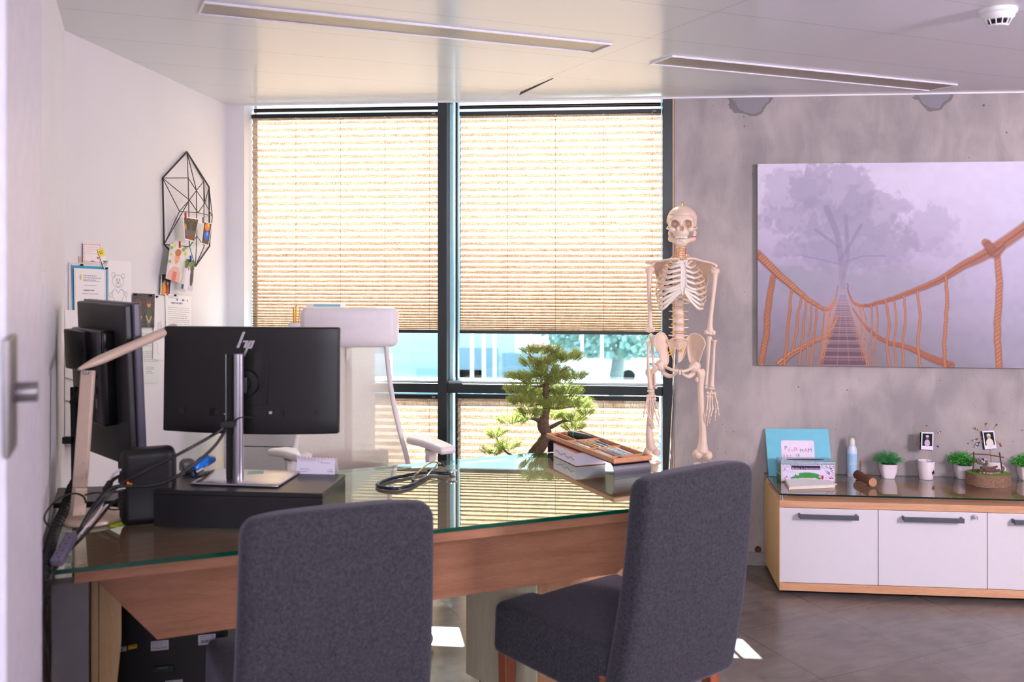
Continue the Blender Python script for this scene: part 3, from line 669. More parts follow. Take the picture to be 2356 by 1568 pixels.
def sticker(x0, y0, x1, y1, col, rows, dark=(.15, .15, .18), name='label_sticker', bar=False):
    c = Cv(60, 26, col)
    if bar:
        for i in range(22): c.rect(.15 + i * .03, .5, .15 + i * .03 + .012 + .01 * (i % 3 == 0), .8, dark)
        c.lines_of_text(.1, .12, .9, .5, 2, dark, 3)
    else: c.lines_of_text(.08, .15, .92, .9, rows, dark, rows)
    return picture(name, c, pp.hit(x0, y0), pp.hit(x1, y0 - 4), pp.hit(x1, y1 - 4), pp.hit(x0, y1), pr)
sticker(251, 1490, 291, 1501, (.75, .75, .78), 2, bar=True); sticker(295, 1485, 315, 1494, (.85, .65, .15), 1); sticker(347, 1475, 388, 1497, (.72, .72, .76), 5)
sticker(456, 1461, 496, 1484, (.72, .72, .76), 3, bar=True); sticker(380, 1566, 420, 1580, (.75, .75, .78), 3)
MB().obox(pp.hit(352, 1546), u * .06, -v_ * .006, Vector((0, 0, .018))).build('tray_catch', mat('printer_grey', (.12, .13, .13), .5), pr, bev=.002)
MB().obox(pp.hit(364, 1536) - v_ * .001, u * .028, -v_ * .006, Vector((0, 0, .004))).build('green_tab', mat('green_tab', (.1, .45, .2), .5), pr)
# ================================================================== VISITOR CHAIRS
def fabric_mat():
    m = bpy.data.materials.new('grey_chair_fabric'); m.use_nodes = True; N, L = nodes(m); B = N['Principled BSDF']
    tc = N.new('ShaderNodeTexCoord'); v = tc.outputs['Object']
    f = fmath(N, L, 'ADD', fmath(N, L, 'MULTIPLY', noise(N, L, v, 260, 2, 0, (2.2, 2.2, .5)), .5), fmath(N, L, 'MULTIPLY', noise(N, L, v, 130, 4), .5))
    L.new(cmix(N, L, ramp(N, L, f, .36, .66), (.165, .165, .185), (.285, .28, .305)), B.inputs['Base Color']); B.inputs['Roughness'].default_value = .95
    B.inputs['Sheen Weight'].default_value = .18; B.inputs['Sheen Roughness'].default_value = .45; B.inputs['Sheen Tint'].default_value = (.85, .8, 1, 1); B.inputs['Specular IOR Level'].default_value = .2
    bp = N.new('ShaderNodeBump'); bp.inputs['Strength'].default_value = .5; bp.inputs['Distance'].default_value = .001; L.new(f, bp.inputs['Height']); L.new(bp.outputs[0], B.inputs['Normal']); return m
M_fab = fabric_mat()
M_leg = wood('chair_leg_wood', (.50, .27, .17), (.62, .36, .24), (14, 14, 1.2), 3, .4)
def visitor_chair(loc, ang, label, H=.97, wt=.46, wb=.49):
    r = thing('visitor_chair', (0, 0, 0), label, 'chair', 'grey fabric visitor chairs')
    # local frame: +y is the facing direction, origin under the rear of the seat
    def seatw(p):
        x, y, z = p; k = 1 + .07 * (y / .24)
        crown = .012 * (1 - (x / .25) ** 2) * (1 - (y / .27) ** 2) if z > 0 else 0
        fl = 1 - .08 * z
        return (x * k * fl, y * fl, z + crown)
    MB().rbox((0, .27, .395), .49, .50, .165, .028, n=10, k=4, fn=seatw).build('seat', M_fab, r, ang=60)
    def backw(p):
        x, y, z = p; h = (z + .34) / .68
        w = (wb + (wt - wb) * h) / wb
        side = .006 * math.sin(h * 5)
        return (x * w, y - h * .105 - .02 * math.sin(h * PI) + .018 * (1 - (x / .24) ** 2) * (-1 if y < 0 else .6) * .5 + .0, z + (.0 if h < .9 else -.014 * (x / .24) ** 4))
    MB().rbox((0, -.005, .655), wb, .085, .66 - (.97 - H), .034, n=14, k=5, fn=backw).build('backrest', M_fab, r, ang=60)
    # cover skirt seam
    for sx in (-1, 1):
        for (y, top) in ((.03, .40), (.49, .33)):
            x = sx * (.205 if y < .1 else .222)
            b = MB(); dyl = -.05 if y < .1 else 0.0
            vs = []
            for z, hw in ((0, .016), (top, .022)):
                yy = y + dyl * (1 - z / top)
                for a, c in ((-1, -1), (1, -1), (1, 1), (-1, 1)): vs.append((x + a * hw, yy + c * hw, z))
            b.add(vs, [(0, 3, 2, 1), (4, 5, 6, 7), (0, 1, 5, 4), (1, 2, 6, 5), (2, 3, 7, 6), (3, 0, 4, 7)])
            b.build('leg', M_leg, r, bev=.003)
    r.location = loc; r.rotation_euler = (0, 0, ang); return r
c1 = cam2w((760 - CX) / F * 2.39, 2.39, 0)
visitor_chair(c1, math.radians(22.0 + 5.8), 'grey fabric visitor chair with its back to us, in front of the screens')
c2 = cam2w(.452, 2.80, 0)
visitor_chair(c2, math.radians(36.0 + 5.8), 'grey fabric visitor chair at the right end of the desk, its seat showing', wt=.44)
# ================================================================== OFFICE CHAIR
M_oc = mat('white_chair_plastic', (.90, .87, .87), .5, var=.02); M_pad = mat('white_leather_pad', (.93, .91, .92), .45, var=.02, bump=.15, bscale=300)
def mesh_mat():
    m = bpy.data.materials.new('white_mesh_net'); m.use_nodes = True; N, L = nodes(m); N.clear(); o = N.new('ShaderNodeOutputMaterial')
    d = N.new('ShaderNodeBsdfDiffuse'); d.inputs[0].default_value = (.78, .74, .72, 1); t = N.new('ShaderNodeBsdfTranslucent'); t.inputs[0].default_value = (.8, .76, .72, 1)
    tp = N.new('ShaderNodeBsdfTransparent'); m1 = N.new('ShaderNodeMixShader'); m1.inputs[0].default_value = .4; L.new(d.outputs[0], m1.inputs[1]); L.new(t.outputs[0], m1.inputs[2])
    tc = N.new('ShaderNodeTexCoord'); sp = N.new('ShaderNodeSeparateXYZ'); L.new(tc.outputs['Object'], sp.inputs[0])
    a = fmath(N, L, 'SINE', fmath(N, L, 'MULTIPLY', fmath(N, L, 'ADD', sp.outputs[0], sp.outputs[2]), 1250), 0); b = fmath(N, L, 'SINE', fmath(N, L, 'MULTIPLY', fmath(N, L, 'SUBTRACT', sp.outputs[0], sp.outputs[2]), 1250), 0)
    hole = ramp(N, L, fmath(N, L, 'MULTIPLY', a, b), .15, .5, .10, .55)
    m2 = N.new('ShaderNodeMixShader'); L.new(hole, m2.inputs[0]); L.new(m1.outputs[0], m2.inputs[1]); L.new(tp.outputs[0], m2.inputs[2]); L.new(m2.outputs[0], o.inputs[0]); return m
M_net = mesh_mat()
od = 4.12
base = atd(800, 1000, od); base.z = 0
oc = thing('office_chair', base, 'white high-back mesh office chair with headrest behind the desk', 'chair')
def oq(px, py, dd=0): return atd(px, py, od + dd)
hb = MB(); hc = oq(802, 753)
Rz = Matrix.Rotation(T + .05, 3, 'Z')
MB().rbox(hc, .425, .075, .172, .034, n=6, k=5, R=Rz, fn=lambda p: (p[0], p[1] + .03 * (p[0] / .2) ** 2, p[2])).build('headrest', M_pad, oc, ang=60)
def ribbon(L0, R0, name, m, n=20, thick=.006, dep=0.0, bow=.03):
    b = MB(); vs = []; fs = []
    Lp = smooth_path(L0, 6); Rp = smooth_path(R0, 6); k = 10
    for off in (0, thick):
        for a_, c_ in zip(Lp, Rp):
            for j in range(k + 1):
                t = j / k; p = a_.lerp(c_, t) + Vector((0, 1, 0)) * (bow * (4 * t * (1 - t)) + off); vs.append(p)
    nn = len(Lp)
    for i in range(nn - 1):
        for j in range(k):
            a_ = i * (k + 1) + j; fs.append((a_, a_ + 1, a_ + k + 2, a_ + k + 1))
    return b.add(vs[:nn * (k + 1)], fs).build(name, m, oc)
Lr = [oq(716, 790, .02), oq(706, 860, .0), oq(697, 930, -.02), oq(685, 1000, -.04), oq(676, 1052, -.05), oq(668, 1110, 0.0)]
Rr = [oq(888, 790, .02), oq(895, 860, .0), oq(906, 930, -.02), oq(922, 1000, -.04), oq(936, 1052, -.05), oq(948, 1110, 0)]
ribbon(Lr, Rr, 'mesh_back', M_net)
for P_ in (Lr, Rr): MB().tube(smooth_path(P_, 6), .0105, 10).build('frame_tube', M_oc, oc)
MB().tube(smooth_path([oq(802, 1115, .07), oq(802, 1040, .10), oq(802, 900, .10), oq(802, 790, .05)], 6), .02, 12, flat=(1.6, .7)).build('spine', M_oc, oc)
sc = (oq(800, 1100) + Vector((0, 0, 0))); sc.z = .50; fwd = Vector((math.sin(T), -math.cos(T), 0)) ; fwd = Vector((ST, -CT, 0))
MB().rbox(sc + fwd * .22, .52, .50, .075, .033, n=6, k=4, R=Rz).build('seat', M_pad, oc, ang=60)
MB().rbox(sc + fwd * -.035 + Vector((0, 0, .13)), .34, .035, .22, .016, n=4, k=3, R=Rz).build('lumbar_pad', mat('beige_pad', (.72, .62, .56), .8), oc)
for s, pxs in ((-1, ((640, 1037), (700, 1052))), (1, ((958, 1010), (1030, 1035)))):
    a = atd(pxs[0][0], pxs[0][1], 4.06); c = atd(pxs[1][0], pxs[1][1], 3.82 if s > 0 else 3.80)
    mid = (a + c) / 2; ln = (c - a); R_ = ln.to_track_quat('X', 'Z').to_matrix()
    MB().rbox(mid, max(ln.length, .22) + .02, .085, .032, .015, n=5, k=4, R=R_, fn=lambda p: (p[0], p[1] * (1 - .12 * p[0] / .12), p[2] + .004 * math.cos(p[0] * 12))).build('armrest', M_oc, oc, ang=60)
    q = mid - Vector((0, 0, .015)); sb = sc + Rz @ Vector((s * .27, -.16, -.02))
    MB().tube(smooth_path([q, q - Vector((0, 0, .06)) - ln.normalized() * .01, q - Vector((0, 0, .15)) - ln.normalized() * .02, Vector((q.x, q.y, .50)), sb], 6), lerp_list([.034, .026, .02, .02, .02], 25), 12, flat=(1.2, .8)).build('armrest_post', M_oc, oc)
hub = sc + fwd * .2; hub.z = 0
MB().lathe([(.035, .12), (.03, .16), (.025, .28), (.025, .46)], hub).build('gas_lift', M_chrome, oc)
for k in range(5):
    t = k * 2 * PI / 5 - .05; e = hub + Vector((math.cos(t) * .36, math.sin(t) * .36, .075))
    MB().tube([hub + Vector((0, 0, .12)), hub.lerp(e, .5) + Vector((0, 0, .06)), e], [.03, .025, .018], 12).build('base_leg', M_oc, oc)
    for s in (-1, 1):
        ax = Vector((-math.sin(t), math.cos(t), 0))
        MB().lathe([(0, -.009), (.024, -.009), (.03, -.006), (.03, .006), (.024, .009), (0, .009)], Vector((e.x, e.y, .031)) + ax * s * .014, axis=ax, seg=20).build('castor', mat('castor_grey', (.75, .76, .72), .4), oc)
# ================================================================== WHITE CABINET behind chair, left corner
cf = aty(513, 1000, 4.50)
cx0 = atd(513, 1000, 4.62); cx1 = atd(760, 1000, 4.55)
cab = thing('storage_cabinet', ((cx0.x + cx1.x) / 2, 4.72, 0), 'white storage cabinet in the corner below the left window bay', 'cabinet')
ct = 1.17; fy = 4.46; xa, xb = cx0.x, cx0.x + .62
MB().box(xa, xb, fy + .02, D - .04, 0.0, ct).build('body', M_white, cab, bev=.002)
zm = aty(600, 1027, fy).z
M_cabd = mat('cabinet_white', (.86, .86, .86), .5, var=.01)
for (za, zb) in ((.04, zm - .002), (zm + .002, ct - .004)):
    MB().box(xa + .003, xb - .003, fy, fy + .018, za, zb).build('door', M_cabd, cab, bev=.0015)
# things on the cabinet
q = atd(680, 735, 4.72); pcup = thing('pencil_cup', (q.x, q.y, ct), 'cup of yellow pencils on the cabinet, left of the headrest', 'pencil cup')
MB().lathe([(.03, ct), (.035, ct), (.036, ct + .085), (.033, ct + .085), (.031, ct + .006), (0, ct + .006)], (q.x, q.y, 0)).build('cup', M_white, pcup)
for k, (dx, dy, l) in enumerate(((0, 0, .165), (.012, .006, .155), (-.01, -.004, .15), (.004, -.012, .16))):
    b_ = Vector((q.x + dx * .5, q.y + dy, ct + .007)); e = Vector((q.x + dx * 1.2 + .004, q.y + dy * 2, ct + l))
    p = MB().tube([b_, e], .0035, 6).build('pencil', mat('yellow_pencil', (.93, .70, .25), .4))
    MB().tube([e, e + (e - b_).normalized() * .014], [.0035, .0006], 6).build('tip', mat('pencil_tip', (.80, .62, .42), .6), p)
    tag(p, ('tallest', 'right hand', 'left hand', 'front')[k] + ' yellow pencil in the cup beside the headrest', 'pencil', 'yellow pencils in the cup')
bl, tr_ = atd(704, 716, 4.78), atd(786, 698, 4.78)
sb = thing('box_file', (bl.x + .09, bl.y + .04, ct), 'white box with light blue stripe on the cabinet, rising behind the headrest', 'box')
MB().box(bl.x, tr_.x, bl.y, bl.y + .09, ct, tr_.z).build('carton', M_paper, sb, bev=.001)
MB().box(bl.x + .04, tr_.x - .002, bl.y - .001, bl.y, tr_.z - .014, tr_.z - .004).build('stripe', mat('light_blue_print', (.55, .80, .88), .5), sb, smooth=False)
# ================================================================== SIDEBOARD
bk = aty(1757.5, 1290, D); FYs = D - 0.445
fl = aty(1792.5, 1357, FYs); zb0 = fl.z; print('sideboard', fl, bk)
X0 = fl.x; X1 = X0 + 1.78
gtop = aty(1796, 1134, FYs).z; wtop = aty(1796, 1151, FYs).z; print('tops', gtop, wtop)
sbd = thing('sideboard', ((X0 + X1) / 2, D - .22, 0), 'low beech sideboard with white doors and glass top against concrete wall', 'sideboard')
MB().box(X0, X0 + .02, FYs + .0, D - .014, zb0, wtop).build('side_panel', M_beech_y, sbd, bev=.0015)
MB().box(X1 - .02, X1, FYs + .0, D - .014, zb0, wtop).build('side_panel', M_beech_y, sbd, bev=.0015)
zt_ = wtop - aty(1796, 1151, FYs).z + aty(1796, 1166, FYs).z
MB().box(X0 + .001, X1 - .001, FYs - .002, D - .014, zt_, wtop + .001).build('wooden_top', M_beech_x, sbd, bev=.0015)
zb1 = aty(1796, 1339, FYs).z
MB().box(X0 + .001, X1 - .001, FYs - .002, D - .014, zb0, zb1).build('bottom_board', M_beech_x, sbd, bev=.0015)
MB().box(X0 + .03, X1 - .03, D - .035, D - .02, zb0, wtop).build('back_panel', M_beech_y, sbd)
MB().box(X0 + .02, X1 - .02, D - .40, D - .08, 0, zb0).build('plinth', M_dark, sbd)
MB().box(X0 + .002, X0 + .03, D - .10, D - .06, wtop, gtop - .01).build('glass_support', M_beech_y, sbd)
MB().lathe([(.009, wtop), (.009, gtop - .01)], (X0 + .018, FYs + .022, 0), seg=16).build('standoff', M_chrome, sbd)
MB().lathe([(.009, wtop), (.009, gtop - .01)], (X1 - .018, FYs + .022, 0), seg=16).build('standoff', M_chrome, sbd)
g = MB(); xa, xb, ya, yb = X0 - .0, X1, FYs - .006, D - .012
g.add([(xa, ya, gtop), (xb, ya, gtop), (xb, yb, gtop), (xa, yb, gtop)], [(0, 1, 2, 3)], 0)
g.add([(xa, ya, gtop - .008), (xb, ya, gtop - .008), (xb, yb, gtop - .008), (xa, yb, gtop - .008), (xa, ya, gtop), (xb, ya, gtop), (xb, yb, gtop), (xa, yb, gtop)], [(0, 1, 5, 4), (1, 2, 6, 5), (2, 3, 7, 6), (3, 0, 4, 7)], 1)
M_edge2 = mat('dark_green_glass_edge', (.02, .15, .13), .1, spec=.8)
g.build('glass_top', [thin_glass('sideboard_glass', (.80, .86, .84), 1.55, refl=1.3), M_edge2], sbd, smooth=False)
xd = [aty(1793.5, 1250, FYs).x, aty(2020.5, 1250, FYs).x, aty(2271.5, 1250, FYs).x]; wd = xd[2] - xd[1]; xd.append(xd[2] + wd); xd.append(X1 - .003)
M_door = mat('white_cabinet_door', (.84, .825, .84), .38, var=.01)
M_hand = mat('grey_bar_handle', (.36, .37, .41), .4, .4)
for i in range(4):
    d_ = MB().box(xd[i] + .0015, xd[i + 1] - .0015, FYs - .001, FYs + .017, zb1 + .002, zt_ - .002).build('door', M_door, sbd, bev=.0015)
    w = xd[i + 1] - xd[i]; 
    if i < 3:
        hx0 = xd[i] + (.085 if i == 0 else .105); hx1 = hx0 + .265; hz = zt_ - .032
        h = MB().box(hx0, hx1, FYs - .040, FYs - .033, hz - .011, hz + .011)
        h.box(hx0, hx0 + .007, FYs - .034, FYs - .001, hz - .009, hz + .009).box(hx1 - .007, hx1, FYs - .034, FYs - .001, hz - .009, hz + .009)
        h.build('handle', M_hand, d_, bev=.0012)
    if i == 1:
        q = aty(2242, 1187, FYs); MB().lathe([(0, 0), (.010, 0), (.010, .013), (0, .013)], (q.x - .003, FYs - .001, q.z), axis=(0, -1, 0)).build('lock', M_chrome, d_)
        MB().cbox((q.x + .001, FYs - .024, q.z), .003, .022, .014).build('key', M_chrome, d_, bev=.001)
# ================================================================== CANVAS with rope bridge
pc_ = [aty(1743, 377, D - .03), aty(1742, 840, D - .03)]
ztop, zbot = aty(1743, 377, D - .032).z, aty(1743, 840, D - .032).z; xl = aty(1743, 600, D - .032).x; xr = xl + 1.48
cv = Cv(620, 400, (.80, .77, .86)); x, y = cv.x, cv.y; k = 1.48 / 1.345   # picture px -> u
def U(px): return (px - 1743) / (614 * 1.0) * 0.895 / 1.0
SCX = (aty(2356, 600, D - .032).x - xl) / 1.48
def uu(px): return (px - 1743) / 613.0 * SCX
def vv(py): return (py - 377) / 466.0
fog = np.clip((x - .1) * .9, 0, 1)
top = np.array((.82, .79, .87)); mid = np.array((.66, .62, .71)); botc = np.array((.49, .465, .49)); rt = np.array((.78, .77, .87))
yy = np.clip(y, 0, 1)[..., None]
cv.a = np.where(yy < .55, top + (mid - top) * (yy / .55) ** 1.6, mid + (botc - mid) * ((yy - .55) / .45))
kx = np.clip((x - .35) / .55, 0, 1)[..., None] ** 1.3
cv.a = cv.a * (1 - .55 * kx) + rt * (.55 * kx) * (1.05 - .17 * yy)
cv.a += (cv.noise(.02, 5, 30) + cv.noise(.02, 6, 5, 1, 3))[..., None]
def blob(cx, cy, rx, ry, c, al, seed):
    d = np.hypot((x - cx) / rx, (y - cy) / ry) + cv.noise(.55, seed, 14) + cv.noise(.45, seed + 50, 34) + cv.noise(.3, seed + 90, 70)
    cv.m(np.clip((1.0 - d) / .25, 0, 1), c, al)
tc_ = (.60, .575, .66); tg = (.58, .59, .62)
for (a, b, rx, ry, al) in ((.12, .13, .12, .12, .35), (.27, .15, .17, .15, .55), (.38, .26, .14, .15, .5), (.19, .27, .14, .10, .5), (.11, .42, .09, .05, .45), (.33, .38, .20, .16, .55), (.24, .44, .12, .09, .5), (.43, .43, .12, .12, .4), (.58, .33, .10, .12, .35), (.62, .42, .08, .06, .25), (.03, .29, .05, .04, .3)):
    blob(uu(1743 + a * 680), b, rx, ry, tc_, al, int(a * 1000))
for (a, b, rx, ry, al) in ((.06, .60, .16, .10, .35), (.22, .58, .16, .09, .35), (.40, .60, .16, .10, .35), (.55, .58, .14, .08, .2)): blob(uu(1743 + a * 680), b, rx, ry, tg, al, int(a * 777) + 9)
for pts, w in (([(1943, 660), (1938, 590), (1930, 540), (1905, 480)], .03), ([(1938, 600), (1962, 560), (1985, 520)], .018), ([(1935, 570), (1915, 555), (1880, 530)], .014), ([(1945, 640), (1955, 590), (1950, 500)], .02), ([(1940, 610), (1900, 600), (1850, 590)], .008), ([(1945, 605), (1990, 590), (2040, 590)], .008)):
    cv.line([(uu(a), vv(b)) for a, b in pts], w, (.52, .49, .58), .45)
cv.ell(uu(1945), vv(700), .10, .22, (.66, .60, .70), .6, soft=1.0)
R1 = (.66, .41, .31); R2 = (.76, .53, .39); R3 = (.50, .30, .24)
# bridge deck
for i in range(46):
    t = i / 45.0; t2 = t ** 1.9; ya = 680 + t2 * 158; hw = 7 + t2 * 50; cx = 1943 + t2 * 2; h = .0016 + .012 * t2
    col = np.array((.62, .50, .54)) * (1 - .12 * (i % 3)) * (1 - .1 * t)
    cv.rect(uu(cx - hw), vv(ya), uu(cx + hw), vv(ya) + h, col, min(1, .15 + t * 1.1)); cv.rect(uu(cx - hw), vv(ya) + h * .8, uu(cx + hw), vv(ya) + h * 1.15, (.36, .27, .31), min(.9, t))
for s in (-1, 1):
    cv.line([(uu(1943 + s * 3), vv(690)), (uu(1944 + s * 14), vv(838))], .004, R2, .5)
    cv.line([(uu(1943 + s * 8), vv(690)), (uu(1944 + s * 57), vv(838))], [.003, .012], (.66, .47, .40), .7)
def rope(pts, w, c, seed=0):
    P = [(uu(a), vv(b)) for a, b in pts]; n = len(P)
    Q = smooth_path([(a, b, 0) for a, b in P], 5); ws = lerp_list(w, len(Q)); r = np.random.RandomState(seed)
    Q = [(q.x + (r.rand() - .5) * .0035, q.y + (r.rand() - .5) * .004) for q in Q]
    cv.line(Q, [a * 1.25 for a in ws], R3, .75); cv.line([(a, b - ws[i] * .12) for i, (a, b) in enumerate(Q)], [a * .85 for a in ws], c, .95)
    for i in range(0, len(Q) - 1):
        a, b = Q[i]; w_ = ws[i]
        for k_ in range(2):
            f = k_ / 2; aa = a + (Q[i + 1][0] - a) * f; bb = b + (Q[i + 1][1] - b) * f
            if w_ > .012: cv.line([(aa - w_ * .25, bb + w_ * .3), (aa + w_ * .25, bb - w_ * .3)], w_ * .16, R3, .6)
rope([(1743, 585), (1785, 625), (1830, 664), (1870, 695), (1903, 712), (1919, 705), (1927, 685), (1931, 660)], [.034, .032, .026, .018, .014, .009, .006, .004], R2, 1)
rope([(2362, 525), (2290, 575), (2220, 612), (2170, 643), (2110, 668), (2050, 690), (2000, 703), (1972, 700), (1958, 680), (1954, 655)], [.046, .046, .034, .028, .022, .018, .014, .010, .006, .004], R1, 2)
rope([(1795, 838), (1830, 812), (1870, 790), (1905, 772), (1925, 745), (1932, 725)], [.030, .026, .018, .014, .010, .006], R2, 3)
rope([(2190, 838), (2150, 824), (2100, 800), (2050, 788), (2015, 768), (1990, 745), (1965, 710)], [.030, .028, .022, .018, .014, .010, .006], R1, 4)
for (a, b, c_, d_, w) in ((1780, 640, 1752, 842, .034), (1824, 668, 1806, 840, .016), (1848, 680, 1824, 815, .014), (1858, 690, 1842, 840, .013), (1871, 695, 1858, 842, .010), (1884, 700, 1868, 842, .012), (1900, 710, 1888, 842, .008), (1915, 712, 1895, 842, .006),
                         (2180, 640, 2177, 840, .020), (2114, 672, 2121, 842, .015), (2084, 682, 2083, 842, .012), (2062, 690, 2066, 842, .010), (2043, 692, 2050, 842, .014), (2022, 700, 2018, 842, .009), (2010, 702, 2006, 842, .009), (1990, 706, 1998, 842, .006), (1980, 704, 1990, 830, .005), (2295, 585, 2300, 846, .036)):
    mx_ = (a + c_) / 2; w *= .78; rope([(a, b), (mx_ + 3, (b * 2 + d_) / 3), (mx_ - 2, (b + 2 * d_) / 3), (c_, d_)], [w * .9, w, w, w * .95], (.73, .48, .33), int(a))
for i in range(12):
    t = i / 11; a = 1905 + t * 22; cv.line([(uu(a), vv(705 - t * 20)), (uu(a - 14 + 12 * t), vv(842 - 90 * t))], .003, R2, .6); a = 1990 - t * 30
    cv.line([(uu(a), vv(700 - t * 15)), (uu(a + 12 - 12 * t), vv(842 - 90 * t))], .003, R2, .5)
rope([(2270, 560), (2290, 580), (2305, 566)], [.03, .05, .03], R1, 9)
cn = thing('canvas_picture', ((xl + xr) / 2, D - .02, zbot), 'wide canvas picture of a rope bridge in fog hung on the concrete wall', 'picture')
MB().box(xl, xr, D - .031, D - .002, zbot, ztop).build('stretcher_box', mat('canvas_side', (.50, .50, .50), .8), cn, smooth=False)
picture('printed_canvas', cv, (xl, D - .032, ztop), (xr, D - .032, ztop), (xr, D - .032, zbot), (xl, D - .032, zbot), cn)
# ================================================================== THINGS ON THE DESK
def at_depth_z(px, py, z): return atz(px, py, z)
rf0 = dz(352, 1215); dd_ = (rf0 - O3).dot(ray(1178, 590)) ; 
dR = (CAMZ - DZ) * F / 625.0; ZR = CAMZ - (1130 - HY) / F * dR
rA = rf0; tA = atz(354, 1126, ZR); tB = atz(742, 1135, ZR); tC = atz(795, 1090, ZR)
rx = (tB - tA); rx.z = 0; rw = rx.length; rx.normalize(); ry = Vector((-rx.y, rx.x, 0)); 
tA = tB - rx * rw
rz0 = Vector((tA.x, tA.y, DZ + .0005)); hR = ZR - DZ
rdep = (tC - tB).dot(ry); print('riser', rw, rdep, hR)
riser = thing('monitor_riser', rz0 + rx * rw / 2 + ry * rdep / 2, 'wide black box riser on the desk under the big screen', 'monitor riser')
M_riser = mat('riser_black', (.10, .10, .115), .38, var=.04)
rb = MB(); t = .014
rb.obox(rz0 + Vector((0, 0, hR - t)), rx * rw, ry * rdep, Vector((0, 0, t)))
rb.build('top_board', M_riser, riser, bev=.002)
MB().obox(rz0 + Vector((0, 0, 0)), rx * rw, ry * t, Vector((0, 0, hR - t - .0005))).build('front_board', M_riser, riser, bev=.001)
for s in (0, rw - t): MB().obox(rz0 + rx * s + ry * (t + .0005), rx * t, ry * (rdep - t - .001), Vector((0, 0, hR - t - .0005))).build('side_board', M_riser, riser, bev=.001)
def onR(px, py): return atz(px, py, ZR + .0005)
# --- screen seen from behind
colb = onR(540, 1110); dm = 2.95
mroot = thing('computer_monitor', onR(560, 1105), 'large black computer monitor seen from behind, silver logo and silver stand', 'monitor', None)
yaw = math.atan2(-.055, .585)
mc = atd(579, 871, dm); rxm = Vector((math.cos(T + yaw), math.sin(T + yaw), 0)); nm = Vector((rxm.y, -rxm.x, 0)); upm = (Vector((0, 0, 1)) + nm * -.03).normalized()
Rm = Matrix((rxm, -nm, upm)).transposed()
mw = 414 / F * dm; mh = 240 / F * dm
def shell(p):
    x, y, z = p; return (x, y - (.012 * (1 - (x / .3) ** 2) if y < 0 else 0), z - (.006 * (1 - (x / .3) ** 2) if z < -.14 else 0))
M_mon = mat('monitor_black', (.04, .038, .048), .42, var=.04)
MB().rbox(mc, mw, .022, mh, .006, n=8, k=3, fn=shell, R=Rm).build('housing', M_mon, mroot)
MB().obox(mc - rxm * (mw / 2 - .006) + (-nm) * .0112 - upm * (mh / 2 - .006), rxm * (mw - .012), -nm * .001, upm * (mh - .012)).build('screen', mat('screen_glass', (.02, .02, .025), .1), mroot, smooth=False)
bp_ = Plane(mc + nm * .0232, nm)
def z3(x, y): return (340 + x / 2.8, 680 + y / 2.8)
M_logo = mat('silver_logo', (.82, .81, .84), .25, .7)
lg = MB()
for pts in (((612, 232), (630, 232), (590, 335), (571, 335)), ((617, 288), (652, 288), (634, 335), (616, 335), (630, 299), (613, 299)), ((656, 288), (672, 288), (626, 390), (609, 390)), ((660, 288), (692, 288), (671, 339), (640, 339), (645, 326), (660, 326), (671, 300), (656, 300))):
    P_ = [bp_.hit(*z3(*p)) for p in pts]; lg.prism(P_, nm * .0012)
lg.build('logo', M_logo, mroot, smooth=False)
vp = MB()
a_, b_, c_ = bp_.hit(*z3(490, 415)), bp_.hit(*z3(772, 415)), bp_.hit(*z3(502, 695))
MB().obox(a_ - upm * (a_ - c_).length, rxm * (b_ - a_).length, nm * .0012, upm * (a_ - c_).length).build('mount_plate', M_mon, mroot, bev=.001)
hubc = bp_.hit(*z3(640, 560)); MB().lathe([(0, 0), (.042, 0), (.038, .014), (.02, .016), (.02, .035), (0, .035)], hubc, axis=nm, seg=32).build('mount_hub', M_black, mroot)
pa = bp_.hit(*z3(400, 712)); pb = bp_.hit(*z3(880, 780))
MB().obox(Vector((pa.x, pa.y, pb.z)) + nm * .0005, rxm * (pb - pa).dot(rxm), nm * .001, upm * .024).build('port_recess', M_dark, mroot, smooth=False)
for (x, y, w, h, mm_, nn) in ((792, 752, .010, .009, M_chrome, 'network_port'), (825, 755, .005, .010, M_riser, 'usb_port'), (845, 755, .005, .010, M_riser, 'usb_port'), (755, 752, .005, .010, M_riser, 'usb_port'), (700, 752, .017, .008, M_riser, 'video_port'), (445, 752, .014, .012, M_riser, 'power_port'), (497, 760, .004, .004, M_chrome, 'screw')):
    q = bp_.hit(*z3(x, y)); MB().obox(q + nm * .0012 - rxm * w / 2 - upm * h / 2, rxm * w, nm * .0015, upm * h).build(nn, mm_, mroot, bev=.0005)
for (x, y) in ((218, 738),): q = bp_.hit(*z3(x, y)); MB().lathe([(.009, 0), (.0105, 0), (.0105, .0006), (.009, .0006)], q, axis=nm, seg=24).build('round_mark', mat('faint_print', (.12, .12, .13), .4), mroot)
for x in (1070, 1090):
    q = bp_.hit(*z3(x, 760)); MB().obox(q - rxm * .003 - upm * .007, rxm * .0055, nm * .0005, upm * .014).build('cable_mark', mat('faint_print', (.12, .12, .13), .4), mroot, smooth=False)
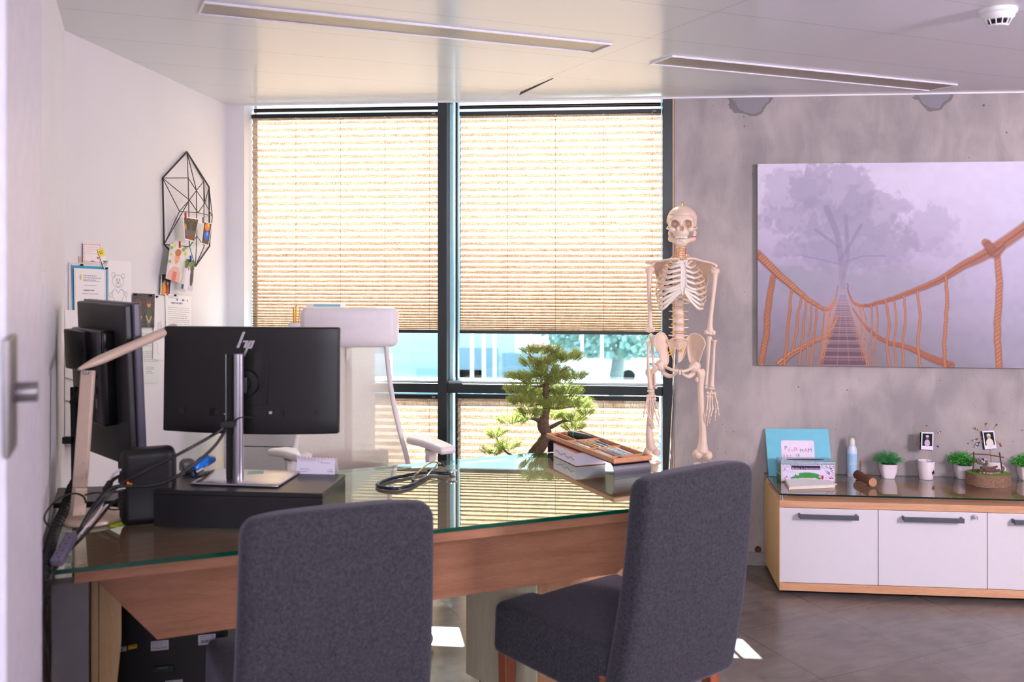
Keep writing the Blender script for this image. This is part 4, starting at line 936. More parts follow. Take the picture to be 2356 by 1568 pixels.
# column and base
cb, ct_ = onR(549, 1106), None
dcol = (CAMZ - ZR) * F / (1106 - HY)
topz = CAMZ - (813 - HY) / F * dcol
cw_ = 0.030; cR = Matrix.Rotation(T + .25, 3, 'Z')
def cxf(v): return cR @ Vector(v)
prof = []
for i in range(13): t_ = PI * i / 12; prof.append((-math.cos(t_) * cw_ / 2 * .98, -.012 - .010 * math.sin(t_)))
prof += [(cw_ / 2, .014), (-cw_ / 2, .014)]
o_ = Vector((cb.x, cb.y, ZR + .008))
MB().prism([o_ + cxf((x, y, 0)) for x, y in prof], Vector((0, 0, topz - ZR - .008))).build('stand_column', M_alu, mroot)
o2 = o_ + cxf((-cw_ / 2 - .0215, -.012, 0)); MB().obox(o2, cxf((.001, 0, 0)), cxf((0, .026, 0)), Vector((0, 0, topz - ZR - .008))).build('column_edge', M_alu, mroot)
MB().obox(o_ + cxf((-cw_ / 2 - .020, -.008, 0)), cxf((.019, 0, 0)), cxf((0, .020, 0)), Vector((0, 0, topz - ZR - .010))).build('column_track', M_dark, mroot, bev=.002)
MB().cbox(o_ + cxf((0, .040, 0)) + Vector((0, 0, hubc.z - o_.z)), .05, .09, .05, cR).build('mount_arm', M_black, mroot, bev=.004)
bL, bR, bRb, bLb = onR(451, 1116), onR(628, 1122), onR(670, 1088), onR(520, 1083)
bc = (bL + bR + bRb + bLb) / 4; bx = (bR - bL).normalized(); 
w_b = .27; d_b = .19
MB().rbox(Vector((bc.x, bc.y, ZR + .0048)), w_b, d_b, .0085, .004, n=4, k=2, R=Matrix.Rotation(math.atan2(bx.y, bx.x), 3, 'Z')).build('base_plate', M_alu, mroot)
ba = math.atan2(bx.y, bx.x)
# cable clip on the column
dcl = dcol - .03
q = atd(523, 974, dcl); MB().cbox(q, .040, .045, .022, cR).build('cable_clip', M_black, mroot, bev=.003)
MB().tube(smooth_path([atd(536, 974, dcl - .01), atd(548, 962, dcl - .03), atd(566, 959, dcl - .03), atd(580, 960, dcl - .02)], 5), .002, 8).build('cable_tie', M_black, mroot)
q = onR(588, 1093); q.z = ZR + .0098
nt = MB().cbox(q + Vector((.0, 0, 0)), .048, .034, .0012, Matrix.Rotation(T + .2, 3, 'Z')).build('sticky_note', mat('green_note', (.55, .74, .66), .7)); tag(nt, 'small pale green sticky note on the silver base plate of the screen', 'sticky note')
# green notepad in front of riser
gp = dz(532, 1212); u_ = rx
na = MB().obox(gp - u_ * .032 - ry * .012 - Vector((0, 0, -.0008)), u_ * .075, ry * .011, Vector((0, 0, .012))).build('glass_block', mat('green_block', (.50, .70, .60), .25)); tag(na, 'small pale green block on the glass against the front of black riser', 'block')
# desk calendar
ca0, ca1 = onR(680, 1089), onR(770, 1091)
cal = thing('desk_calendar', (ca0 + ca1) / 2, 'small white spiral desk calendar standing on the right rear of the riser', 'calendar')
u_ = (ca1 - ca0); cwid = u_.length; u_.normalize(); v_ = Vector((-u_.y, u_.x, 0)); hh = .047
cvs = Cv(120, 56, (.86, .84, .90)); cvs.lines_of_text(.08, .10, .48, .30, 2, (.5, .5, .6), 2); cvs.lines_of_text(.1, .68, .4, .92, 3, (.4, .4, .5), 5); cvs.lines_of_text(.62, .3, .95, .42, 1, (.5, .5, .6), 7); cvs.lines_of_text(.8, .7, .95, .92, 2, (.4, .4, .5), 9)
for k in range(5): cvs.line([(.52 + k * .04, .22 + .05 * (k % 2)), (.56 + k * .03, .12 + .1 * (k % 3))], .02, (.55, .5, .65), .7)
topf = ca0 + v_ * .02 + Vector((0, 0, hh))
picture('front_page', cvs, topf, topf + u_ * cwid * .97, ca1, ca0, cal)
MB().add([ca0 + v_ * .044, ca1 + v_ * .044, topf + u_ * cwid + v_ * .002, topf + v_ * .002], [(0, 1, 2, 3)]).build('rear_page', M_paper, cal, smooth=False)
cw2 = MB()
for i in range(12):
    c_ = topf + u_ * (cwid * (i + .5) / 12) - Vector((0, 0, .001)); r_ = .0042
    cw2.tube([c_ + (v_ * math.cos(a) + Vector((0, 0, 1)) * math.sin(a)) * r_ for a in np.linspace(0, 2 * PI, 10)], .0007, 5)
cw2.build('spiral_binding', mat('copper_wire', (.75, .5, .42), .3, .8), cal)
# stapler
s0, s1 = onR(452, 1098), onR(490, 1088)
stp = thing('stapler', s0, 'bright blue stapler standing open on the riser, left of the silver base', 'stapler')
M_blue = mat('blue_plastic', (.03, .45, .85), .25, var=.05); ds = 2.86
ax = [atd(449, 1080, ds - .02), atd(458, 1068, ds), atd(473, 1060, ds + .03), atd(494, 1056, ds + .06)]
MB().tube(smooth_path(ax, 6), lerp_list([.010, .016, .019, .017, .008], 19), 14, flat=(1.0, .8)).build('handle', M_blue, stp)
MB().tube([atd(449, 1086, ds - .02), atd(465, 1078, ds)], .008, 8).build('staple_head', M_chrome, stp)
MB().tube([atd(452, 1092, ds - .01), s1 + Vector((0, 0, .006))], [.007, .005], 8).build('magazine', M_black, stp)
MB().obox(s0 - Vector((0, 0, -.001)), (s1 - s0).normalized() * .09, Vector((-(s1 - s0).y, (s1 - s0).x, 0)).normalized() * .022, Vector((0, 0, .006))).build('base', M_blue, stp, bev=.002)
# tape dispenser
q = onR(421, 1089); q.x += .01; q.y += .01
td = thing('tape_dispenser', q, 'grey rounded tape dispenser beside the blue stapler', 'tape dispenser')
Rt = Matrix.Rotation(.5, 3, 'Z')
MB().rbox(q + Vector((0, 0, .0235)), .05, .04, .046, .018, n=3, k=5, R=Rt).build('body', mat('grey_satin', (.50, .47, .46), .3, .3), td)
MB().obox(q + Rt @ Vector((-.022, -.026, .004)), Rt @ Vector((.006, 0, 0)), Rt @ Vector((0, .006, 0)), Vector((0, 0, .024))).build('cutter', M_chrome, td)
# --- black network box
dv = 2.79; q = dz(352, 1202); Rk = Matrix.Rotation(T + .38, 3, 'Z')
dev = thing('network_drive', q, 'upright black rounded network box with plugged cables, left of the riser', 'electronic box')
cc = atd(341, 1116, dv + .01); cc.z = DZ + .112
MB().rbox(cc, .150, .070, .222, .024, n=5, k=5, R=Rk).build('housing', mat('device_black', (.045, .045, .058), .42), dev)
MB().rbox(cc + Rk @ Vector((-.0, 0, 0)), .156, .050, .200, .020, n=4, k=4, R=Rk).build('inner_shell', M_black, dev)
def pk(x, y, z): return cc + Rk @ Vector((x, y, z))
for (y, z, w, h, c_, nn) in ((0, .065, .012, .02, 'port', None), (0, .02, .014, .012, 'port', None), (0, -.02, .014, .014, 'port', None), (0, -.05, .012, .018, 'port', None)):
    MB().obox(pk(-.0815, y - w / 2, z - h / 2), Rk @ Vector((.004, 0, 0)), Rk @ Vector((0, w, 0)), Vector((0, 0, h))).build('port', M_riser, dev)
q = atd(298, 1113, dv - .07); MB().cbox(q, .012, .008, .006).build('yellow_plug', mat('yellow_plug', (.9, .65, .05), .4), dev, bev=.001)
rd = MB().ell(atd(293, 1108, dv - .07), .0028, .0028, .0028); mrd = bpy.data.materials.new('red_led'); mrd.use_nodes = True; mrd.node_tree.nodes['Principled BSDF'].inputs['Base Color'].default_value = (.9, .02, .01, 1); mrd.node_tree.nodes['Principled BSDF'].inputs['Emission Color'].default_value = (1, .05, .02, 1); mrd.node_tree.nodes['Principled BSDF'].inputs['Emission Strength'].default_value = 1.5
rd.build('indicator_light', mrd, dev)
# --- left monitor seen obliquely from behind
Rt_, Lf = 2.93, 3.21
mTR, mTL, mBR = atd(285, 704, Rt_), atd(176, 691, Lf), atd(308, 1080, Rt_)
lm = thing('computer_monitor', dz(215, 1165), 'older black monitor at far left, turned sideways behind the desk lamp', 'monitor')
ux = (mTR - mTL); ux.z = 0; lw_ = ux.length; ux.normalize(); un = Vector((ux.y, -ux.x, 0)); lh = (mTR.z - mBR.z); upl = (mTR - mBR).normalized()
upl = (upl - ux * upl.dot(ux)).normalized() if True else upl
cL = mTL.lerp(mTR, .5); cL.z = (mTL.z + mTR.z) / 2; cL = cL - upl * (lh / 2)
un = ux.cross(upl).normalized(); 
if un.dot(O3 - cL) < 0: un = -un
Rl = Matrix((ux, -un, upl)).transposed()
if Rl.determinant() < 0: Rl = Matrix((ux, un, upl)).transposed()
print('leftmon', lw_, lh)
M_lm = mat('old_monitor_grey', (.12, .12, .135), .45, var=.04)
MB().rbox(cL - un * .012, lw_, .024, lh, .006, n=3, k=3, R=Rl).build('back_shell', M_lm, lm)
MB().rbox(cL - un * .036 + ux * .004, lw_ + .012, .026, lh + .01, .005, n=3, k=3, R=Rl).build('front_bezel', mat('bezel_violet_grey', (.30, .285, .36), .4), lm)
MB().rbox(cL + un * .018 - ux * .02 + upl * .02, lw_ * .66, .05, lh * .60, .012, n=3, k=3, R=Rl).build('electronics_bulge', M_blackg, lm)
MB().rbox(cL + un * .046 - ux * .075 + upl * .10, lw_ * .44, .025, lh * .26, .006, n=3, k=3, R=Rl).build('mini_computer', M_blackg, lm)
MB().obox(cL + un * .044 + ux * .085 + upl * .07, ux * .03, un * .002, upl * .10).build('vent_panel', mat('grey_vent', (.28, .30, .34), .5), lm)
for z_, h_, m_ in ((-.03, .022, M_riser), (-.075, .03, mat('beige_port', (.55, .5, .42), .5)), (.02, .012, M_riser)):
    MB().obox(cL + un * .0435 + ux * .055 + upl * z_, ux * .012, un * .002, upl * h_).build('port', m_, lm)
sc0 = atd(174, 1100, 3.06); sc1 = atd(171, 890, 3.12)
pb0 = dz(165, 1162)
b0_, b1_, b2_, b3_ = dz(121, 1158, DZ + .016), dz(300, 1150, DZ + .016), dz(300, 1116, DZ + .016), dz(130, 1122, DZ + .016)
MB().prism([Vector((p.x, p.y, DZ + .001)) for p in (b0_, b1_, b2_, b3_)], (0, 0, .016)).build('stand_foot', mat('foot_black', (.16, .16, .17), .4), lm, bev=.002)
pbm = (b0_ + b1_ + b2_ + b3_) / 4
pt = Vector((sc1.x, sc1.y, sc1.z))
MB().tube([Vector((sc0.x, sc0.y, DZ + .016)), sc1], .0125, 12).build('stand_pole', M_black, lm)
MB().tube([Vector((pt.x, pt.y, pt.z - .05)), cL + un * .045], .016, 10).build('stand_arm', M_black, lm)
q = atd(156, 1012, 3.07); MB().cbox(q, .030, .02, .022).build('pole_clip', M_black, lm, bev=.003)
# --- LED desk lamp
M_lamp = mat('cream_lamp', (.86, .77, .69), .35, var=.02)
lb = dz(214, 1194); lamp = thing('desk_lamp', lb, 'cream folding desk lamp with a round base at the left end of the desk', 'desk lamp')
MB().lathe([(0, .0006), (.094, .0006), (.099, .005), (.097, .012), (.085, .016), (0, .018)], lb, seg=48).build('base', M_lamp, lamp)
ld = 2.78
b_ = atd(178, 1182, ld); m1_ = atd(184, 1120, ld); t1 = atd(203, 851, ld + .02); fp = Matrix.Rotation(T, 3, 'Z')
MB().tube([b_, m1_], [.026, .024], 4).build('hinge_block', M_lamp, lamp, bev=.003)
def bar(p0, p1, w0, w1, th, name, m, par, rnd=.004):
    d = (p1 - p0).normalized(); s = Vector((CT, ST, 0)); s = (s - d * s.dot(d)).normalized(); n_ = d.cross(s).normalized()
    vs = []
    for p, w in ((p0, w0), (p1, w1)):
        for a, c in ((-1, -1), (1, -1), (1, 1), (-1, 1)): vs.append(p + s * (a * w / 2) + n_ * (c * th / 2))
    return MB().add(vs, [(0, 1, 2, 3), (7, 6, 5, 4), (0, 4, 5, 1), (1, 5, 6, 2), (2, 6, 7, 3), (3, 7, 4, 0)]).build(name, m, par, bev=rnd)
bar(m1_, t1, .040, .039, .018, 'post', M_lamp, lamp)
for (x, y) in ((178, 1060), (192, 1065), (186, 1180), (190, 1100)): q = atd(x, y, ld - .012); MB().ell(q, .0012, .0012, .0012, u=8, v=6).build('screw', mat('brown_screw', (.5, .38, .3), .5), lamp)
MB().cbox(atd(198, 856, ld + .005), .016, .012, .012, fp).build('hinge', M_alu, lamp, bev=.002)
A0, A1 = atd(181, 849, ld - .04), atd(402, 753, ld + .235)
d = (A1 - A0).normalized(); s = Vector((0, 0, 1)); s = (s - d * s.dot(d)).normalized()
arm = MB(); n_ = d.cross(s); N_ = 24
pts = [A0.lerp(A1, i / N_) for i in range(N_ + 1)]
rr_ = [.006 + .016 * min(1, math.sin(min(i / 6, 1) * PI / 2)) for i in range(N_ + 1)]
MB().tube(pts, rr_, 14, flat=(.62, .95)).build('arm', M_lamp, lamp)
# ================================================================== LOOSE CABLES at left end
M_cab = mat('black_cable', (.05, .05, .06), .45); M_wcab = mat('white_cable', (.85, .83, .87), .5)
def cable(name, P_, r, m, label, group='cables hanging over the left end of the desk', parent=None):
    pts = smooth_path([atd(*p) for p in P_], 7); o = MB().tube(pts, r, 9).build(name, m, parent)
    if not parent: tag(o, label, 'cable', group)
    return o
cable('power_cable', [(512, 986, 2.76), (470, 1012, 2.72), (400, 1050, 2.66), (330, 1085, 2.62), (270, 1120, 2.6), (222, 1170, 2.55), (170, 1235, 2.48), (125, 1310, 2.35), (108, 1350, 2.33), (100, 1420, 2.36), (112, 1500, 2.40), (118, 1560, 2.42)], .0045, M_cab, 'black cable sweeping from the screen stand down past the front left desk corner')
cable('power_cable', [(520, 988, 2.76), (490, 1030, 2.72), (430, 1080, 2.66), (370, 1112, 2.62), (310, 1118, 2.60), (262, 1120, 2.58), (225, 1155, 2.55), (185, 1215, 2.50), (140, 1290, 2.38), (112, 1330, 2.33), (104, 1390, 2.35)], .0045, M_cab, 'lower black cable sagging in front of the upright network box')
cable('power_cable', [(287, 1090, 2.72), (262, 1102, 2.66), (240, 1130, 2.6), (205, 1180, 2.53), (165, 1250, 2.47), (130, 1290, 2.37), (106, 1330, 2.34), (98, 1380, 2.36)], .005, M_cab, 'thick black cable running diagonally over the lamp base')
cable('power_cable', [(285, 1140, 2.72), (255, 1160, 2.62), (230, 1190, 2.56), (195, 1230, 2.50), (160, 1265, 2.47), (128, 1300, 2.37), (112, 1345, 2.34)], .004, M_cab, 'black cable from the lower port of the network box')
cable('white_cable', [(288, 1122, 2.72), (262, 1128, 2.67), (245, 1140, 2.62), (225, 1180, 2.56), (195, 1215, 2.50), (165, 1250, 2.47), (135, 1290, 2.38)], .0026, M_wcab, 'thin white cable among the black ones at the network box')
cable('white_cable', [(278, 1080, 2.74), (262, 1090, 2.70), (254, 1104, 2.66)], .0032, M_wcab, 'short white cable plugged in at the top of the network box')
cable('loop_cable', [(198, 1156, 2.66), (190, 1140, 2.64), (165, 1135, 2.62), (130, 1150, 2.58), (105, 1180, 2.53), (104, 1200, 2.50), (118, 1210, 2.50), (140, 1208, 2.55)], .0025, M_cab, 'thin black cable curling in a loop around the lamp post')
cable('loop_cable', [(195, 1138, 2.72), (220, 1133, 2.72), (245, 1134, 2.70), (285, 1128, 2.74)], .0025, M_cab, 'thin black cable passing level behind the lamp post')
MB_ = MB()
for i in range(13):
    t = i / 12; q = atd(165 - 58 * t ** .8, 1110 + 245 * t, 2.94 - .60 * t ** .7); MB_.lathe([(.010, 0), (.014, .003), (.014, .013), (.010, .016)], q, axis=(.15, .1, -1), seg=12)
spi = smooth_path([atd(170, 1108, 2.98), atd(150, 1165, 2.86), atd(125, 1225, 2.66), atd(112, 1275, 2.44), atd(103, 1320, 2.34), atd(100, 1370, 2.35)], 8)
o = MB().tube(spi, .0125, 10).build('cable_sleeve', mat('sleeve_black', (.06, .06, .065), .6)); tag(o, 'thick black spiral cable sleeve hanging between desk and left wall', 'cable sleeve')
hx = MB()
for i in range(2, len(spi) - 1, 1):
    d = (spi[i + 1] - spi[i]).normalized(); hx.lathe([(.0126, 0), (.0152, .002), (.0152, .007), (.0126, .009)], spi[i], axis=d, seg=12)
hx.build('spiral_ridge', M_black, o)
ps = [atd(160, 1240, 2.43), atd(135, 1285, 2.36)]
d = ps[1] - ps[0]; R_ = d.to_track_quat('X', 'Z').to_matrix()
o = MB().rbox((ps[0] + ps[1]) / 2, .11, .030, .022, .005, n=3, k=3, R=R_).build('cable_sheath', mat('grey_sheath', (.40, .38, .46), .6)); tag(o, 'grey perforated cable wrap around the cables at the left corner of the desk', 'cable wrap')
for i in range(8): MB().ell((ps[0] + ps[1]) / 2 + R_ @ Vector((-.044 + i * .0125, -.006 + .009 * (i % 2), .0106)), .0025, .0025, .0012, u=8, v=6, R=R_).build('punched_hole', M_dark, o)
q = atd(248, 1118, 2.62); d = atd(234, 1140, 2.58) - q; R_ = d.to_track_quat('X', 'Z').to_matrix()
o = MB().rbox(q, .04, .016, .016, .005, n=2, k=3, R=R_).build('cable_plug', M_black); tag(o, 'black plug housing joining the short white cable to a black one', 'plug')
q = atd(246, 1166, 2.66); o = MB().cbox(q, .012, .012, .012, Matrix.Rotation(.6, 3, 'Y')).build('white_connector', M_wcab, bev=.001); tag(o, 'tiny white square connector hanging below the plugs', 'connector')
o = cable('adapter_cable', [(238, 1152, 2.66), (246, 1166, 2.66), (258, 1172, 2.68), (280, 1170, 2.72)], .0022, M_cab, 'thin black cable holding the white connector')
yn = dz(262, 1212, DZ - .0125 - .0006) if False else dz(272, 1206); 
o = MB().cbox(yn + Vector((0, 0, .0012)), .05, .04, .001, Matrix.Rotation(.7, 3, 'Z')).build('yellow_note', mat('yellow_note', (.78, .85, .12), .6)); tag(o, 'yellow green sticky note on the glass beside the lamp base', 'sticky note')
# ================================================================== STETHOSCOPE
def z3b(x, y): return (850 + x / 10.71, 1030 + y / 10.71)
def sp_(x, y, h=.0065): 
    a, b = z3b(x, y); return atz(a, b, DZ + h)
st = thing('stethoscope', sp_(1000, 800, 0), 'dark blue stethoscope with steel ear tubes lying on the glass desk', 'stethoscope')
M_tube = mat('navy_rubber', (.03, .13, .24), .3, var=.05)
TB = [(1960, 625), (1800, 622), (1600, 613), (1250, 622), (1050, 650), (800, 700), (600, 740), (420, 790), (270, 850), (200, 895), (200, 930), (300, 970), (520, 1000), (720, 995), (920, 950), (1080, 890), (1180, 830), (1310, 765), (1420, 690)]
MB().tube(smooth_path([sp_(*p) for p in TB], 6), .0060, 12).build('tubing', M_tube, st)
MB().tube(smooth_path([sp_(1180, 830, .007), sp_(1090, 830, .010), sp_(1065, 780, .013), sp_(1110, 700, .016), sp_(1150, 650, .019)], 5), .0050, 12).build('tubing_branch', M_tube, st)
MB().tube(smooth_path([sp_(1410, 700, .008), sp_(1500, 590, .014), sp_(1600, 490, .022), sp_(1665, 410, .030), sp_(1690, 370, .036)], 6), .0034, 10).build('ear_tube', M_chrome, st)
MB().tube(smooth_path([sp_(1150, 650, .019), sp_(1240, 570, .024), sp_(1360, 450, .032), sp_(1480, 375, .034), sp_(1600, 345, .036), sp_(1700, 365, .034), sp_(1755, 395, .030)], 6), .0032, 10).build('ear_tube', mat('brass_tint_steel', (.85, .76, .62), .2, .9), st)
MB().tube([sp_(1745, 385, .031), sp_(1790, 410, .026), sp_(1850, 430, .022)], [.004, .006, .0055], 12).build('ear_tip', M_black, st)
MB().tube([sp_(1460, 560, .014), sp_(1500, 540, .014)], [.005, .0035], 10).build('ear_tip', M_black, st)
q = sp_(2030, 700, 0)
MB().lathe([(0, .0006), (.0125, .0006), (.0135, .003), (.010, .005), (.009, .014), (.014, .017), (.0205, .018), (.0205, .021), (0, .0215)], q, seg=32).build('chest_piece', M_chrome, st)
# clear plastic sheet
qa = [dz(820, 1112), dz(930, 1090), dz(1010, 1140), dz(865, 1165)]
# ================================================================== STAND WITH WOODEN TRAY
lA_, lB_ = dz(1413, 1104.6), dz(1260, 1040)
lo = (lB_ - lA_); ll = lo.length; lo.normalize(); wo_ = Vector((lo.y, -lo.x, 0)); WT = .150
stn = thing('desk_riser', lA_ + lo * ll / 2 + wo_ * WT / 2, 'black bent metal stand on the right of the glass desk', 'stand')
zt2 = .857
M_sm = mat('stand_metal', (.14, .13, .17), .35, .3)
pth = [(0, .0006), (0, zt2 - DZ - .022), (.006, zt2 - DZ - .008), (.022, zt2 - DZ), (ll - .022, zt2 - DZ), (ll - .006, zt2 - DZ - .008), (ll, zt2 - DZ - .022), (ll, .0006)]
inn = [(x + (.003 if x < ll / 2 else -.003), z - (.003 if z > .03 else 0)) for x, z in pth]
MB().prism([lA_ + lo * x + Vector((0, 0, z)) for x, z in pth + inn[::-1]], wo_ * WT).build('bent_sheet', M_sm, stn, smooth=True, ang=30)
zt3 = zt2 + .0006; trh = .018
tA_ = lA_ - lo * .004 - wo_ * .004; TL_ = ll + .008; TW = WT + .006
tray = thing('pen_tray', tA_ + lo * TL_ / 2 + wo_ * TW / 2 + Vector((0, 0, zt3 - DZ)), 'wooden compartment tray of pens lying on the black stand', 'tray')
M_tw = wood('tray_wood', (.72, .50, .34), (.80, .58, .42), (12, 1.2, 12), 4, .45); M_twi = mat('tray_inside', (.55, .30, .20), .6)
def tb(l0, l1, w0, w1, z0, z1, name, m=M_tw): return MB().obox(Vector((tA_.x, tA_.y, zt3)) + lo * l0 + wo_ * w0 + Vector((0, 0, z0)), lo * (l1 - l0), wo_ * (w1 - w0), Vector((0, 0, z1 - z0))).build(name, m, tray, bev=.0006)
tb(0, TL_, 0, TW, 0, .003, 'tray_floor', M_twi)
tb(0, TL_, 0, .005, .003, trh, 'side_rail'); tb(0, TL_, TW - .005, TW, .003, trh, 'side_rail'); tb(0, .006, .005, TW - .005, .003, trh, 'end_rail'); tb(TL_ - .006, TL_, .005, TW - .005, .003, trh, 'end_rail')
tb(.006, TL_ - .006, .048, .052, .003, trh - .001, 'divider')
for l in (.045, .205, .365): tb(l, l + .004, .005, .048, .003, trh - .001, 'divider'); tb(l, l + .004, .052, TW - .005, .003, trh - .001, 'divider')
def inT(l, w, z=.0072): return Vector((tA_.x, tA_.y, zt3)) + lo * l + wo_ * w + Vector((0, 0, z))
pcols = [((.90, .92, .94), 'white'), ((.10, .32, .55), 'dark blue'), ((.55, .72, .85), 'pale blue'), ((.45, .55, .52), 'grey green'), ((.93, .93, .95), 'white'), ((.88, .89, .90), 'silver')]
def pen(a, b, col, nm_, label, r=.0042, group='pens in the wooden tray', tip=True):
    d = (b - a); o = MB().tube([a, a + d * .03, a + d * .84, a + d * .93, b], [r * .7, r, r, r * .6, r * .25], 10).build(nm_, mat('pen_' + '_'.join(str(int(c * 99)) for c in col), col, .25))
    if tip: MB().tube([a + d * .01 + Vector((0, 0, r)), a + d * .3 + Vector((0, 0, r * 1.3))], r * .28, 6).build('clip', M_chrome, o)
    return tag(o, label, 'pen', group)
k = 0
places = ['leftmost', 'second from left', 'third from left', 'at the centre', 'third from right', 'second from right', 'rightmost']
for ci, (l0, l1, ws, nmz) in enumerate(((.052, .195, (.064, .074, .084, .094, .104, .114, .124), 'near large compartment'), (.212, .355, (.062, .072, .083, .093, .104, .113, .124), 'middle large compartment'))):
    for j, w in enumerate(ws):
        c, cn_ = pcols[(j * 2 + ci * 3) % 6]; z = .0075 + (.004 if j % 2 else 0); e = (j % 3) * .006
        if ci == 1 and j == 1: c, cn_ = (.92, .55, .12), 'orange'
        pen(inT(l1 - e, w + .003 * ((j * 7) % 3 - 1), z), inT(l0 + e, w + .002, z), c, 'pen', '%s pen in the %s of the tray, %s' % (cn_, nmz, places[j]))
for ci, (l0, l1) in enumerate(((.215, .355), (.055, .195))):
    for j, w in enumerate((.016, .028, .038)):
        c, cn_ = pcols[(j + ci * 2 + 2) % 6]
        pen(inT(l1, w, .0075), inT(l0 + .01 * j, w + .003, .0075), c, 'pen', '%s pen in the %s narrow compartment of the tray, %s of three' % (cn_, ('farther', 'nearer')[ci], ('left', 'middle', 'right')[j]))
a, b = inT(.50, .085, .017), inT(.385, .125, .0155)
o = MB().tube([a, a.lerp(b, .1), a.lerp(b, .3), a.lerp(b, .8), b], [.010, .0135, .0135, .0125, .006], 16).build('flashlight', mat('dark_green_rubber', (.20, .25, .24), .4)); tag(o, 'dark grey torch with a green ring in the far compartment of the tray', 'torch')
q = a.lerp(b, .28); MB().lathe([(.0138, -.001), (.0146, -.001), (.0146, .001), (.0138, .001)], q, axis=(b - a), seg=20).build('green_ring', mat('green_ring', (.2, .85, .45), .4), o)
# thick book under the stand
k0, k1 = dz(1273, 1048), dz(1325, 1073)
bu = (k1 - k0); bh = .052; bl_ = bu.length; bu.normalize(); bn = dz(1400, 1062) - k1; bn = Vector((-bu.y, bu.x, 0)); 
if bn.x < 0: bn = -bn
bk_ = thing('book', k0 + bu * bl_ / 2 + bn * .06, 'thick white book with a brown cover lying under the black stand', 'book'); bw_ = .125
fz = Vector((0, 0, 1))
MB().obox(k0 + fz * .001, bu * bl_, bn * bw_, fz * .0015).build('rear_cover', mat('brown_cover', (.78, .48, .38), .5), bk_)
MB().obox(k0 + fz * .0026 + bu * .002, bu * (bl_ - .004), bn * (bw_ - .003), fz * (bh - .006)).build('page_block', mat('page_edges', (.90, .86, .90), .7, var=.05, vscale=900, stretch=(.02, .02, 1)), bk_, smooth=False)
MB().obox(k0 + fz * (bh - .003), bu * bl_, bn * bw_, fz * .0025).build('front_cover', mat('brown_cover', (.78, .48, .38), .5), bk_)
sc_ = MB(); P_ = [k0 + bu * (bl_ * (.12 + .8 * i / 24)) + fz * (bh * (.45 + .06 * math.sin(i * 2.2) + .08 * math.sin(i * .7))) - bn * .0005 for i in range(25)]
MB().tube(P_, .0009, 5).build('blue_lettering', mat('blue_ink', (.2, .3, .65), .6), bk_)
# ================================================================== LEFT WALL: papers and wire frame
def lh(px, py, off=.004): return LeftP.hit(px, py, off)
def z1(x, y): return (60 + x / 3.646, 330 + y / 3.646)
def paper(name, quad, cv_, label, cat, off=.004, group='papers pinned to the left wall', parent=None, curl=0.0):
    P_ = [lh(a, b, off + (curl if i > 1 else 0)) for i, (a, b) in enumerate(quad)]
    o = picture(name, cv_, *P_, parent=parent, thick=.0006)
    if not parent: tag(o, label, cat, group)
    return o
def Q(x0, y0, x1, y1): return [z1(x0, y0), z1(x1, y0), z1(x1, y1), z1(x0, y1)]
c = Cv(40, 14, (.80, .70, .60)); paper('cork_strip', [(181, 589), (241, 597), (241, 607), (181, 605)], c, 'tan cork strip on the left wall behind the pink dotted card', 'strip', .002)
c = Cv(60, 66, (.95, .92, .93))
for i in range(9):
    for (x_, y_) in ((.08 + i * .105, .06), (.08 + i * .105, .93), (.06, .08 + i * .105), (.94, .08 + i * .105)): c.ell(x_, y_, .028, .028, (.88, .45, .48))
c.lines_of_text(.2, .18, .8, .6, 4, (.88, .62, .64), 3); c.ell(.82, .72, .05, .06, (.75, .2, .3)); c.line([(.45, .92), (.55, .88), (.62, .93)], .04, (.25, .25, .35))
paper('pink_dotted_card', [(191, 559), (232, 561), (232, 606), (191, 603)], c, 'white card edged with pink dots, topmost paper on the left wall', 'card', .006)
c = Cv(40, 70, (.94, .94, .92)); c.rect(0, 0, 1, .38, (.95, .85, .15)); c.lines_of_text(.2, .1, .8, .3, 2, (.2, .2, .1), 3, .5); c.lines_of_text(.15, .72, .85, .92, 3, (.2, .3, .3), 4, .45)
tg_ = paper('ski_pass_tag', [(224, 575), (236, 570), (251, 612), (240, 619)], c, 'narrow yellow and white tag hanging tilted beside the pink dotted card', 'tag', .009)
pw = [lh(229, 597, .011), lh(245, 594, .011)]
text('WE', .012, lh(238, 604, .0115), LW, (0, 0, 1), mat('dark_green_ink', (.05, .25, .22), .6), tg_, width=.028)
c = Cv(30, 60, (.80, .79, .82)); 
c = Cv(90, 110, (.12, .62, .78)); c.rect(0, 0, 1, .02, (.9, .9, .9)); paper('blue_folder', [(158, 603), (248, 606), (248, 722), (158, 722)], Cv(20, 20, (.86, .85, .88)), 'large pale backing sheet behind the blue edged certificate', 'sheet', .003)
paper('blue_folder', [(165, 608), (247, 612), (247, 720), (168, 722)], c, 'turquoise blue folder pinned behind the certificate', 'folder', .006)
c = Cv(110, 130, (.95, .94, .95)); c.rect(.04, .03, .96, .034, (.8, .7, .6)); c.rect(.04, .03, .045, 1, (.8, .7, .6)); c.rect(.955, .03, .96, 1, (.8, .7, .6))
c.ell(.2, .2, .035, .07, (.90, .78, .45), .9); c.lines_of_text(.28, .15, .85, .28, 3, (.45, .5, .62), 5, .5); c.rect(.28, .27, .82, .278, (.3, .5, .7))
c.lines_of_text(.3, .36, .7, .40, 1, (.5, .5, .6), 6); c.lines_of_text(.28, .46, .72, .52, 1, (.35, .35, .5), 7, .6); c.lines_of_text(.25, .55, .75, .58, 1, (.5, .5, .6), 8); c.line([(.28, .69), (.34, .66), (.4, .70), (.47, .66), (.55, .69), (.7, .67)], .012, (.35, .4, .55), .8); c.lines_of_text(.15, .84, .9, .9, 1, (.5, .5, .6), 9)
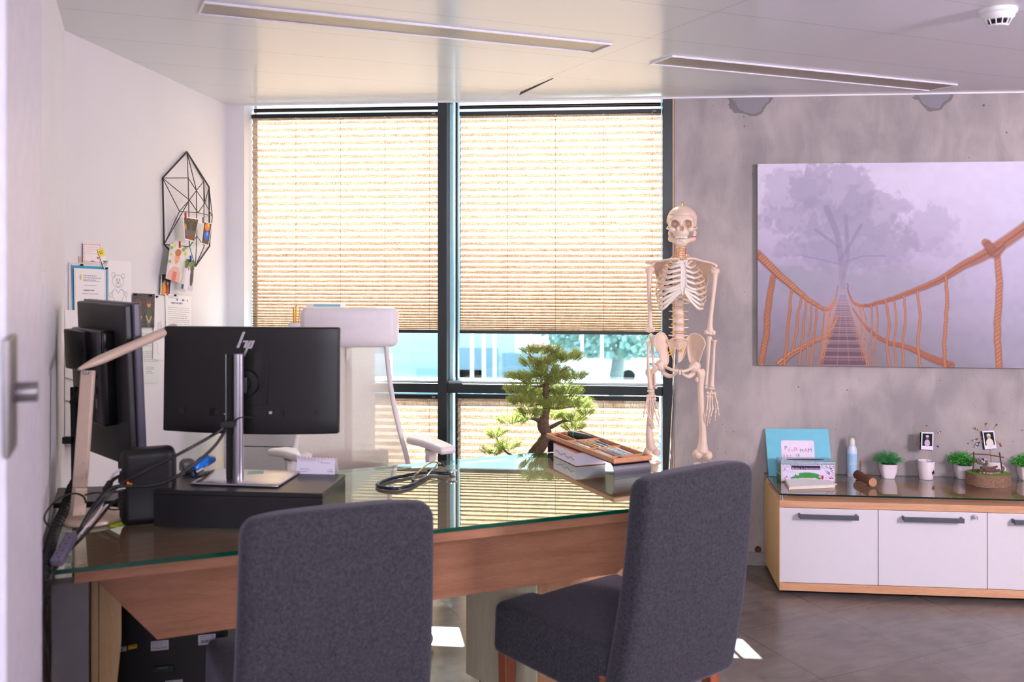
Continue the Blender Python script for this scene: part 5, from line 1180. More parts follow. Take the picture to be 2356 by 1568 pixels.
paper('certificate', [(170, 616), (243, 620), (243, 722), (172, 722)], c, 'white certificate in front of the blue folder, above the left monitor', 'certificate', .009)
c = Cv(90, 130, (.94, .935, .95)); k_ = (.45, .45, .5)
def circ(cx, cy, rx, ry, a0=0, a1=2 * PI, w=.008): c.line([(cx + rx * math.cos(a), cy + ry * math.sin(a)) for a in np.linspace(a0, a1, 16)], w, k_, .85)
circ(.42, .42, .24, .13); circ(.22, .30, .07, .05); circ(.63, .31, .07, .05); circ(.42, .48, .10, .05); circ(.36, .39, .02, .02, w=.012); circ(.48, .39, .02, .02, w=.012); circ(.42, .46, .02, .012, w=.014)
c.line([(.42, .66), (.30, .57), (.18, .62), (.20, .75), (.42, .93)], .008, k_, .85); c.line([(.42, .66), (.55, .57), (.67, .62), (.64, .75), (.42, .93)], .008, k_, .85); circ(.10, .70, .06, .05); circ(.76, .68, .06, .05); circ(.42, .82, .36, .26, -1.2, 4.3, .006)
paper('bear_drawing', [(249, 598), (302, 602), (302, 712), (249, 712)], c, 'white sheet with a pencil drawing of a bear holding a heart', 'drawing', .005)
c = Cv(80, 120, (.20, .20, .27)); c.a += c.noise(.15, 3, 6, 1, 3)[..., None]
for i in range(7): c.line([(0, .05 + i * .07), (.25, .02 + i * .07), (.5, .07 + i * .07), (.75, .01 + i * .07), (1, .06 + i * .07)], .012, (.55, .48, .42), .5)
for cx in (.25, .72):
    c.ell(cx, .50, .17, .38, (.32, .24, .20), .8); c.ell(cx, .32, .09, .09, (.80, .58, .48)); c.ell(cx, .25, .11, .05, (.45, .28, .20)); c.ell(cx, .72, .13, .28, (.22, .38, .24)); c.line([(cx - .13, .66), (cx, .85), (cx + .12, .68)], .045, (.80, .60, .50)); 
c.rect(.485, 0, .50, 1, (.1, .1, .15)); 
paper('portrait_prints', [(306, 674), (356, 676), (355, 753), (308, 753)], c, 'dark photo strip of two people in green, left of the pinned letters', 'photograph', .008)
c = Cv(60, 140, (.93, .93, .94)); k_ = (.5, .5, .56)
circ(.5, .62, .22, .06); circ(.4, .55, .1, .04); circ(.62, .56, .1, .04); c.line([(.3, .5), (.4, .42), (.45, .5), (.55, .40), (.6, .5), (.7, .45)], .008, k_, .7); c.line([(.25, .72), (.4, .8), (.3, .88), (.55, .92)], .007, k_, .7); c.rect(.15, .03, .24, .05, (.2, .3, .5))
paper('pencil_sketch', [(355, 678), (382, 680), (378, 828), (352, 826)], c, 'narrow white sheet with a faint pencil sketch beside the letter', 'drawing', .007)
c = Cv(70, 110, (.93, .93, .94)); c.rect(0, 0, 1, 1, (.95, .95, .95)); c.rect(.08, .05, .92, .92, (.16, .17, .15)); c.ell(.35, .42, .10, .10, (.75, .55, .45)); c.ell(.65, .45, .09, .09, (.75, .55, .45)); c.ell(.35, .75, .16, .28, (.88, .62, .12)); c.ell(.68, .78, .13, .26, (.70, .25, .22)); c.ell(.2, .5, .07, .08, (.75, .55, .45)); c.ell(.18, .8, .09, .25, (.85, .5, .2)); c.line([(.2, .15), (.45, .22), (.5, .12), (.8, .2)], .01, (.7, .7, .65), .6)
paper('family_snapshot', [(371, 628), (396, 631), (392, 680), (369, 677)], c, 'small snapshot of a family in yellow and red, above the letters', 'photograph', .013)
c = Cv(110, 150, (.95, .95, .955)); c.lines_of_text(.1, .04, .5, .12, 2, (.6, .6, .65), 3); c.rect(.42, .10, .46, .14, (.2, .3, .6)); c.rect(.62, .10, .72, .14, (.25, .45, .7)); c.rect(.82, .10, .85, .14, (.2, .3, .6)); c.lines_of_text(.22, .18, .82, .24, 1, (.35, .35, .45), 5, .7); c.lines_of_text(.1, .3, .92, .98, 14, (.62, .62, .66), 8, .3)
paper('pinned_letter', [(380, 675), (440, 681), (440, 775), (382, 775)], c, 'printed letter with blue emblems, rightmost paper on the left wall', 'letter', .010)
c = Cv(110, 170, (.88, .90, .88)); c.lines_of_text(.1, .08, .85, .35, 6, (.55, .58, .58), 3, .3); c.lines_of_text(.05, .42, .95, .62, 6, (.5, .53, .53), 4, .35); c.lines_of_text(.5, .70, .8, .85, 4, (.55, .58, .58), 6, .3)
paper('pinned_letter', [(303, 756), (366, 758), (366, 880), (303, 880)], c, 'larger printed letter low on the left wall between the two monitors', 'letter', .004)
# hanging white planner in the corner
pl = thing('hanging_planner', lh(165, 900, .01), 'white folded wall planner hanging in the corner, left of the older monitor', 'planner')
for i in range(5):
    y0, y1 = 712 + i * 52, 712 + (i + 1) * 52 - 1
    if i == 4: y1 = 1034
    p = [lh(150, y0, .012 + .002 * i), lh(192, y0 + 2, .012 + .002 * i), lh(190, y1 + (14 if i < 4 else -2), .02 + .002 * i), lh(150, y1 - (14 if i == 4 else 0), .02 + .002 * i)]
    vs = [*p, *[q - LN * .0015 for q in p]]
    MB().add(vs, [(0, 1, 2, 3), (7, 6, 5, 4), (0, 4, 5, 1), (1, 5, 6, 2), (2, 6, 7, 3), (3, 7, 4, 0)]).build('pocket', M_paper, pl, smooth=False)
# wire frame
NB = {'T': (430, 349, .01), 'L1': (374, 409.5, .01), 'L2': (377.6, 562, .01), 'R1': (481, 430, .01), 'R2': (482, 566, .01), 'B': (449.5, 612.5, .01), 'C1': (433, 409, .05), 'C2': (468.7, 417, .05), 'M1': (435.7, 460, .06), 'M2': (452, 438, .06), 'M3': (471.4, 466.6, .06), 'M4': (455.8, 489, .07), 'M5': (413, 486, .06), 'R3': (488.4, 496.8, .03), 'C3': (436, 567, .06), 'M6': (453, 543, .06), 'C4': (470, 566, .05), 'B0': (405, 590, .01)}
NP = {k: lh(*v) for k, v in NB.items()}
wf = thing('wire_photo_holder', lh(430, 480, .01), 'black geometric wire photo holder hung on the left wall', 'photo holder')
M_wire = mat('black_wire', (.08, .09, .13), .4)
for pth in (('T', 'L1', 'L2', 'B0', 'B', 'R2', 'R1', 'T'),): MB().tube([NP[k] for k in pth], .0042, 8).build('outer_wire', M_wire, wf)
for e in ('L1 C1', 'T C1', 'T M2', 'T C2', 'T R1', 'C1 M2', 'C1 C3', 'L1 M1', 'L1 M5', 'M1 M5', 'M1 M2', 'M2 C2', 'C2 M3', 'C2 C4', 'M2 M3', 'M2 M6', 'M1 M4', 'M4 M3', 'M3 R1', 'M3 R3', 'R1 R3', 'R3 R2', 'M5 L2', 'L2 M1', 'L2 C3', 'C3 M6', 'M6 C4', 'C4 B', 'C3 B', 'M6 B', 'M4 R3', 'M5 M4'):
    a, b = e.split(); MB().tube([NP[a], NP[b]], .0021, 6).build('wire', M_wire, wf)
def face(c, cx, cy, s, shirt, hair): c.ell(cx, cy + s * 2.3, s * 1.7, s * 1.7, shirt); c.ell(cx, cy, s * .8, s, (.86, .62, .50)); c.ell(cx, cy - s * .6, s * .85, s * .55, hair)
c = Cv(70, 90, (.85, .84, .85)); c.a += c.noise(.12, 8, 5)[..., None]
for i, (x_, y_) in enumerate(((.1, .1), (.25, .04), (.75, .12), (.9, .22), (.85, .04), (.12, .30), (.1, .5), (.55, .03))): c.ell(x_, y_, .09, .05, ((.45, .65, .25), (.80, .80, .30))[i % 2], .9)
c.ell(.5, .90, .40, .30, (.88, .68, .66)); c.ell(.5, .36, .16, .19, (.88, .64, .52)); c.ell(.5, .22, .17, .10, (.72, .40, .22)); c.line([(.45, .45), (.5, .47), (.56, .45)], .012, (.7, .3, .3)); c.line([(.42, .35), (.45, .35)], .014, (.2, .15, .15)); c.line([(.55, .35), (.58, .35)], .014, (.2, .15, .15)); c.rect(.38, .75, .64, 1, (.85, .35, .30), .7)
g_ = 'photos clipped to the wire holder'
paper('photo_print', [(392, 561), (434, 566), (414, 651), (381, 640)], c, 'photo of a smiling fair haired child in pink, clipped to the wire holder', 'photograph', .045, g_)
c = Cv(70, 90, (.95, .95, .95)); c.rect(.05, .04, .95, .95, (.08, .07, .08)); 
for i in range(8): c.ell(.12 + i * .11, .08 + .04 * (i % 3), .02, .015, (.95, .65, .25))
c.rect(.42, .2, .62, .55, (.2, .26, .27)); c.rect(.2, .55, .9, .80, (.35, .30, .28)); c.rect(.2, .78, .85, .95, (.5, .18, .1)); c.ell(.13, .45, .07, .16, (.85, .45, .15)); c.ell(.14, .7, .06, .18, (.2, .35, .6))
paper('photo_print', [(422, 498), (458, 503), (447, 556), (425, 550)], c, 'dark night photo with orange lights clipped at the middle of the wire holder', 'photograph', .065, g_)
c = Cv(60, 80, (.95, .95, .95)); c.rect(.06, .04, .94, .95, (.12, .10, .16)); c.ell(.5, .2, .3, .18, (.9, .45, .12)); c.ell(.6, .12, .1, .08, (.98, .75, .3)); c.ell(.55, .58, .3, .22, (.1, .3, .75)); c.ell(.6, .5, .1, .1, (.35, .65, .9)); c.rect(.1, .8, .9, .94, (.3, .22, .22))
paper('photo_print', [(469, 509), (488, 514), (480, 566), (463, 560)], c, 'orange and blue photo clipped at the right side of the wire holder', 'photograph', .055, g_)
c = Cv(60, 90, (.80, .80, .85)); c.rect(0, 0, 1, .3, (.25, .38, .2)); c.ell(.65, .2, .3, .15, (.40, .55, .25)); c.ell(.42, .62, .22, .42, (.90, .88, .95)); c.ell(.42, .28, .09, .09, (.75, .55, .45)); c.ell(.80, .5, .16, .35, (.25, .25, .3)); c.rect(.0, .85, .2, 1, (.2, .3, .45))
paper('photo_print', [(429, 595), (448, 600), (443, 670), (416, 663)], c, 'photo of a couple at a wedding, lowest print on the wire holder', 'photograph', .05, g_)
for (px, py, col, off, lab) in ((427, 496, (.70, .15, .25), .068, 'red peg holding the night photo'), (414, 562, (.75, .10, .12), .048, 'red peg holding the photo of the child'), (439, 595, (.10, .35, .65), .054, 'blue peg holding the wedding photo'), (468, 506, (.45, .45, .5), .058, 'grey peg holding the orange and blue photo')):
    q = lh(px, py, off); o = MB().cbox(q, .006, .012, .030, Matrix.Rotation(.1, 3, 'X')).build('clothes_peg', mat('peg_%d' % int(col[0] * 99), col, .5), bev=.001); tag(o, lab + ' on the wire holder', 'peg', 'pegs on the wire holder')
# push pins
for (px, py, off, lab) in ((187, 609, .010, 'above the certificate'), (244, 617, .012, 'at the foot of the yellow tag'), (312, 677, .010, 'on the left of the dark photo strip'), (347, 679, .010, 'on the right of the dark photo strip'), (360, 682, .009, 'on the pencil sketch'), (402, 679, .012, 'on the letter')):
    q = lh(px, py, off); o = MB().lathe([(0, -.002), (.004, -.002), (.0045, .004), (.003, .008), (0, .008)], q, axis=LN, seg=12).build('push_pin', mat('navy_pin', (.08, .12, .25), .35)); tag(o, 'small dark push pin ' + lab, 'push pin', 'push pins on the left wall')
# ================================================================== THINGS ON THE SIDEBOARD
ZS = gtop + .0006
def sb(px, py): return atz(px, py, ZS)
# turquoise card leaning on the wall
bl_ = sb(1768.4, 1095); tl_ = aty(1760, 986, D - .012); tr_ = aty(1905, 986.6, D - .012)
wv = tr_ - tl_; br_ = bl_ + wv; yb_ = bl_.y
cd = thing('gift_card_folder', (bl_ + br_) / 2, 'turquoise card folder with handwritten label leaning behind the tissue box', 'folder')
P4 = [tl_, tr_, br_, bl_]; nrm = (tr_ - tl_).cross(bl_ - tl_).normalized(); nrm = -nrm if nrm.y > 0 else nrm
MB().prism(P4, nrm * .004).build('cover', mat('turquoise_card', (.42, .75, .83), .45, var=.03), cd, bev=.0008)
nP = Plane(tl_ + nrm * .0045, nrm)
def zz(x, y): return nP.hit(1730 + x / 8.726, 970 + y / 8.726)
lab = [zz(580, 370), zz(1240, 375), zz(1265, 780), zz(600, 780)]
def rnd_quad(P, r, n=5):
    out = []
    for i in range(4):
        a, b, c = P[i - 1], P[i], P[(i + 1) % 4]; u = (a - b).normalized() * r; v = (c - b).normalized() * r
        for k in range(n + 1): t = k / n; out.append(b + u * (1 - t) ** 2 + v * t ** 2)
    return out
MB().prism(rnd_quad(lab, .008), nrm * .0006).build('paper_label', mat('label_paper', (.90, .85, .92), .6), cd, smooth=False)
xd_ = (lab[1] - lab[0]).normalized(); yd_ = (lab[0] - lab[3]).normalized()
Mt, Mp = mat('teal_marker', (.05, .52, .65), .6), mat('pink_marker', (.88, .42, .55), .6)
for ch, x_, y_, s_, m_ in (('P', 660, 560, .0135, Mt), ('o', 728, 590, .0115, Mp), ('u', 800, 590, .010, Mt), ('R', 855, 590, .0145, Mp), ('M', 972, 605, .0115, Mt), ('A', 1052, 605, .0135, Mp), ('M', 1128, 605, .013, Mt), ('a', 628, 705, .013, Mp), ('n', 700, 705, .011, Mt), ('i', 775, 705, .011, Mt), ('l', 888, 705, .013, Mp), ('E', 925, 705, .011, Mt)):
    nP.p += nrm * .0008; text(ch, s_ * 2.1, zz(x_ - 8, y_), xd_, yd_, m_, cd, ext=.0003); nP.p -= nrm * .0008
# tissue box
fb0, fb1 = sb(1797.6, 1107.5), sb(1920.8, 1108.7); bb0 = sb(1783.9, 1095)
u = fb1 - fb0; tw = u.length; u.normalize(); v_ = Vector((-u.y, u.x, 0)); tdp = (bb0 - fb0).dot(v_); th = CAMZ - (1061 - HY) / F * ((CAMZ - ZS) * F / (1107.5 - HY)) - ZS
print('tissue', tw, tdp, th); tdp = min(.12, bl_.y - fb0.y - .012)
tb_ = thing('tissue_box', fb0 + u * tw / 2 + v_ * tdp / 2, 'clear lidded tissue box printed with a green crocodile', 'tissue box')
c = Cv(150, 60, (.84, .80, .90)); 
for i in range(5): c.line([(.02 + i * .07, .0), (.04 + i * .07, .16), (.07 + i * .07, .18), (.10 + i * .07, .03)], .018, (.35, .55, .45), .8)
for i in range(4): c.line([(.68 + i * .08, .0), (.70 + i * .08, .2), (.74 + i * .08, .22), (.76 + i * .08, .05)], .02, (.35, .5, .42), .8)
c.rect(.18, .07, .73, .30, (.20, .17, .26)); c.line([(.08, .44), (.3, .46)], .02, (.85, .45, .55), .7)
r_ = np.random.RandomState(4)
for i in range(26): c.ell(.84 + r_.rand() * .14, .1 + r_.rand() * .7, .010, .03, (.25, .22, .38), .8)
for i in range(6): c.ell(.02 + r_.rand() * .05, .2 + r_.rand() * .3, .008, .03, (.3, .25, .4), .8)
for (x_, y_) in ((.90, .46), (.93, .80), (.06, .80), (.09, .72), (.97, .78)): c.ell(x_, y_, .014, .035, (.72, .08, .25))
G_ = (.24, .58, .27); c.ell(.48, .64, .24, .17, G_); c.line([(.60, .68), (.72, .80)], .12, G_); c.line([(.36, .66), (.25, .74), (.18, .79)], [.24, .13, .08], G_); c.ell(.30, .56, .03, .08, (.9, .9, .9)); c.ell(.305, .56, .01, .03, (.1, .1, .1)); c.line([(.20, .79), (.32, .80), (.36, .76)], .02, (.12, .35, .18))
c.rect(.38, .79, .60, .83, (.85, .75, .65))
for i in range(40): c.ell(.3 + r_.rand() * .38, .53 + r_.rand() * .2, .004, .012, (.12, .35, .18), .8)
c.ell(.775, .76, .022, .11, (.78, .10, .15)); c.line([(.74, .62), (.80, .66), (.76, .72)], .03, (.75, .15, .2)); c.line([(.72, .6), (.75, .75)], .015, (.3, .3, .4))
f0 = fb0.copy(); zT = Vector((0, 0, th * .86))
MB().obox(f0 + u * .003 + v_ * .003 + Vector((0, 0, .001)), u * (tw - .006), v_ * (tdp - .006), Vector((0, 0, th * .84))).build('carton', mat('tissue_carton', (.78, .80, .84), .5), tb_, smooth=False)
fr_ = picture('front_print', c, f0 + u * .004 + zT, f0 + u * (tw - .004) + zT, f0 + u * (tw - .004) + Vector((0, 0, .002)), f0 + u * .004 + Vector((0, 0, .002)), tb_)
c2 = Cv(60, 50, (.60, .68, .70)); c2.rect(0, .7, 1, 1, (.2, .5, .3)); c2.rect(.15, .15, .7, .6, (.4, .5, .52)); c2.a += c2.noise(.25, 2, 10)[..., None]
picture('side_print', c2, f0 + v_ * (tdp - .004) + zT + u * .001, f0 + v_ * .004 + zT + u * .001, f0 + v_ * .004 + u * .001, f0 + v_ * (tdp - .004) + u * .001, tb_)
text('Boîte à Mouchoirs', .0095, f0 + u * tw * .20 - v_ * .0012 + Vector((0, 0, th * .64)), u, (0, 0, 1), mat('white_print', (.88, .86, .92), .6), tb_, width=tw * .51)
M_acr = thin_glass('acrylic', (.93, .95, .95), 1.45)
MB().obox(f0 - u * .001 - v_ * .0016 + Vector((0, 0, th * .88)), u * (tw + .002), v_ * (tdp + .002), Vector((0, 0, th * .12))).build('acrylic_lid', mat('acrylic_lid', (.62, .70, .74), .12, var=.15, vscale=60), tb_, bev=.001)
sl = [f0 + u * (tw * (.5 + .36 * math.cos(a))) + v_ * (tdp * (.5 + .16 * math.sin(a))) + Vector((0, 0, th + .0002)) for a in np.linspace(0, 2 * PI, 24, endpoint=False)]
MB().prism(sl, (0, 0, .0006)).build('slot', mat('navy_slot', (.05, .05, .15), .5), tb_, smooth=False)
MB().obox(f0 - u * .0012 - v_ * .0012 + Vector((0, 0, .001)), u * .004, v_ * .004, Vector((0, 0, th * .88))).build('corner_strip', mat('cream_edge', (.85, .80, .68), .3), tb_, smooth=False)
MB().obox(f0 + u * (tw - .003) - v_ * .0012 + Vector((0, 0, .001)), u * .004, v_ * .004, Vector((0, 0, th * .88))).build('corner_strip', mat('cream_edge', (.85, .80, .68), .3), tb_, smooth=False)
# paper stack
s_ = [atz(1803.5, 1104, ZS), atz(1902, 1104, ZS), atz(1921, 1121, ZS), atz(1815, 1126, ZS)]
yl = min(fb0.y - .004, s_[0].y); s_[0].y = yl; s_[1].y = yl - .004
for i, (h0, h1) in enumerate(((0, .008), (.0085, .0135))):
    o = MB().prism([p + Vector((.002 * i, -.001 * i, h0)) for p in s_], (0, 0, h1 - h0)).build('paper_stack', mat('cream_paper_edges', (.88, .84, .78), .7, var=.04), bev=.0005)
    tag(o, ('lower', 'upper')[i] + ' half of the cream note paper stack in front of the tissue box', 'paper stack', 'note paper on the sideboard')
o = MB().prism([s_[0] + Vector((.001, 0, .0140)), s_[1] + Vector((0, 0, .0140)), s_[2] + Vector((.012, -.002, .0150)), s_[3] + Vector((.004, -.001, .0140))], (0, 0, .0008)).build('loose_sheet', M_paper, smooth=False); tag(o, 'loose white sheet on top of the note paper stack', 'paper')
# spray bottle
q = sb(1960.5, 1095); hpx = (CAMZ - ZS) / (1095 - HY); r_ = 11.0 * hpx
sp = thing('spray_bottle', q, 'white and pale blue aerosol bottle on the sideboard against the wall', 'bottle')
def hp_(py): return (1095 - py) * hpx
MB().lathe([(0, .0006), (r_ * .95, .0006), (r_, .004), (r_, hp_(1036)), (r_ * .92, hp_(1030)), (r_ * .72, hp_(1026)), (r_ * .72, hp_(1022)), (0, hp_(1022))], q, seg=32).build('can', mat('can_white', (.80, .84, .93), .25), sp)
MB().lathe([(r_ * 1.004, hp_(1084)), (r_ * 1.012, hp_(1084)), (r_ * 1.012, hp_(1042)), (r_ * 1.004, hp_(1042))], q, seg=32).build('blue_label', mat('label_pale_blue', (.60, .77, .90), .3), sp)
for zz_ in (1041, 1063, 1067, 1086): MB().lathe([(r_ * 1.006, hp_(zz_)), (r_ * 1.02, hp_(zz_)), (r_ * 1.02, hp_(zz_ - 1.2)), (r_ * 1.006, hp_(zz_ - 1.2))], q, seg=32).build('label_stripe', mat('cream_stripe', (.85, .80, .70), .4), sp)
MB().lathe([(r_ * .6, hp_(1022)), (r_ * .6, hp_(1012)), (r_ * .45, hp_(1010)), (r_ * .45, hp_(1007)), (0, hp_(1007))], q, seg=20).build('nozzle', mat('nozzle_cream', (.90, .88, .80), .4), sp)
MB().lathe([(r_ * .80, hp_(1024)), (r_ * .80, hp_(1004)), (r_ * .7, hp_(1003)), (0, hp_(1003))], q, seg=24).build('clear_cap', M_acr, sp)
# wooden log whistle
a = sb(1972, 1103); b = sb(2008, 1121.5); rl = 10.2 * hpx; a.z += rl + .004; b.z += rl + .004; 
lg_ = thing('log_ornament', (a + b) / 2 - Vector((0, 0, rl + .004)), 'little bark covered log ornament with an upright stick, beside the aerosol bottle', 'ornament')
M_bark = mat('reddish_bark', (.42, .26, .19), .85, var=.25, vscale=120, bump=.6, bscale=250); M_cut = mat('cut_wood', (.70, .50, .38), .6, var=.08, vscale=90)
d = (b - a).normalized(); MB().tube([a, a + d * .004, a.lerp(b, .3), a.lerp(b, .7), b - d * .002, b], [rl * .9, rl, rl * .97, rl * 1.02, rl, rl * .97], 22).build('log', M_bark, lg_)
MB().lathe([(0, 0), (rl * .88, 0), (rl * .88, .0012), (0, .0012)], b, axis=d, seg=22).build('cut_end', M_cut, lg_)
nq = a.lerp(b, .48) + Vector((0, 0, rl * .93)); MB().ell(nq, .012, .007, .002, R=Matrix.Rotation(math.atan2(d.y, d.x), 3, 'Z')).build('carved_hollow', M_cut, lg_)
q = a.lerp(b, .22); MB().tube([q, q + Vector((0, 0, 34 * hpx))], .0038, 12).build('stick', mat('brown_stick', (.50, .32, .24), .7), lg_); MB().tube([q + Vector((0, 0, 34 * hpx)), q + Vector((0, 0, 38 * hpx))], .0038, 12).build('stick_top', M_cut, lg_)
sd = Vector((-d.y, d.x, 0)).normalized()
for t_ in (.18, .85):
    p = a.lerp(b, t_) - Vector((0, 0, rl)); MB().tube([p - sd * rl * .9 - Vector((0, 0, .0)), p + sd * rl * .9], .0038, 8).build('foot_twig', M_bark, lg_)
q = sb(1989, 1098); 
# potted plants
M_pot = mat('white_ceramic', (.88, .85, .87), .3, var=.01)
M_lf = mat('fresh_leaves', (.30, .68, .22), .5, var=.35, vscale=60); M_lf2 = mat('blue_green_leaves', (.22, .58, .30), .5, var=.35, vscale=60); M_soil = mat('dark_soil', (.10, .08, .06), .9)
def plant(px, py, label, wtop, wbot, hpot, fw, fh, feathery, seed):
    q = sb(px, py); k = (CAMZ - ZS) / (py - HY); wt_, wb_, h = wtop * k * .88, wbot * k * .92, hpot * k
    r = thing('potted_plant', q, label, 'potted plant', 'small potted plants on the sideboard')
    rings = [(wb_, .0006, .30), (wb_ * 1.02, .002, .30), ((wt_ * .68 + wb_ * .32) * 1.03, h * .5, .24), (wt_ * .985, h - .001, .18), (wt_, h, .18), (wt_ - .006, h, .18), (wt_ - .009, h - .008, .18)]
    vs = []; n = 32; fs = []
    for w, z, e in rings:
        for i in range(n):
            t = 2 * PI * i / n + T; c_, s_2 = math.cos(t), math.sin(t); m_ = (abs(c_) ** 5 + abs(s_2) ** 5) ** (-1 / 5)
            vs.append(q + Vector((c_ * m_ * w / 2, s_2 * m_ * w / 2, z)))
    for i in range(len(rings) - 1):
        for j in range(n): fs.append((i * n + j, i * n + (j + 1) % n, (i + 1) * n + (j + 1) % n, (i + 1) * n + j))
    fs.append(tuple(range(n))[::-1]); MB().add(vs, fs).build('pot', M_pot, r)
    MB().lathe([(0, h - .006), (wt_ * .5 - .005, h - .006), (wt_ * .45, h - .012), (0, h - .012)], q, seg=20).build('soil', M_soil, r)
    R_ = np.random.RandomState(seed); b = MB(); c0 = q + Vector((0, 0, h)); st_ = MB()
    for i in range(230):
        t = R_.rand() * 2 * PI; el = R_.rand() ** .7; out = math.sqrt(R_.rand()); tip = c0 + Vector((math.cos(t) * fw * 1.3 * k / 2 * out * (1 - .25 * el), math.sin(t) * fw * 1.3 * k / 2 * out * (1 - .25 * el), fh * k * (1 - .75 * out ** 2) * (.35 + .65 * R_.rand())))
        ro = c0 + Vector((math.cos(t), math.sin(t), 0)) * wt_ * .25 * out; st_.tube([ro, (ro + tip) / 2 + Vector((0, 0, .004)), tip], .0006, 4, cap=False)
        for j in range(12 if feathery else 8):
            f = .35 + .65 * j / (11 if feathery else 7); p = ro.lerp(tip, f); dr = Vector(tuple(R_.randn(3))); dr.z = abs(dr.z) * .6; dr.normalize(); ln = (.0065 if feathery else .0088) * (.7 + .6 * R_.rand()); wd = ln * (.13 if feathery else .30); sd_ = dr.cross(Vector(tuple(R_.randn(3)))).normalized() * wd
            m_ = p + dr * ln * .5 + Vector((0, 0, .0008)); b.add([p, m_ + sd_, p + dr * ln, m_ - sd_], [(0, 1, 2, 3)])
    st_.build('stems', M_lf2, r); b.build('foliage', M_lf2 if feathery else M_lf, r, smooth=False)
plant(2043, 1098, 'small plant with fine feathery leaves in a square white pot, leftmost plant on the sideboard', 43, 27, 33, 66, 34, True, 1)
plant(2215, 1099, 'small plant with glossy round leaves in a square white pot, left of the tree slice', 42, 28, 32, 66, 32, False, 2)
plant(2362, 1103, 'small leafy plant in a square white pot, cut by the right edge of the photo', 42, 28, 32, 66, 30, False, 3)
# mugs and photo sticks
def mug(px, py, wpx, hpx_, label, star, handle):
    q = sb(px, py); k = (CAMZ - ZS) / (py - HY); R_ = wpx * k / 2; h = hpx_ * k; r = thing('mug', q, label, 'mug', 'white mugs on the sideboard')
    MB().lathe([(0, .0006), (R_ * .74, .0006), (R_ * .80, .003), (R_ * .95, h * .6), (R_, h), (R_ - .0025, h), (R_ * .92, h * .6), (R_ * .76, .006), (0, .006)], q, seg=40).build('cup', M_pot, r)
    if star:
        n_ = Vector((math.cos(-.95 + T), math.sin(-.95 + T), 0)); s2 = Vector((-n_.y, n_.x, 0)); c_ = q + n_ * (R_ * .90 + .0006) + Vector((0, 0, h * .42)); P_ = []
        for i in range(10): a = i * PI / 5 + PI / 2; rr = .014 if i % 2 == 0 else .0058; P_.append(c_ + s2 * math.cos(a) * rr + Vector((0, 0, math.sin(a) * rr)) + n_ * (.0006 - (math.cos(a) * rr) ** 2 / (2 * R_)))
        MB().prism(P_, n_ * .0015).build('star_motif', M_dark, r, smooth=False)
    else:
        n_ = Vector((math.cos(-1.95 + T), math.sin(-1.95 + T), 0)); s2 = Vector((-n_.y, n_.x, 0)); c_ = q + n_ * (R_ * .88) + Vector((0, 0, h * .42))
        MB().prism([c_ + s2 * math.cos(a) * .011 + Vector((0, 0, math.sin(a) * .011)) + n_ * (.0016 - (math.cos(a) * .011) ** 2 / (2 * R_)) for a in np.linspace(0, 2 * PI, 24, endpoint=False)], n_ * .001).build('round_motif', M_dark, r, smooth=False)
    if handle is not None:
        n_ = Vector((math.cos(handle), math.sin(handle), 0)); P_ = [q + n_ * (R_ * .93 + .021 * math.sin(a) * 1.05) + Vector((0, 0, h * .52 + .021 * math.cos(a))) for a in np.linspace(-.15, PI + .15, 14)]
        MB().tube(P_, .0034, 10).build('handle', M_pot, r)
    return q, h
q1_, h1_ = mug(2131, 1101, 37, 42, 'white mug with a black star holding a photo stick, between two plants', True, math.radians(100))
q2_, h2_ = mug(2284, 1097, 37, 37, 'white mug with a black dot and handle, behind the tree slice', False, T - .12)
def photo_stick(q, h, ppx, quad, stick, beads, label, seed):
    d_ = (q - O3).dot(Vector((-ST, CT, 0))); r = thing('photo_stick', q + Vector((0, 0, .006)), label, 'photo stick', 'instant photos on sticks')
    sp_ = [atd(x, y, d_) for x, y in stick]; sp_[-1] = q + Vector((0, 0, .008)); M_st = mat('bamboo', (.80, .62, .45), .6)
    MB().tube(sp_, .0014, 8).build('stick', M_st, r)
    c = Cv(60, 84, (.88, .86, .93)); c.rect(.10, .08, .90, .78, (.09, .10, .10)); c.a += c.noise(.05, seed, 8)[..., None] * (c.a[..., :1] < .5)
    if seed == 1: c.ell(.5, .62, .22, .2, (.75, .68, .78)); c.ell(.5, .34, .11, .10, (.45, .35, .32)); c.ell(.5, .24, .13, .06, (.80, .80, .82))
    else: c.ell(.5, .68, .30, .26, (.85, .84, .80)); c.ell(.48, .32, .10, .10, (.75, .58, .50)); c.ell(.48, .25, .17, .09, (.85, .82, .74)); c.ell(.48, .36, .17, .10, (.85, .82, .74), .6); c.ell(.48, .34, .09, .08, (.75, .58, .50)); c.rect(.1, .78, .9, .8, (.88, .86, .93))
    P4 = [atd(x, y, d_ - .004) for x, y in quad]; picture('instant_photo', c, *P4, parent=r, thick=.0012)
    P5 = [atd(x - 3, y + 1, d_ + .004) for x, y in quad]; MB().prism(P5, Vector((0, .001, 0))).build('backing_card', M_dark, r, smooth=False)
    cols = {'r': (.72, .10, .12), 'b': (.10, .20, .50), 'w': (.90, .90, .92), 'y': (.92, .75, .15), 'g': (.15, .55, .3)}
    for (x0, y0, x1, y1, s) in beads:
        a, b = atd(x0, y0, d_ + .001), atd(x1, y1, d_ + .001); tw_ = MB().tube([a, b], .0007, 5).build('side_stick', M_st, r); dl = (b - a); 
        for i, ch in enumerate(s):
            f = 1 - (.10 + .14 * i) ; p = a + dl * f; MB().lathe([(.001, -.0028), (.0034, -.0022), (.0036, 0), (.0034, .0022), (.001, .0028)], p, axis=dl, seg=12).build('bead', mat('bead_' + ch, cols[ch], .3), tw_)
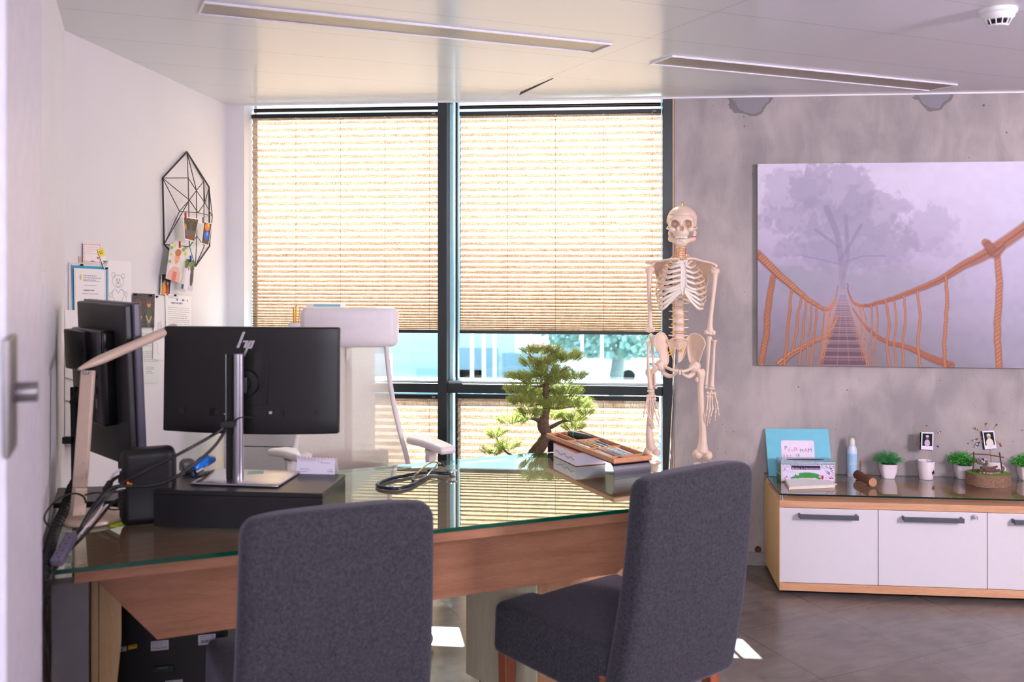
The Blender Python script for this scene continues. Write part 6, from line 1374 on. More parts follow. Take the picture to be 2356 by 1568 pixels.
photo_stick(q1_, h1_, 0, [(2120, 993), (2148, 994), (2147, 1035), (2119, 1033)], [(2132.5, 976), (2132, 1030), (2133, 1064), (0, 0)], [(2133, 993, 2132, 977, 'b'), (2147, 1000, 2165, 992, 'bwr'), (2120, 1019, 2110, 1023, 'br'), (2147, 1018, 2160, 1028, 'bb')], 'instant photo on a beaded stick standing in the star mug', 1)
photo_stick(q2_, h2_, 0, [(2260, 991), (2287, 990), (2293, 1031), (2266, 1033)], [(2276, 1000), (2280, 1035), (2283, 1066), (0, 0)], [(2275, 992, 2269, 972, 'ry'), (2284, 992, 2295, 974, 'rgy'), (2261, 993, 2242, 983, 'ryg'), (2262, 1004, 2240, 1013, 'wbr'), (2264, 1010, 2246, 1022, 'wbb'), (2265, 1014, 2243, 1029, 'wbb'), (2289, 1010, 2305, 1027, 'rb'), (2289, 1008, 2302, 1020, 'ry')], 'instant photo of a person in a white hat on a stick bristling with beads', 2)
# tree slice with toy campfire
q = sb(2274, 1115); q = atz(2274, 1114, ZS); k = (CAMZ - ZS) / (1118 - HY); R_ = 48.5 * k; hs = 27 * k
q.y = min(q.y, D - .02 - R_)
cp = thing('campfire_ornament', q, 'tree slice with a toy campfire, log pile and hanging tin pot', 'ornament')
def wob(a): return 1 + .03 * math.sin(3 * a + 1) + .02 * math.sin(5 * a)
ring = [Vector((math.cos(a) * R_ * wob(a), math.sin(a) * R_ * .78 * wob(a), 0)) for a in np.linspace(0, 2 * PI, 48, endpoint=False)]
MB().prism([q + p + Vector((0, 0, .0006)) for p in ring], Vector((0, 0, hs))).build('wood_slice', mat('slice_bark', (.50, .38, .31), .9, var=.3, vscale=90, bump=.7, bscale=300), cp, ang=30)
MB().prism([q + p * .97 + Vector((0, 0, hs + .0006)) for p in ring], Vector((0, 0, .0014))).build('green_felt', mat('green_felt', (.42, .55, .20), .9), cp, ang=30)
z0 = hs + .002; tip = lambda x, y, z: q + Vector((x, y, z0 + z))
M_tw2 = mat('twig_brown', (.36, .20, .16), .8, var=.2, vscale=80)
xl_, xr_ = -34 * k, 31 * k
MB().tube([tip(xl_, 0, 0), tip(xl_ + .002, 0, 24 * k), tip(xl_ + .004, 0, 47 * k)], .0034, 8).build('post_twig', M_tw2, cp)
MB().tube([tip(xr_, 0, 0), tip(xr_ - .006, 0, 22 * k), tip(xr_ - .013, 0, 47 * k)], .0034, 8).build('post_twig', M_tw2, cp)
MB().tube([tip(xl_ - .008, -.004, 43 * k), tip(-.01, -.004, 42 * k), tip(xr_ + .006, -.004, 36 * k)], .0026, 8).build('cross_twig', M_tw2, cp)
pc2 = tip(-15 * k, -.004, 0)
MB().lathe([(0, 20 * k), (11 * k, 20 * k), (12.5 * k, 22 * k), (12.5 * k, 31 * k), (11.5 * k, 31 * k)], pc2, seg=24).build('tin_pot', M_chrome, cp)
MB().tube([pc2 + Vector((-12 * k, 0, 31 * k)), pc2 + Vector((-4 * k, 0, 41 * k))], .0006, 5).build('hanging_wire', mat('copper_wire', (.75, .5, .42), .3, .8), cp)
MB().tube([pc2 + Vector((12 * k, 0, 31 * k)), pc2 + Vector((4 * k, 0, 41 * k))], .0006, 5).build('hanging_wire', mat('copper_wire', (.75, .5, .42), .3, .8), cp)
R2_ = np.random.RandomState(5)
for i in range(9):
    a = R2_.rand() * PI; c_ = tip(2 * k + (R2_.rand() - .5) * 18 * k, -.004 - .004 * (i % 3), .007 + .0045 * (i // 2)); dx = Vector((math.cos(a * .5 - .4), math.sin(a) * .5, -.12 * (i % 3 - 1))).normalized() * (17 + 8 * R2_.rand()) * k
    MB().tube([c_ - dx, c_ + dx], .0058, 8).build('log_twig', mat('firewood', (.40, .29, .25), .85, var=.2, vscale=80), cp)
for i, (x_, y_) in enumerate(((-14, -22), (-7, -27), (2, -27), (9, -24), (15, -21), (-2, -31), (20, -14), (-20, -14))):
    MB().ell(tip(x_ * k, y_ * k * .55, .0032), .0085, .0062, .0046, u=10, v=7).build('pebble', mat('grey_pebble', (.58, .52, .52), .6, var=.2), cp)
# ================================================================== ANATOMICAL SKELETON
SD = 4.55; PXM = SD / F
def S(px, py, dz=0.0): return atd(px, py, SD + dz) 
M_bone = mat('bone_plastic', (.90, .80, .72), .42, var=.04, vscale=18); M_cart = mat('cartilage_plastic', (.90, .86, .81), .3, var=.02); M_disc = mat('disc_plastic', (.88, .73, .62), .5)
M_ner = mat('yellow_nerve', (.95, .72, .08), .4); M_red = mat('red_artery', (.85, .12, .08), .4)
def surf_net(fn, lo, hi, h):
    ax = [np.arange(lo[i], hi[i] + h, h) for i in range(3)]; X, Y, Z = np.meshgrid(*ax, indexing='ij'); Vv = fn(X, Y, Z); sg = Vv < 0
    nx, ny, nz = Vv.shape; cs = [(a, b, c) for a in (0, 1) for b in (0, 1) for c in (0, 1)]
    sub = lambda A, c: A[c[0]:nx - 1 + c[0], c[1]:ny - 1 + c[1], c[2]:nz - 1 + c[2]]
    tot = sum(sub(sg, c).astype(int) for c in cs); act = (tot > 0) & (tot < 8)
    P = np.zeros(act.shape + (3,)); cnt = np.zeros(act.shape)
    for c in cs:
        for d in range(3):
            if c[d] == 1: continue
            e = list(c); e[d] = 1; e = tuple(e); v0, v1 = sub(Vv, c), sub(Vv, e); cr = (v0 < 0) != (v1 < 0)
            with np.errstate(divide='ignore', invalid='ignore'): t = np.where(cr, v0 / (v0 - v1), 0)
            q = np.zeros(act.shape + (3,)); 
            for k in range(3): q[..., k] = c[k] + (t if k == d else 0)
            P += q * cr[..., None]; cnt += cr
    idx = -np.ones(act.shape, int); ii = np.argwhere(act); idx[act] = np.arange(len(ii))
    verts = np.array(lo) + (ii + P[act] / cnt[act][:, None]) * h; faces = []
    for d in range(3):
        a, b = (d + 1) % 3, (d + 2) % 3
        s0 = [slice(None)] * 3; s1 = [slice(None)] * 3; s0[d] = slice(0, -1); s1[d] = slice(1, None)
        A, B_ = sg[tuple(s0)], sg[tuple(s1)]; 
        for flip, M_ in ((False, A & ~B_), (True, ~A & B_)):
            E = np.argwhere(M_); ok = (E[:, a] > 0) & (E[:, b] > 0) & (E[:, a] < act.shape[a]) & (E[:, b] < act.shape[b]); E = E[ok]
            def I(da, db):
                F_ = E.copy(); F_[:, a] += da; F_[:, b] += db; return idx[F_[:, 0], F_[:, 1], F_[:, 2]]
            q = np.stack([I(-1, -1), I(0, -1), I(0, 0), I(-1, 0)], 1); faces.append(q[:, ::-1] if flip else q)
    fs = np.concatenate(faces); fs = fs[(fs >= 0).all(1)]; return verts, fs.tolist()
def e3(X, Y, Z, c, r): 
    k0 = np.sqrt(((X - c[0]) / r[0]) ** 2 + ((Y - c[1]) / r[1]) ** 2 + ((Z - c[2]) / r[2]) ** 2); return (k0 - 1) * min(r)
def cap(X, Y, Z, a, b, r0, r1=None):
    r1 = r0 if r1 is None else r1; a = np.array(a, float); b = np.array(b, float); d = b - a
    t = np.clip(((X - a[0]) * d[0] + (Y - a[1]) * d[1] + (Z - a[2]) * d[2]) / (d @ d), 0, 1)
    return np.sqrt((X - a[0] - t * d[0]) ** 2 + (Y - a[1] - t * d[1]) ** 2 + (Z - a[2] - t * d[2]) ** 2) - (r0 + (r1 - r0) * t)
def smin(a, b, k): h = np.clip(.5 + .5 * (b - a) / k, 0, 1); return b * (1 - h) + a * h - k * h * (1 - h)
def smax(a, b, k): return -smin(-a, -b, k)
def skull_f(X, Y, Z):
    A = np.abs(X); g = e3(X, Y, Z, (0, -1.6, 3.1), (7.25, 9.2, 6.9))
    g = smin(g, e3(A, Y, Z, (2.6, 5.4, 3.0), (3.3, 1.9, 1.4)), 1.2)
    g = smin(g, e3(A, Y, Z, (4.3, 5.2, -1.7), (1.7, 1.5, 1.4)), .8)
    g = smin(g, cap(A, Y, Z, (4.6, 5.2, -1.5), (6.9, 1.6, -1.1), .75, .5), .5)
    g = smin(g, cap(A, Y, Z, (6.9, 1.6, -1.1), (6.9, -2.2, -.4), .48), .4)
    g = smin(g, cap(A, Y, Z, (5.1, 5.0, -1.2), (5.3, 4.4, 2.6), .55, .7), .5)
    g = smin(g, cap(A, Y, Z, (0, 6.6, 2.2), (0, 8.0, .1), .75, .55), .7)
    g = smin(g, e3(X, Y, Z, (0, 4.5, -3.4), (3.7, 3.0, 2.7)), .9)
    g = smin(g, cap(A, Y, Z, (1.6, 6.6, -2.0), (1.5, 6.2, .5), .5), .5)
    g = smin(g, e3(A, Y, Z, (5.7, -2.2, -3.4), (1.1, 1.6, 1.8)), .7)
    g = smax(g, -e3(A, Y, Z, (3.05, 6.6, .95), (1.9, 5.2, 1.75)), .35)
    g = smax(g, -e3(A, Y, Z, (.55, 8.2, -1.25), (.75, 3.2, 1.35)), .25)
    g = smax(g, -e3(A, Y, Z, (6.6, 3.6, 1.2), (1.0, 2.6, 2.4)), .7)
    cut = np.abs(Z - (5.7 - .10 * (Y))) - .10; g = np.maximum(g, -np.maximum(cut, -g - .35))
    return g
def jaw_f(X, Y, Z):
    A = np.abs(X); g = e3(X, Y, Z, (0, 5.2, -8.3), (2.9, 1.6, 1.9))
    g = smin(g, cap(A, Y, Z, (1.6, 5.5, -7.5), (5.3, .6, -6.3), 1.35, 1.2), .8); g = smin(g, cap(A, Y, Z, (5.4, .4, -6.1), (5.8, -.8, -1.9), 1.1, .6), .7)
    return g
q0 = S(1569, 520); skr = thing('anatomical_skeleton', (S(1562, 800).x, S(1562, 800).y, 0), 'life size plastic teaching skeleton on a wheeled steel stand, right of the window', 'skeleton')
Rsk = Matrix.Rotation(T + math.radians(-14), 3, 'Z'); KS = .01 * .985
def sk(p): x, y, z = p; return q0 + Rsk @ Vector((x * KS, -y * KS, z * KS))
v_, f_ = surf_net(skull_f, (-8.2, -11.6, -7.2), (8.2, 9.6, 10.6), .23)
skull = MB().add([sk(p) for p in v_], [t[::-1] for t in f_]).build('skull', M_bone, skr, ang=70)
v_, f_ = surf_net(jaw_f, (-7.2, -2.6, -10.8), (7.2, 7.6, -1.0), .23)
jaw = MB().add([sk(p) for p in v_], [t[::-1] for t in f_]).build('jaw', M_bone, skull, ang=70)
for (zc, hz, nm_) in ((-5.5, 1.0, 'upper_teeth'), (-6.9, .9, 'lower_teeth')):
    b = MB()
    for i in range(12):
        a = (i - 5.5) * .235; x, y = 2.75 * math.sin(a), 4.6 + 2.9 * math.cos(a) - .35
        b.ell(sk((x, y, zc)), .0030, .0026, hz * .0068, u=8, v=6)
    b.build(nm_, mat('tooth_ivory', (.93, .90, .84), .3), skull)
q = sk((0, -1, 10.2)); MB().lathe([(0, -.004), (.005, -.004), (.005, .008), (0, .008)], q, seg=12).build('hanging_screw', mat('brass', (.8, .65, .35), .3, .9), skull)
MB().tube([q + Vector((0, 0, .009)) + Vector((math.cos(a) * .0, 0, 0)) + Vector((math.cos(a) * .005, 0, .004 + math.sin(a) * .004)) for a in np.linspace(0, 2 * PI, 12)], .001, 6).build('hook', M_chrome, skull)
for sx in (-1, 1):
    a = sk((sx * 7.3, 1.6, 3.4)); b = sk((sx * 7.15, 2.6, 1.4)); MB().tube([a, b], .0011, 6).build('spring', M_chrome, skull)
MB().tube([sk((6.9, 2.8, -5.0)), sk((4.9, 3.2, -5.4))], .002, 6).build('red_mark', M_red, jaw)
# spine
def vert(c, r, h, tp, name='vertebra', nerve=False, dirz=Vector((0, 0, 1))):
    o = MB().lathe([(r * .7, -h / 2), (r, -h / 2 * .9), (r * .82, -h * .15), (r * .82, h * .15), (r, h / 2 * .9), (r * .7, h / 2)], c, seg=18, sy=.78)
    o.tube([c + Vector((-r * .7, .006, 0)), c + Vector((-tp, .016, h * .05))], [.004, .0025], 7); o.tube([c + Vector((r * .7, .006, 0)), c + Vector((tp, .016, h * .05))], [.004, .0025], 7)
    o.tube([c + Vector((0, r * .6, 0)), c + Vector((0, r + .028, -h * .5))], [.006, .004], 7)
    o = o.build(name, M_bone, skr)
    if nerve:
        for s in (-1, 1): MB().tube([c + Vector((s * r * .7, .004, -h * .62)), c + Vector((s * (r + .010), -.002, -h * .72))], [.0026, .0020], 7).build('nerve', M_ner, o)
    return o
for i in range(7): vert(S(1566.5 - .2 * i, 569 + i * 4.0, .015 + .002 * i), .0105 + .0004 * i, .0068, .021, nerve=True)
for i in range(4): MB().tube([S(1556 + (i % 2), 571 + i * 5, .005), S(1557, 576 + i * 5, .005)], .0016, 6).build('artery', M_red, skr); MB().tube([S(1577 - (i % 2), 571 + i * 5, .005), S(1577, 576 + i * 5, .005)], .0016, 6).build('artery', M_red, skr)
ty = [599 + i * 7.4 for i in range(12)]
for i in range(12): vert(S(1566 - i * .25, ty[i] + 1, .03 + .03 * math.sin(i / 11 * PI)), .0125 + .0009 * i, .0125, .030, nerve=i > 7)
for i in range(5):
    c = S(1562.5 - .3 * i, 698 + i * 18.6, .012 - .016 * math.sin(i / 4 * PI)); vert(c, .0245 + .0012 * i, .030, .046, nerve=True)
    MB().lathe([(.0215, -.004), (.023, 0), (.0215, .004)], c + Vector((0, 0, -.0195)), seg=18, sy=.78).build('disc', M_disc, skr)
q = S(1550, 774, .0); MB().ell(q + Vector((0, -.012, 0)), .004, .003, .003, u=8, v=6).build('red_disc_mark', M_red, skr)
# sternum
def blade(outline, dz, thick, bowl, name, par=None, rim=0.0, m=None, rings=8, nn=44):
    P = [S(a, b, d) for a, b, d in outline] if dz is None else [S(a, b, dz) for a, b in outline]
    P = smooth_path(P + [P[0]], 6)[:-1]; n = len(P); C = sum(P, Vector()) / n; back = Vector((-ST, CT, 0)); vs = []; fs = []
    for side in (0, 1):
        for r in range(rings):
            f = 1 - r / rings
            for p in P: vs.append(C + (p - C) * f + back * (bowl * (1 - f * f) + side * thick * (1 - .7 * f ** 6)))
        vs.append(C + back * (bowl + side * thick))
    K = rings * n + 1
    for side in (0, 1):
        o = side * K
        for r in range(rings - 1):
            for j in range(n):
                a = o + r * n + j; b_ = o + r * n + (j + 1) % n; q_ = (a, b_, b_ + n, a + n); fs.append(q_ if side == 0 else q_[::-1])
        for j in range(n): t = (o + (rings - 1) * n + j, o + (rings - 1) * n + (j + 1) % n, o + K - 1); fs.append(t if side == 0 else t[::-1])
    for j in range(n): fs.append((j, K + j, K + (j + 1) % n, (j + 1) % n))
    b = MB().add(vs, fs)
    if rim: b.tube(P, rim, 8, closed=True)
    return b.build(name, m or M_bone, par or skr, ang=80)
stn_ = blade([(1561, 598), (1571, 600), (1582, 598), (1581, 608), (1576, 613), (1578, 630), (1579, 650), (1576, 663), (1571, 678), (1567, 663), (1566, 650), (1567, 630), (1567, 613), (1562, 608)], -.085, .010, -.001, 'sternum', rim=.0025, m=M_cart)
# ribs
yf = [605, 614, 626, 638, 651, 664, 676, 688, 699, 709]; yst = [603, 609, 620, 632, 644, 655, 662, 666, 669, 671]
hw = [25, 34, 42, 49, 53, 56, 58, 58, 56, 52]; jx = [16, 24, 30, 33, 35, 38, 42, 46, 48, 47]
for s in (-1, 1):
    for i in range(10):
        cx = 1567; yb = yf[i] - 24 - 1.2 * i * .4; yb = max(yb, 590 + i * 7.2)
        P = [S(cx + s * 4, yb, .055 + .02 * math.sin(i / 9 * PI)), S(cx + s * hw[i] * .55, yb - 3 + i * .3, .085 + .01 * i * .5), S(cx + s * hw[i] * .93, (yb + yf[i]) / 2 - 2, .045), S(cx + s * hw[i], (yb + yf[i]) / 2 + 5, .0), S(cx + s * hw[i] * .93, yf[i] - 3, -.045), S(cx + s * (jx[i] + 3), yf[i] + 1, -.070), S(cx + s * jx[i] * .92, yf[i] + 1.5, -.078)]
        pp = smooth_path(P, 5); MB().tube(pp, lerp_list([.0045, .0048, .0050, .0050, .0052, .0055], len(pp)), 8, flat=(1.35, .62)).build('rib', M_bone, skr)
        Qc = [P[-1], S(cx + s * jx[i] * .6, (yf[i] * .7 + yst[i] * .3) + (2 if i > 4 else 0), -.088), S(1572 + s * 6, yst[i], -.088)]
        if i > 5: Qc = [P[-1], S(cx + s * (jx[i] * .75), yf[i] - 4, -.086), S(cx + s * jx[i] * .42, (yf[i] + yst[i]) / 2 - 2, -.088), S(1571 + s * 5, yst[i], -.088)]
        pp = smooth_path(Qc, 5); MB().tube(pp, .0050, 8, flat=(1.2, .7)).build('costal_cartilage', M_cart, skr)
    for i in (10, 11):
        yb = 676 + (i - 10) * 10; P = [S(1565 + s * 6, yb, .055), S(1565 + s * 30, yb + 12, .06), S(1565 + s * (46 - 6 * (i - 10)), yb + 34 - 8 * (i - 10), .02)]
        pp = smooth_path(P, 5); MB().tube(pp, lerp_list([.0045, .0045, .003], len(pp)), 8, flat=(1.3, .65)).build('rib', M_bone, skr)
# shoulder girdle
def bone(P, r, name, knobs=(), par=None, seg=12, n=6, m=None):
    pp = smooth_path([S(*p) for p in P], n); b = MB().tube(pp, lerp_list(r, len(pp)), seg)
    for (x, y, d, rx, ry, rz) in knobs: b.ell(S(x, y, d), rx, ry, rz, u=14, v=10)
    return b.build(name, m or M_bone, par or skr, ang=80)
bone([(1563, 596, -.075), (1545, 596, -.065), (1520, 600, -.03), (1500, 601, -.01), (1489, 605, .01)], [.0075, .0055, .0050, .006, .007], 'clavicle')
bone([(1580, 595, -.075), (1598, 595, -.065), (1620, 601, -.03), (1638, 605, -.01), (1646, 610, .01)], [.0075, .0055, .0050, .006, .007], 'clavicle')
blade([(1497, 611, .0), (1510, 604, .03), (1528, 600, .07), (1537, 606, .09), (1531, 640, .10), (1522, 668, .10), (1514, 650, .07), (1507, 628, .03)], None, .004, .012, 'scapula', rim=.0028)
blade([(1640, 614, .0), (1628, 606, .03), (1609, 602, .07), (1600, 608, .09), (1607, 645, .10), (1621, 674, .10), (1627, 652, .07), (1632, 630, .03)], None, .004, .012, 'scapula', rim=.0028)
bone([(1488, 603, .01), (1492, 606, .03), (1505, 606, .06), (1530, 606, .09)], [.008, .006, .005, .004], 'scapular_spine'); bone([(1648, 611, .01), (1642, 612, .03), (1630, 610, .06), (1606, 612, .09)], [.008, .006, .005, .004], 'scapular_spine')
# arms
bone([(1494, 617, 0), (1494, 632, 0), (1493.5, 670, 0), (1495, 715, 0), (1495.5, 745, 0), (1496, 756, 0)], [.020, .0135, .0100, .0100, .0125, .018], 'humerus', ((1497, 621, .004, .020, .020, .020), (1489, 621, -.004, .010, .010, .014), (1489, 757, 0, .011, .012, .013), (1502, 758, 0, .012, .012, .012), (1495, 760, 0, .014, .011, .010)))
bone([(1645, 619, 0), (1645, 635, 0), (1641, 680, 0), (1636, 725, 0), (1634, 750, 0), (1634, 762, 0)], [.020, .0135, .0100, .0100, .0125, .018], 'humerus', ((1642, 623, .004, .020, .020, .020), (1651, 623, -.004, .010, .010, .014), (1626, 764, 0, .011, .012, .012), (1641, 765, 0, .012, .012, .013), (1634, 766, 0, .014, .011, .010)))
bone([(1498, 772, .0), (1500, 790, 0), (1503, 830, 0), (1506, 860, 0), (1508, 885, 0)], [.013, .0085, .0065, .0055, .0075], 'ulna', ((1498, 774, .006, .013, .014, .016), (1509, 891, 0, .008, .008, .008)))
bone([(1490, 786, -.01), (1491, 800, -.01), (1491.5, 840, -.012), (1494, 870, -.012), (1496.5, 893, -.01)], [.0095, .0065, .0075, .009, .014], 'radius', ((1489.5, 786, -.01, .0125, .0125, .006), (1497, 899, -.01, .017, .010, .009)))
bone([(1632, 778, 0), (1631, 795, 0), (1629, 835, 0), (1627, 865, 0), (1625, 885, 0)], [.013, .0085, .0065, .0055, .0075], 'ulna', ((1633, 779, .006, .013, .014, .014), (1625, 890, 0, .008, .008, .008)))
bone([(1644, 785, -.01), (1643, 800, -.01), (1641, 840, -.012), (1639, 870, -.012), (1637.5, 888, -.01)], [.0095, .0065, .0075, .009, .013], 'radius', ((1644, 784, -.01, .0135, .0125, .006), (1637.5, 893, -.01, .016, .010, .008)))
def hand(cx, cy, tips, thumb, name='hand'):
    h = thing_child(name, S(cx, cy, -.01))
    b = MB(); R_ = np.random.RandomState(int(cx)); 
    for i in range(8): b.ell(S(cx - 8 + (i % 4) * 5.3, cy + 3 + (i // 4) * 7 + R_.rand() * 2, -.012 + .006 * R_.rand()), .0082, .0072, .0075, u=10, v=7)
    b.build('carpals', M_bone, h)
    for k, (mx_, my_, tx, ty_, bz) in enumerate(tips):
        x0 = cx - 7 + k * 4.7; y0 = cy + 14; f = MB(); pts = [(x0, y0, -.012), (mx_, my_, -.016), ((mx_ * .45 + tx * .55), (my_ * .5 + ty_ * .5), -.022 - bz), ((mx_ * .15 + tx * .85), (my_ * .22 + ty_ * .78), -.020), (tx, ty_, -.014)]
        for (p, q_, r_) in zip(pts[:-1], pts[1:], (.0034, .0030, .0025, .0020)):
            a, c = S(*p), S(*q_); f.tube([a, a.lerp(c, .2), a.lerp(c, .5), a.lerp(c, .8), c], [r_ * 1.5, r_, r_ * .85, r_, r_ * 1.4], 8); f.ell(a, r_ * 1.6, r_ * 1.6, r_ * 1.5, u=8, v=6); f.ell(c, r_ * 1.5, r_ * 1.5, r_ * 1.4, u=8, v=6)
        f.build('finger', M_bone, h)
    f = MB(); pts = thumb
    for (p, q_, r_) in zip(pts[:-1], pts[1:], (.0038, .0034, .0026)):
        a, c = S(*p), S(*q_); f.tube([a, a.lerp(c, .2), a.lerp(c, .5), a.lerp(c, .8), c], [r_ * 1.5, r_, r_ * .85, r_, r_ * 1.3], 8); f.ell(a, r_ * 1.6, r_ * 1.6, r_ * 1.5, u=8, v=6); f.ell(c, r_ * 1.4, r_ * 1.4, r_ * 1.4, u=8, v=6)
    f.build('thumb', M_bone, h)
    return h
def thing_child(name, loc):
    b = MB().ell(loc, .006, .005, .006, u=10, v=7); return b.build(name, M_bone, skr)
hand(1498.5, 906, [(1489, 948, 1503, 986, .008), (1496, 950, 1505, 984, .006), (1507, 945, 1517, 981, .004), (1514, 938, 1519, 973, .002)], [(1490, 915, -.02), (1485, 935, -.03), (1482, 948, -.03), (1481, 958, -.028)])
hand(1636, 900, [(1627, 938, 1622, 974, .008), (1633, 942, 1627, 978, .006), (1640, 940, 1632, 972, .006), (1648, 932, 1645, 966, .004)], [(1645, 908, -.02), (1650, 926, -.025), (1652, 940, -.025), (1654, 954, -.022)])
# pelvis
pelv = blade([(1582, 800, .035), (1580, 785, .045), (1585, 773, .04), (1596, 767, .02), (1609, 770, -.01), (1619, 780, -.035), (1622, 792, -.045), (1616, 808, -.035), (1611, 824, -.02), (1603, 840, -.005), (1590, 836, .01), (1584, 820, .025)], None, .007, .016, 'hip_bone', rim=.0035)
pel2 = blade([(1534, 802, .035), (1537, 785, .045), (1531, 771, .04), (1521, 764, .02), (1510, 771, -.02), (1505, 783, -.04), (1509, 797, -.045), (1516, 812, -.035), (1519, 828, -.02), (1522, 842, -.005), (1535, 838, .01), (1538, 822, .025)], None, .007, .016, 'hip_bone', rim=.0035)
for par, pts, iso, cc_ in ((pelv, [(1600, 838, -.0), (1588, 848, -.02), (1576, 853, -.035), (1567, 854, -.04)], [(1600, 846, .01), (1596, 858, .015), (1585, 866, .0), (1575, 863, -.02), (1568, 857, -.035)], (1601, 841, 0)),
                          (pel2, [(1522, 836, -.0), (1534, 845, -.02), (1548, 851, -.035), (1561, 853, -.04)], [(1523, 846, .01), (1528, 858, .015), (1541, 865, .0), (1552, 861, -.02), (1561, 856, -.035)], (1519, 838, 0))):
    bone(pts, [.013, .0075, .0075, .010], 'pubic_ramus', par=par); bone(iso, [.013, .012, .010, .0065, .008], 'ischium', par=par)
    MB().ell(S(*cc_), .023, .020, .024, u=16, v=12).build('hip_socket', M_bone, par)
MB().rbox(S(1564, 856, -.042), .010, .012, .026, .004, n=2, k=3).build('pubic_disc', M_cart, skr)
blade([(1537, 785, .03), (1548, 779, .01), (1562, 778, .0), (1575, 780, .01), (1584, 787, .03), (1578, 808, .05), (1569, 826, .055), (1559, 832, .05), (1550, 824, .055), (1543, 806, .05)], None, .012, -.004, 'sacrum', rim=.004)
for (x, y, s) in ((1541, 808, 1), (1543, 814, 1), (1565, 809, 0), (1568, 805, 0), (1549, 800, 1)): MB().tube([S(x + 4, y - 3, .03), S(x, y, .02), S(x - 3 + (5 if s == 0 else 0), y + 3, .02)], .0025, 7).build('nerve', M_ner, skr)
bone([(1556, 830, .05), (1553, 842, .045), (1551, 850, .035)], [.008, .006, .003], 'coccyx')
# legs
bone([(1598, 845, 0), (1606, 852, 0), (1613, 862, 0), (1612, 890, 0), (1614, 940, 0), (1617, 985, 0), (1617, 1020, 0), (1616, 1038, 0)], [.014, .013, .0185, .0145, .0145, .0155, .021, .034], 'femur', ((1596, 845, 0, .023, .022, .023), (1616, 858, .004, .015, .016, .022), (1604, 873, .0, .009, .010, .014), (1605, 1044, 0, .024, .028, .024), (1628, 1047, 0, .023, .028, .024), (1616, 1038, 0, .026, .020, .018)))
bone([(1517, 843, 0), (1508, 848, 0), (1497, 862, .02), (1499, 890, .02), (1498, 940, .015), (1494, 985, .01), (1496, 1020, 0), (1499, 1032, 0)], [.014, .013, .0185, .0145, .0145, .0155, .021, .030], 'femur', ((1520, 843, 0, .023, .022, .023), (1492, 856, .02, .016, .016, .022), (1505, 871, .018, .009, .010, .014), (1490, 1038, 0, .022, .026, .023), (1509, 1039, 0, .022, .026, .023), (1500, 1032, 0, .024, .020, .018)))
for cx in (1614, 1502):
    y0 = 1068 if cx > 1600 else 1062
    bone([(cx, y0, 0), (cx, y0 + 22, 0), (cx - 1, y0 + 90, .0), (cx, y0 + 150, .01), (cx + 1, y0 + 172, .012)], [.036, .020, .0125, .0125, .018], 'tibia', ((cx - 9, y0, 0, .020, .022, .012), (cx + 9, y0, 0, .020, .022, .012)))
    sx = 1 if cx > 1560 else -1
    bone([(cx + sx * 15, y0 + 14, .02), (cx + sx * 14, y0 + 90, .02), (cx + sx * 13, y0 + 178, .02)], [.010, .006, .009], 'fibula')
    ft = bone([(cx, y0 + 184, .04), (cx, y0 + 186, .0), (cx + sx * 4, y0 + 194, -.06)], [.018, .020, .014], 'foot', ((cx, y0 + 190, .06, .018, .028, .018),))
    for k in range(5):
        a = S(cx + sx * (-10 + k * 6), y0 + 194, -.05); b = S(cx + sx * (-14 + k * 9), y0 + 203, -.12 + .006 * k); e = b + Vector((0, -.035, -.004))
        MB().tube([a, a.lerp(b, .5), b, b.lerp(e, .5), e], [.006, .004, .0055, .0035, .0035], 8).build('toe', M_bone, ft)
# stand
pt0 = S(1557, 803, .03); pb_ = S(1531, 1330, .05); pb_.z = .075
MB().tube([pt0, pb_], .0095, 16).build('stand_pole', M_chrome, skr)
MB().lathe([(0, .02), (.02, .02), (.02, -.05), (0, -.05)], pb_, seg=16).build('stand_hub', M_chrome, skr)
for k in range(5):
    t = k * 2 * PI / 5 + .4; e = Vector((pb_.x + .26 * math.cos(t), pb_.y + .26 * math.sin(t), .062)); lg2 = MB().tube([pb_ + Vector((0, 0, .0)), e], .010, 10).build('stand_leg', mat('white_enamel', (.85, .85, .87), .3), skr)
    MB().lathe([(0, -.009), (.020, -.009), (.024, -.005), (.024, .005), (.020, .009), (0, .009)], Vector((e.x, e.y, .0245)), axis=(-math.sin(t), math.cos(t), 0), seg=18).build('castor', M_dark, lg2)
# ================================================================== BONSAI
BD = 4.80
def Bp(px, py, d=0.0): return atd(px, py, BD + d)
def zc(x, y): return (860 + x / 3.465, 740 + y / 3.465)
tb0 = Bp(1235, 1046); bon = thing('bonsai_tree', (tb0.x, tb0.y, 0), 'artificial cloud pruned pine bonsai in a tall planter behind the desk', 'bonsai')
M_trunk = mat('bonsai_bark', (.36, .28, .22), .9, var=.35, vscale=45, bump=.9, bscale=120)
zp = tb0.z - .03
MB().lathe([(0, .0), (.10, .0), (.105, .01), (.145, zp - .02), (.155, zp - .015), (.155, zp), (.140, zp), (.137, zp - .03), (0, zp - .03)], (tb0.x, tb0.y + .0, 0), seg=40).build('planter', mat('grey_planter', (.30, .30, .31), .5), bon)
MB().lathe([(0, zp - .012), (.136, zp - .012), (.136, zp - .028)], (tb0.x, tb0.y + .0, 0), seg=30).build('soil', M_soil, bon)
def br(P, r, name='branch'):
    pp = smooth_path([Bp(*zc(x, y), d) for x, y, d in P], 6); rr = lerp_list(r, len(pp)); R_ = np.random.RandomState(len(pp)); rr = [a * (1 + .10 * (R_.rand() - .5)) for a in rr]
    return MB().tube(pp, rr, 12).build(name, M_trunk, bon)
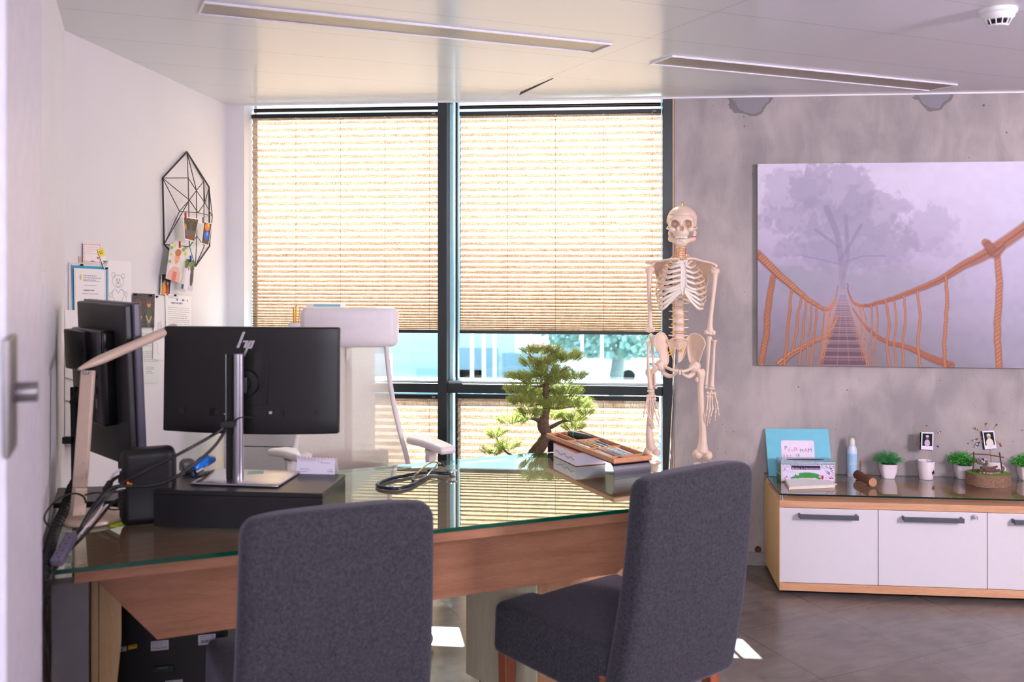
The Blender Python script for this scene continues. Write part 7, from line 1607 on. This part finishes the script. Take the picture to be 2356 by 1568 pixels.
br([(1275, 1140, .05), (1270, 1090, .03), (1300, 1030, .01), (1350, 960, 0), (1375, 890, 0), (1350, 820, 0), (1365, 740, 0), (1380, 650, .01), (1370, 560, 0), (1378, 480, 0), (1365, 400, 0), (1340, 320, 0)], [.040, .038, .034, .031, .028, .031, .022, .018, .016, .013, .010, .006], 'trunk')
br([(1390, 850, 0), (1440, 825, -.01), (1500, 795, -.01), (1560, 790, -.01), (1600, 830, -.01)], [.012, .010, .008, .005, .003]); br([(1335, 810, 0), (1290, 775, 0), (1230, 770, -.01), (1160, 790, -.01), (1090, 810, 0)], [.013, .010, .007, .004, .003])
br([(1375, 560, 0), (1440, 540, .02), (1520, 600, .02), (1600, 560, 0)], [.007, .005, .004, .003]); br([(1375, 500, 0), (1300, 520, .02), (1220, 560, .02), (1150, 540, 0)], [.007, .005, .004, .003]); br([(1380, 650, 0), (1300, 660, .02), (1220, 680, 0)], [.008, .005, .003]); br([(1380, 680, 0), (1460, 690, -.02), (1560, 680, 0), (1650, 660, 0)], [.008, .006, .004, .003])
br([(1345, 330, 0), (1420, 300, 0), (1520, 270, 0)], [.006, .005, .003]); br([(1340, 330, 0), (1250, 270, 0), (1230, 230, 0)], [.005, .003, .002]); br([(1360, 420, 0), (1250, 440, .01), (1150, 450, 0)], [.006, .004, .003]); br([(1370, 430, 0), (1480, 440, 0), (1600, 440, 0)], [.006, .004, .003])
br([(1255, 1090, 0), (1150, 1080, -.02), (1060, 1040, -.03), (1000, 970, -.03), (970, 900, -.03)], [.010, .007, .005, .004, .002])

def needle_mat(name, c):
    m = mat(name, c, .5, var=.35, vscale=40); N, L = nodes(m); B = N['Principled BSDF']; o = [n for n in N if n.type == 'OUTPUT_MATERIAL'][0]; t = N.new('ShaderNodeBsdfTranslucent'); x = N.new('ShaderNodeMixShader'); x.inputs[0].default_value = .4
    t.inputs[0].default_value = tuple(min(1, k * 1.5) for k in lin(c)) + (1,); L.new(B.outputs[0], x.inputs[1]); L.new(t.outputs[0], x.inputs[2]); L.new(x.outputs[0], o.inputs[0]); return m
M_pine = needle_mat('pine_needles', (.62, .64, .36)); M_pine2 = needle_mat('pine_needle_tips', (.66, .74, .40))
pads = [(1260, 235, 42, 28, 6, 0), (1335, 235, 40, 32, 6, 0), (1420, 235, 32, 26, 5, 0), (1545, 275, 100, 42, 15, .0), (1310, 315, 105, 48, 17, -.02), (1460, 300, 60, 36, 8, .02), (1400, 385, 120, 52, 20, -.03), (1180, 435, 98, 40, 13, 0), (1600, 440, 62, 40, 8, 0), (1320, 470, 110, 48, 14, .02), (1470, 455, 100, 40, 12, -.01), (1130, 530, 60, 42, 8, .02), (1270, 560, 80, 80, 15, .03), (1520, 545, 110, 62, 16, .03), (1185, 620, 80, 55, 12, -.02), (1240, 710, 70, 62, 11, -.03), (1430, 640, 95, 60, 15, -.03), (1620, 650, 90, 42, 12, .02), (1110, 780, 88, 40, 11, 0), (1400, 730, 80, 62, 12, .03), (1590, 760, 75, 45, 10, 0), (1590, 830, 55, 45, 8, -.01), (975, 890, 42, 42, 7, -.03), (1070, 980, 52, 48, 9, -.03), (955, 1030, 52, 42, 8, -.03), (1690, 720, 40, 36, 5, 0)]
R_ = np.random.RandomState(21)
for (zx, zy, rx_, ry_, nt, dd) in pads:
    c = Bp(*zc(zx, zy), dd); kx_ = BD / F / 3.465; b = MB(); b2 = MB(); tw = MB()
    for t_ in range(int(nt * 4.2)):
        a, r_ = R_.rand() * 2 * PI, math.sqrt(R_.rand()); p0 = c + Vector((math.cos(a) * r_ * rx_ * kx_ * 1.0, math.sin(a) * r_ * rx_ * kx_ * .8, -ry_ * kx_ * .5 + (R_.rand() - .5) * ry_ * kx_ * .8))
        dr = Vector((math.cos(a) * (.5 + .5 * r_), math.sin(a) * .5, .55 + .5 * R_.rand())).normalized(); ln = (.034 + .018 * R_.rand())
        tw.tube([p0, p0 + dr * ln * .5 + Vector((0, 0, .002)), p0 + dr * ln], [.0013, .0011, .0008], 4, cap=False)
        for j in range(40):
            f = .10 + .9 * j / 39; q = p0 + dr * ln * f; e = Vector(tuple(R_.randn(3))); e = (e - dr * e.dot(dr) * .6).normalized() + dr * .55; e.normalize(); L_ = .017 * (.75 + .5 * R_.rand()); w = e.orthogonal().normalized() * .0007
            tgt = b2 if (j % 4 == 0) else b
            tgt.add([q - w, q + w, q + e * L_ + w * .5, q + e * L_ - w * .5], [(0, 1, 2, 3)])
    o = b.build('foliage_pad', M_pine, bon, smooth=False); b2.build('needle_tips', M_pine2, o, smooth=False); tw.build('twigs', M_trunk, o)
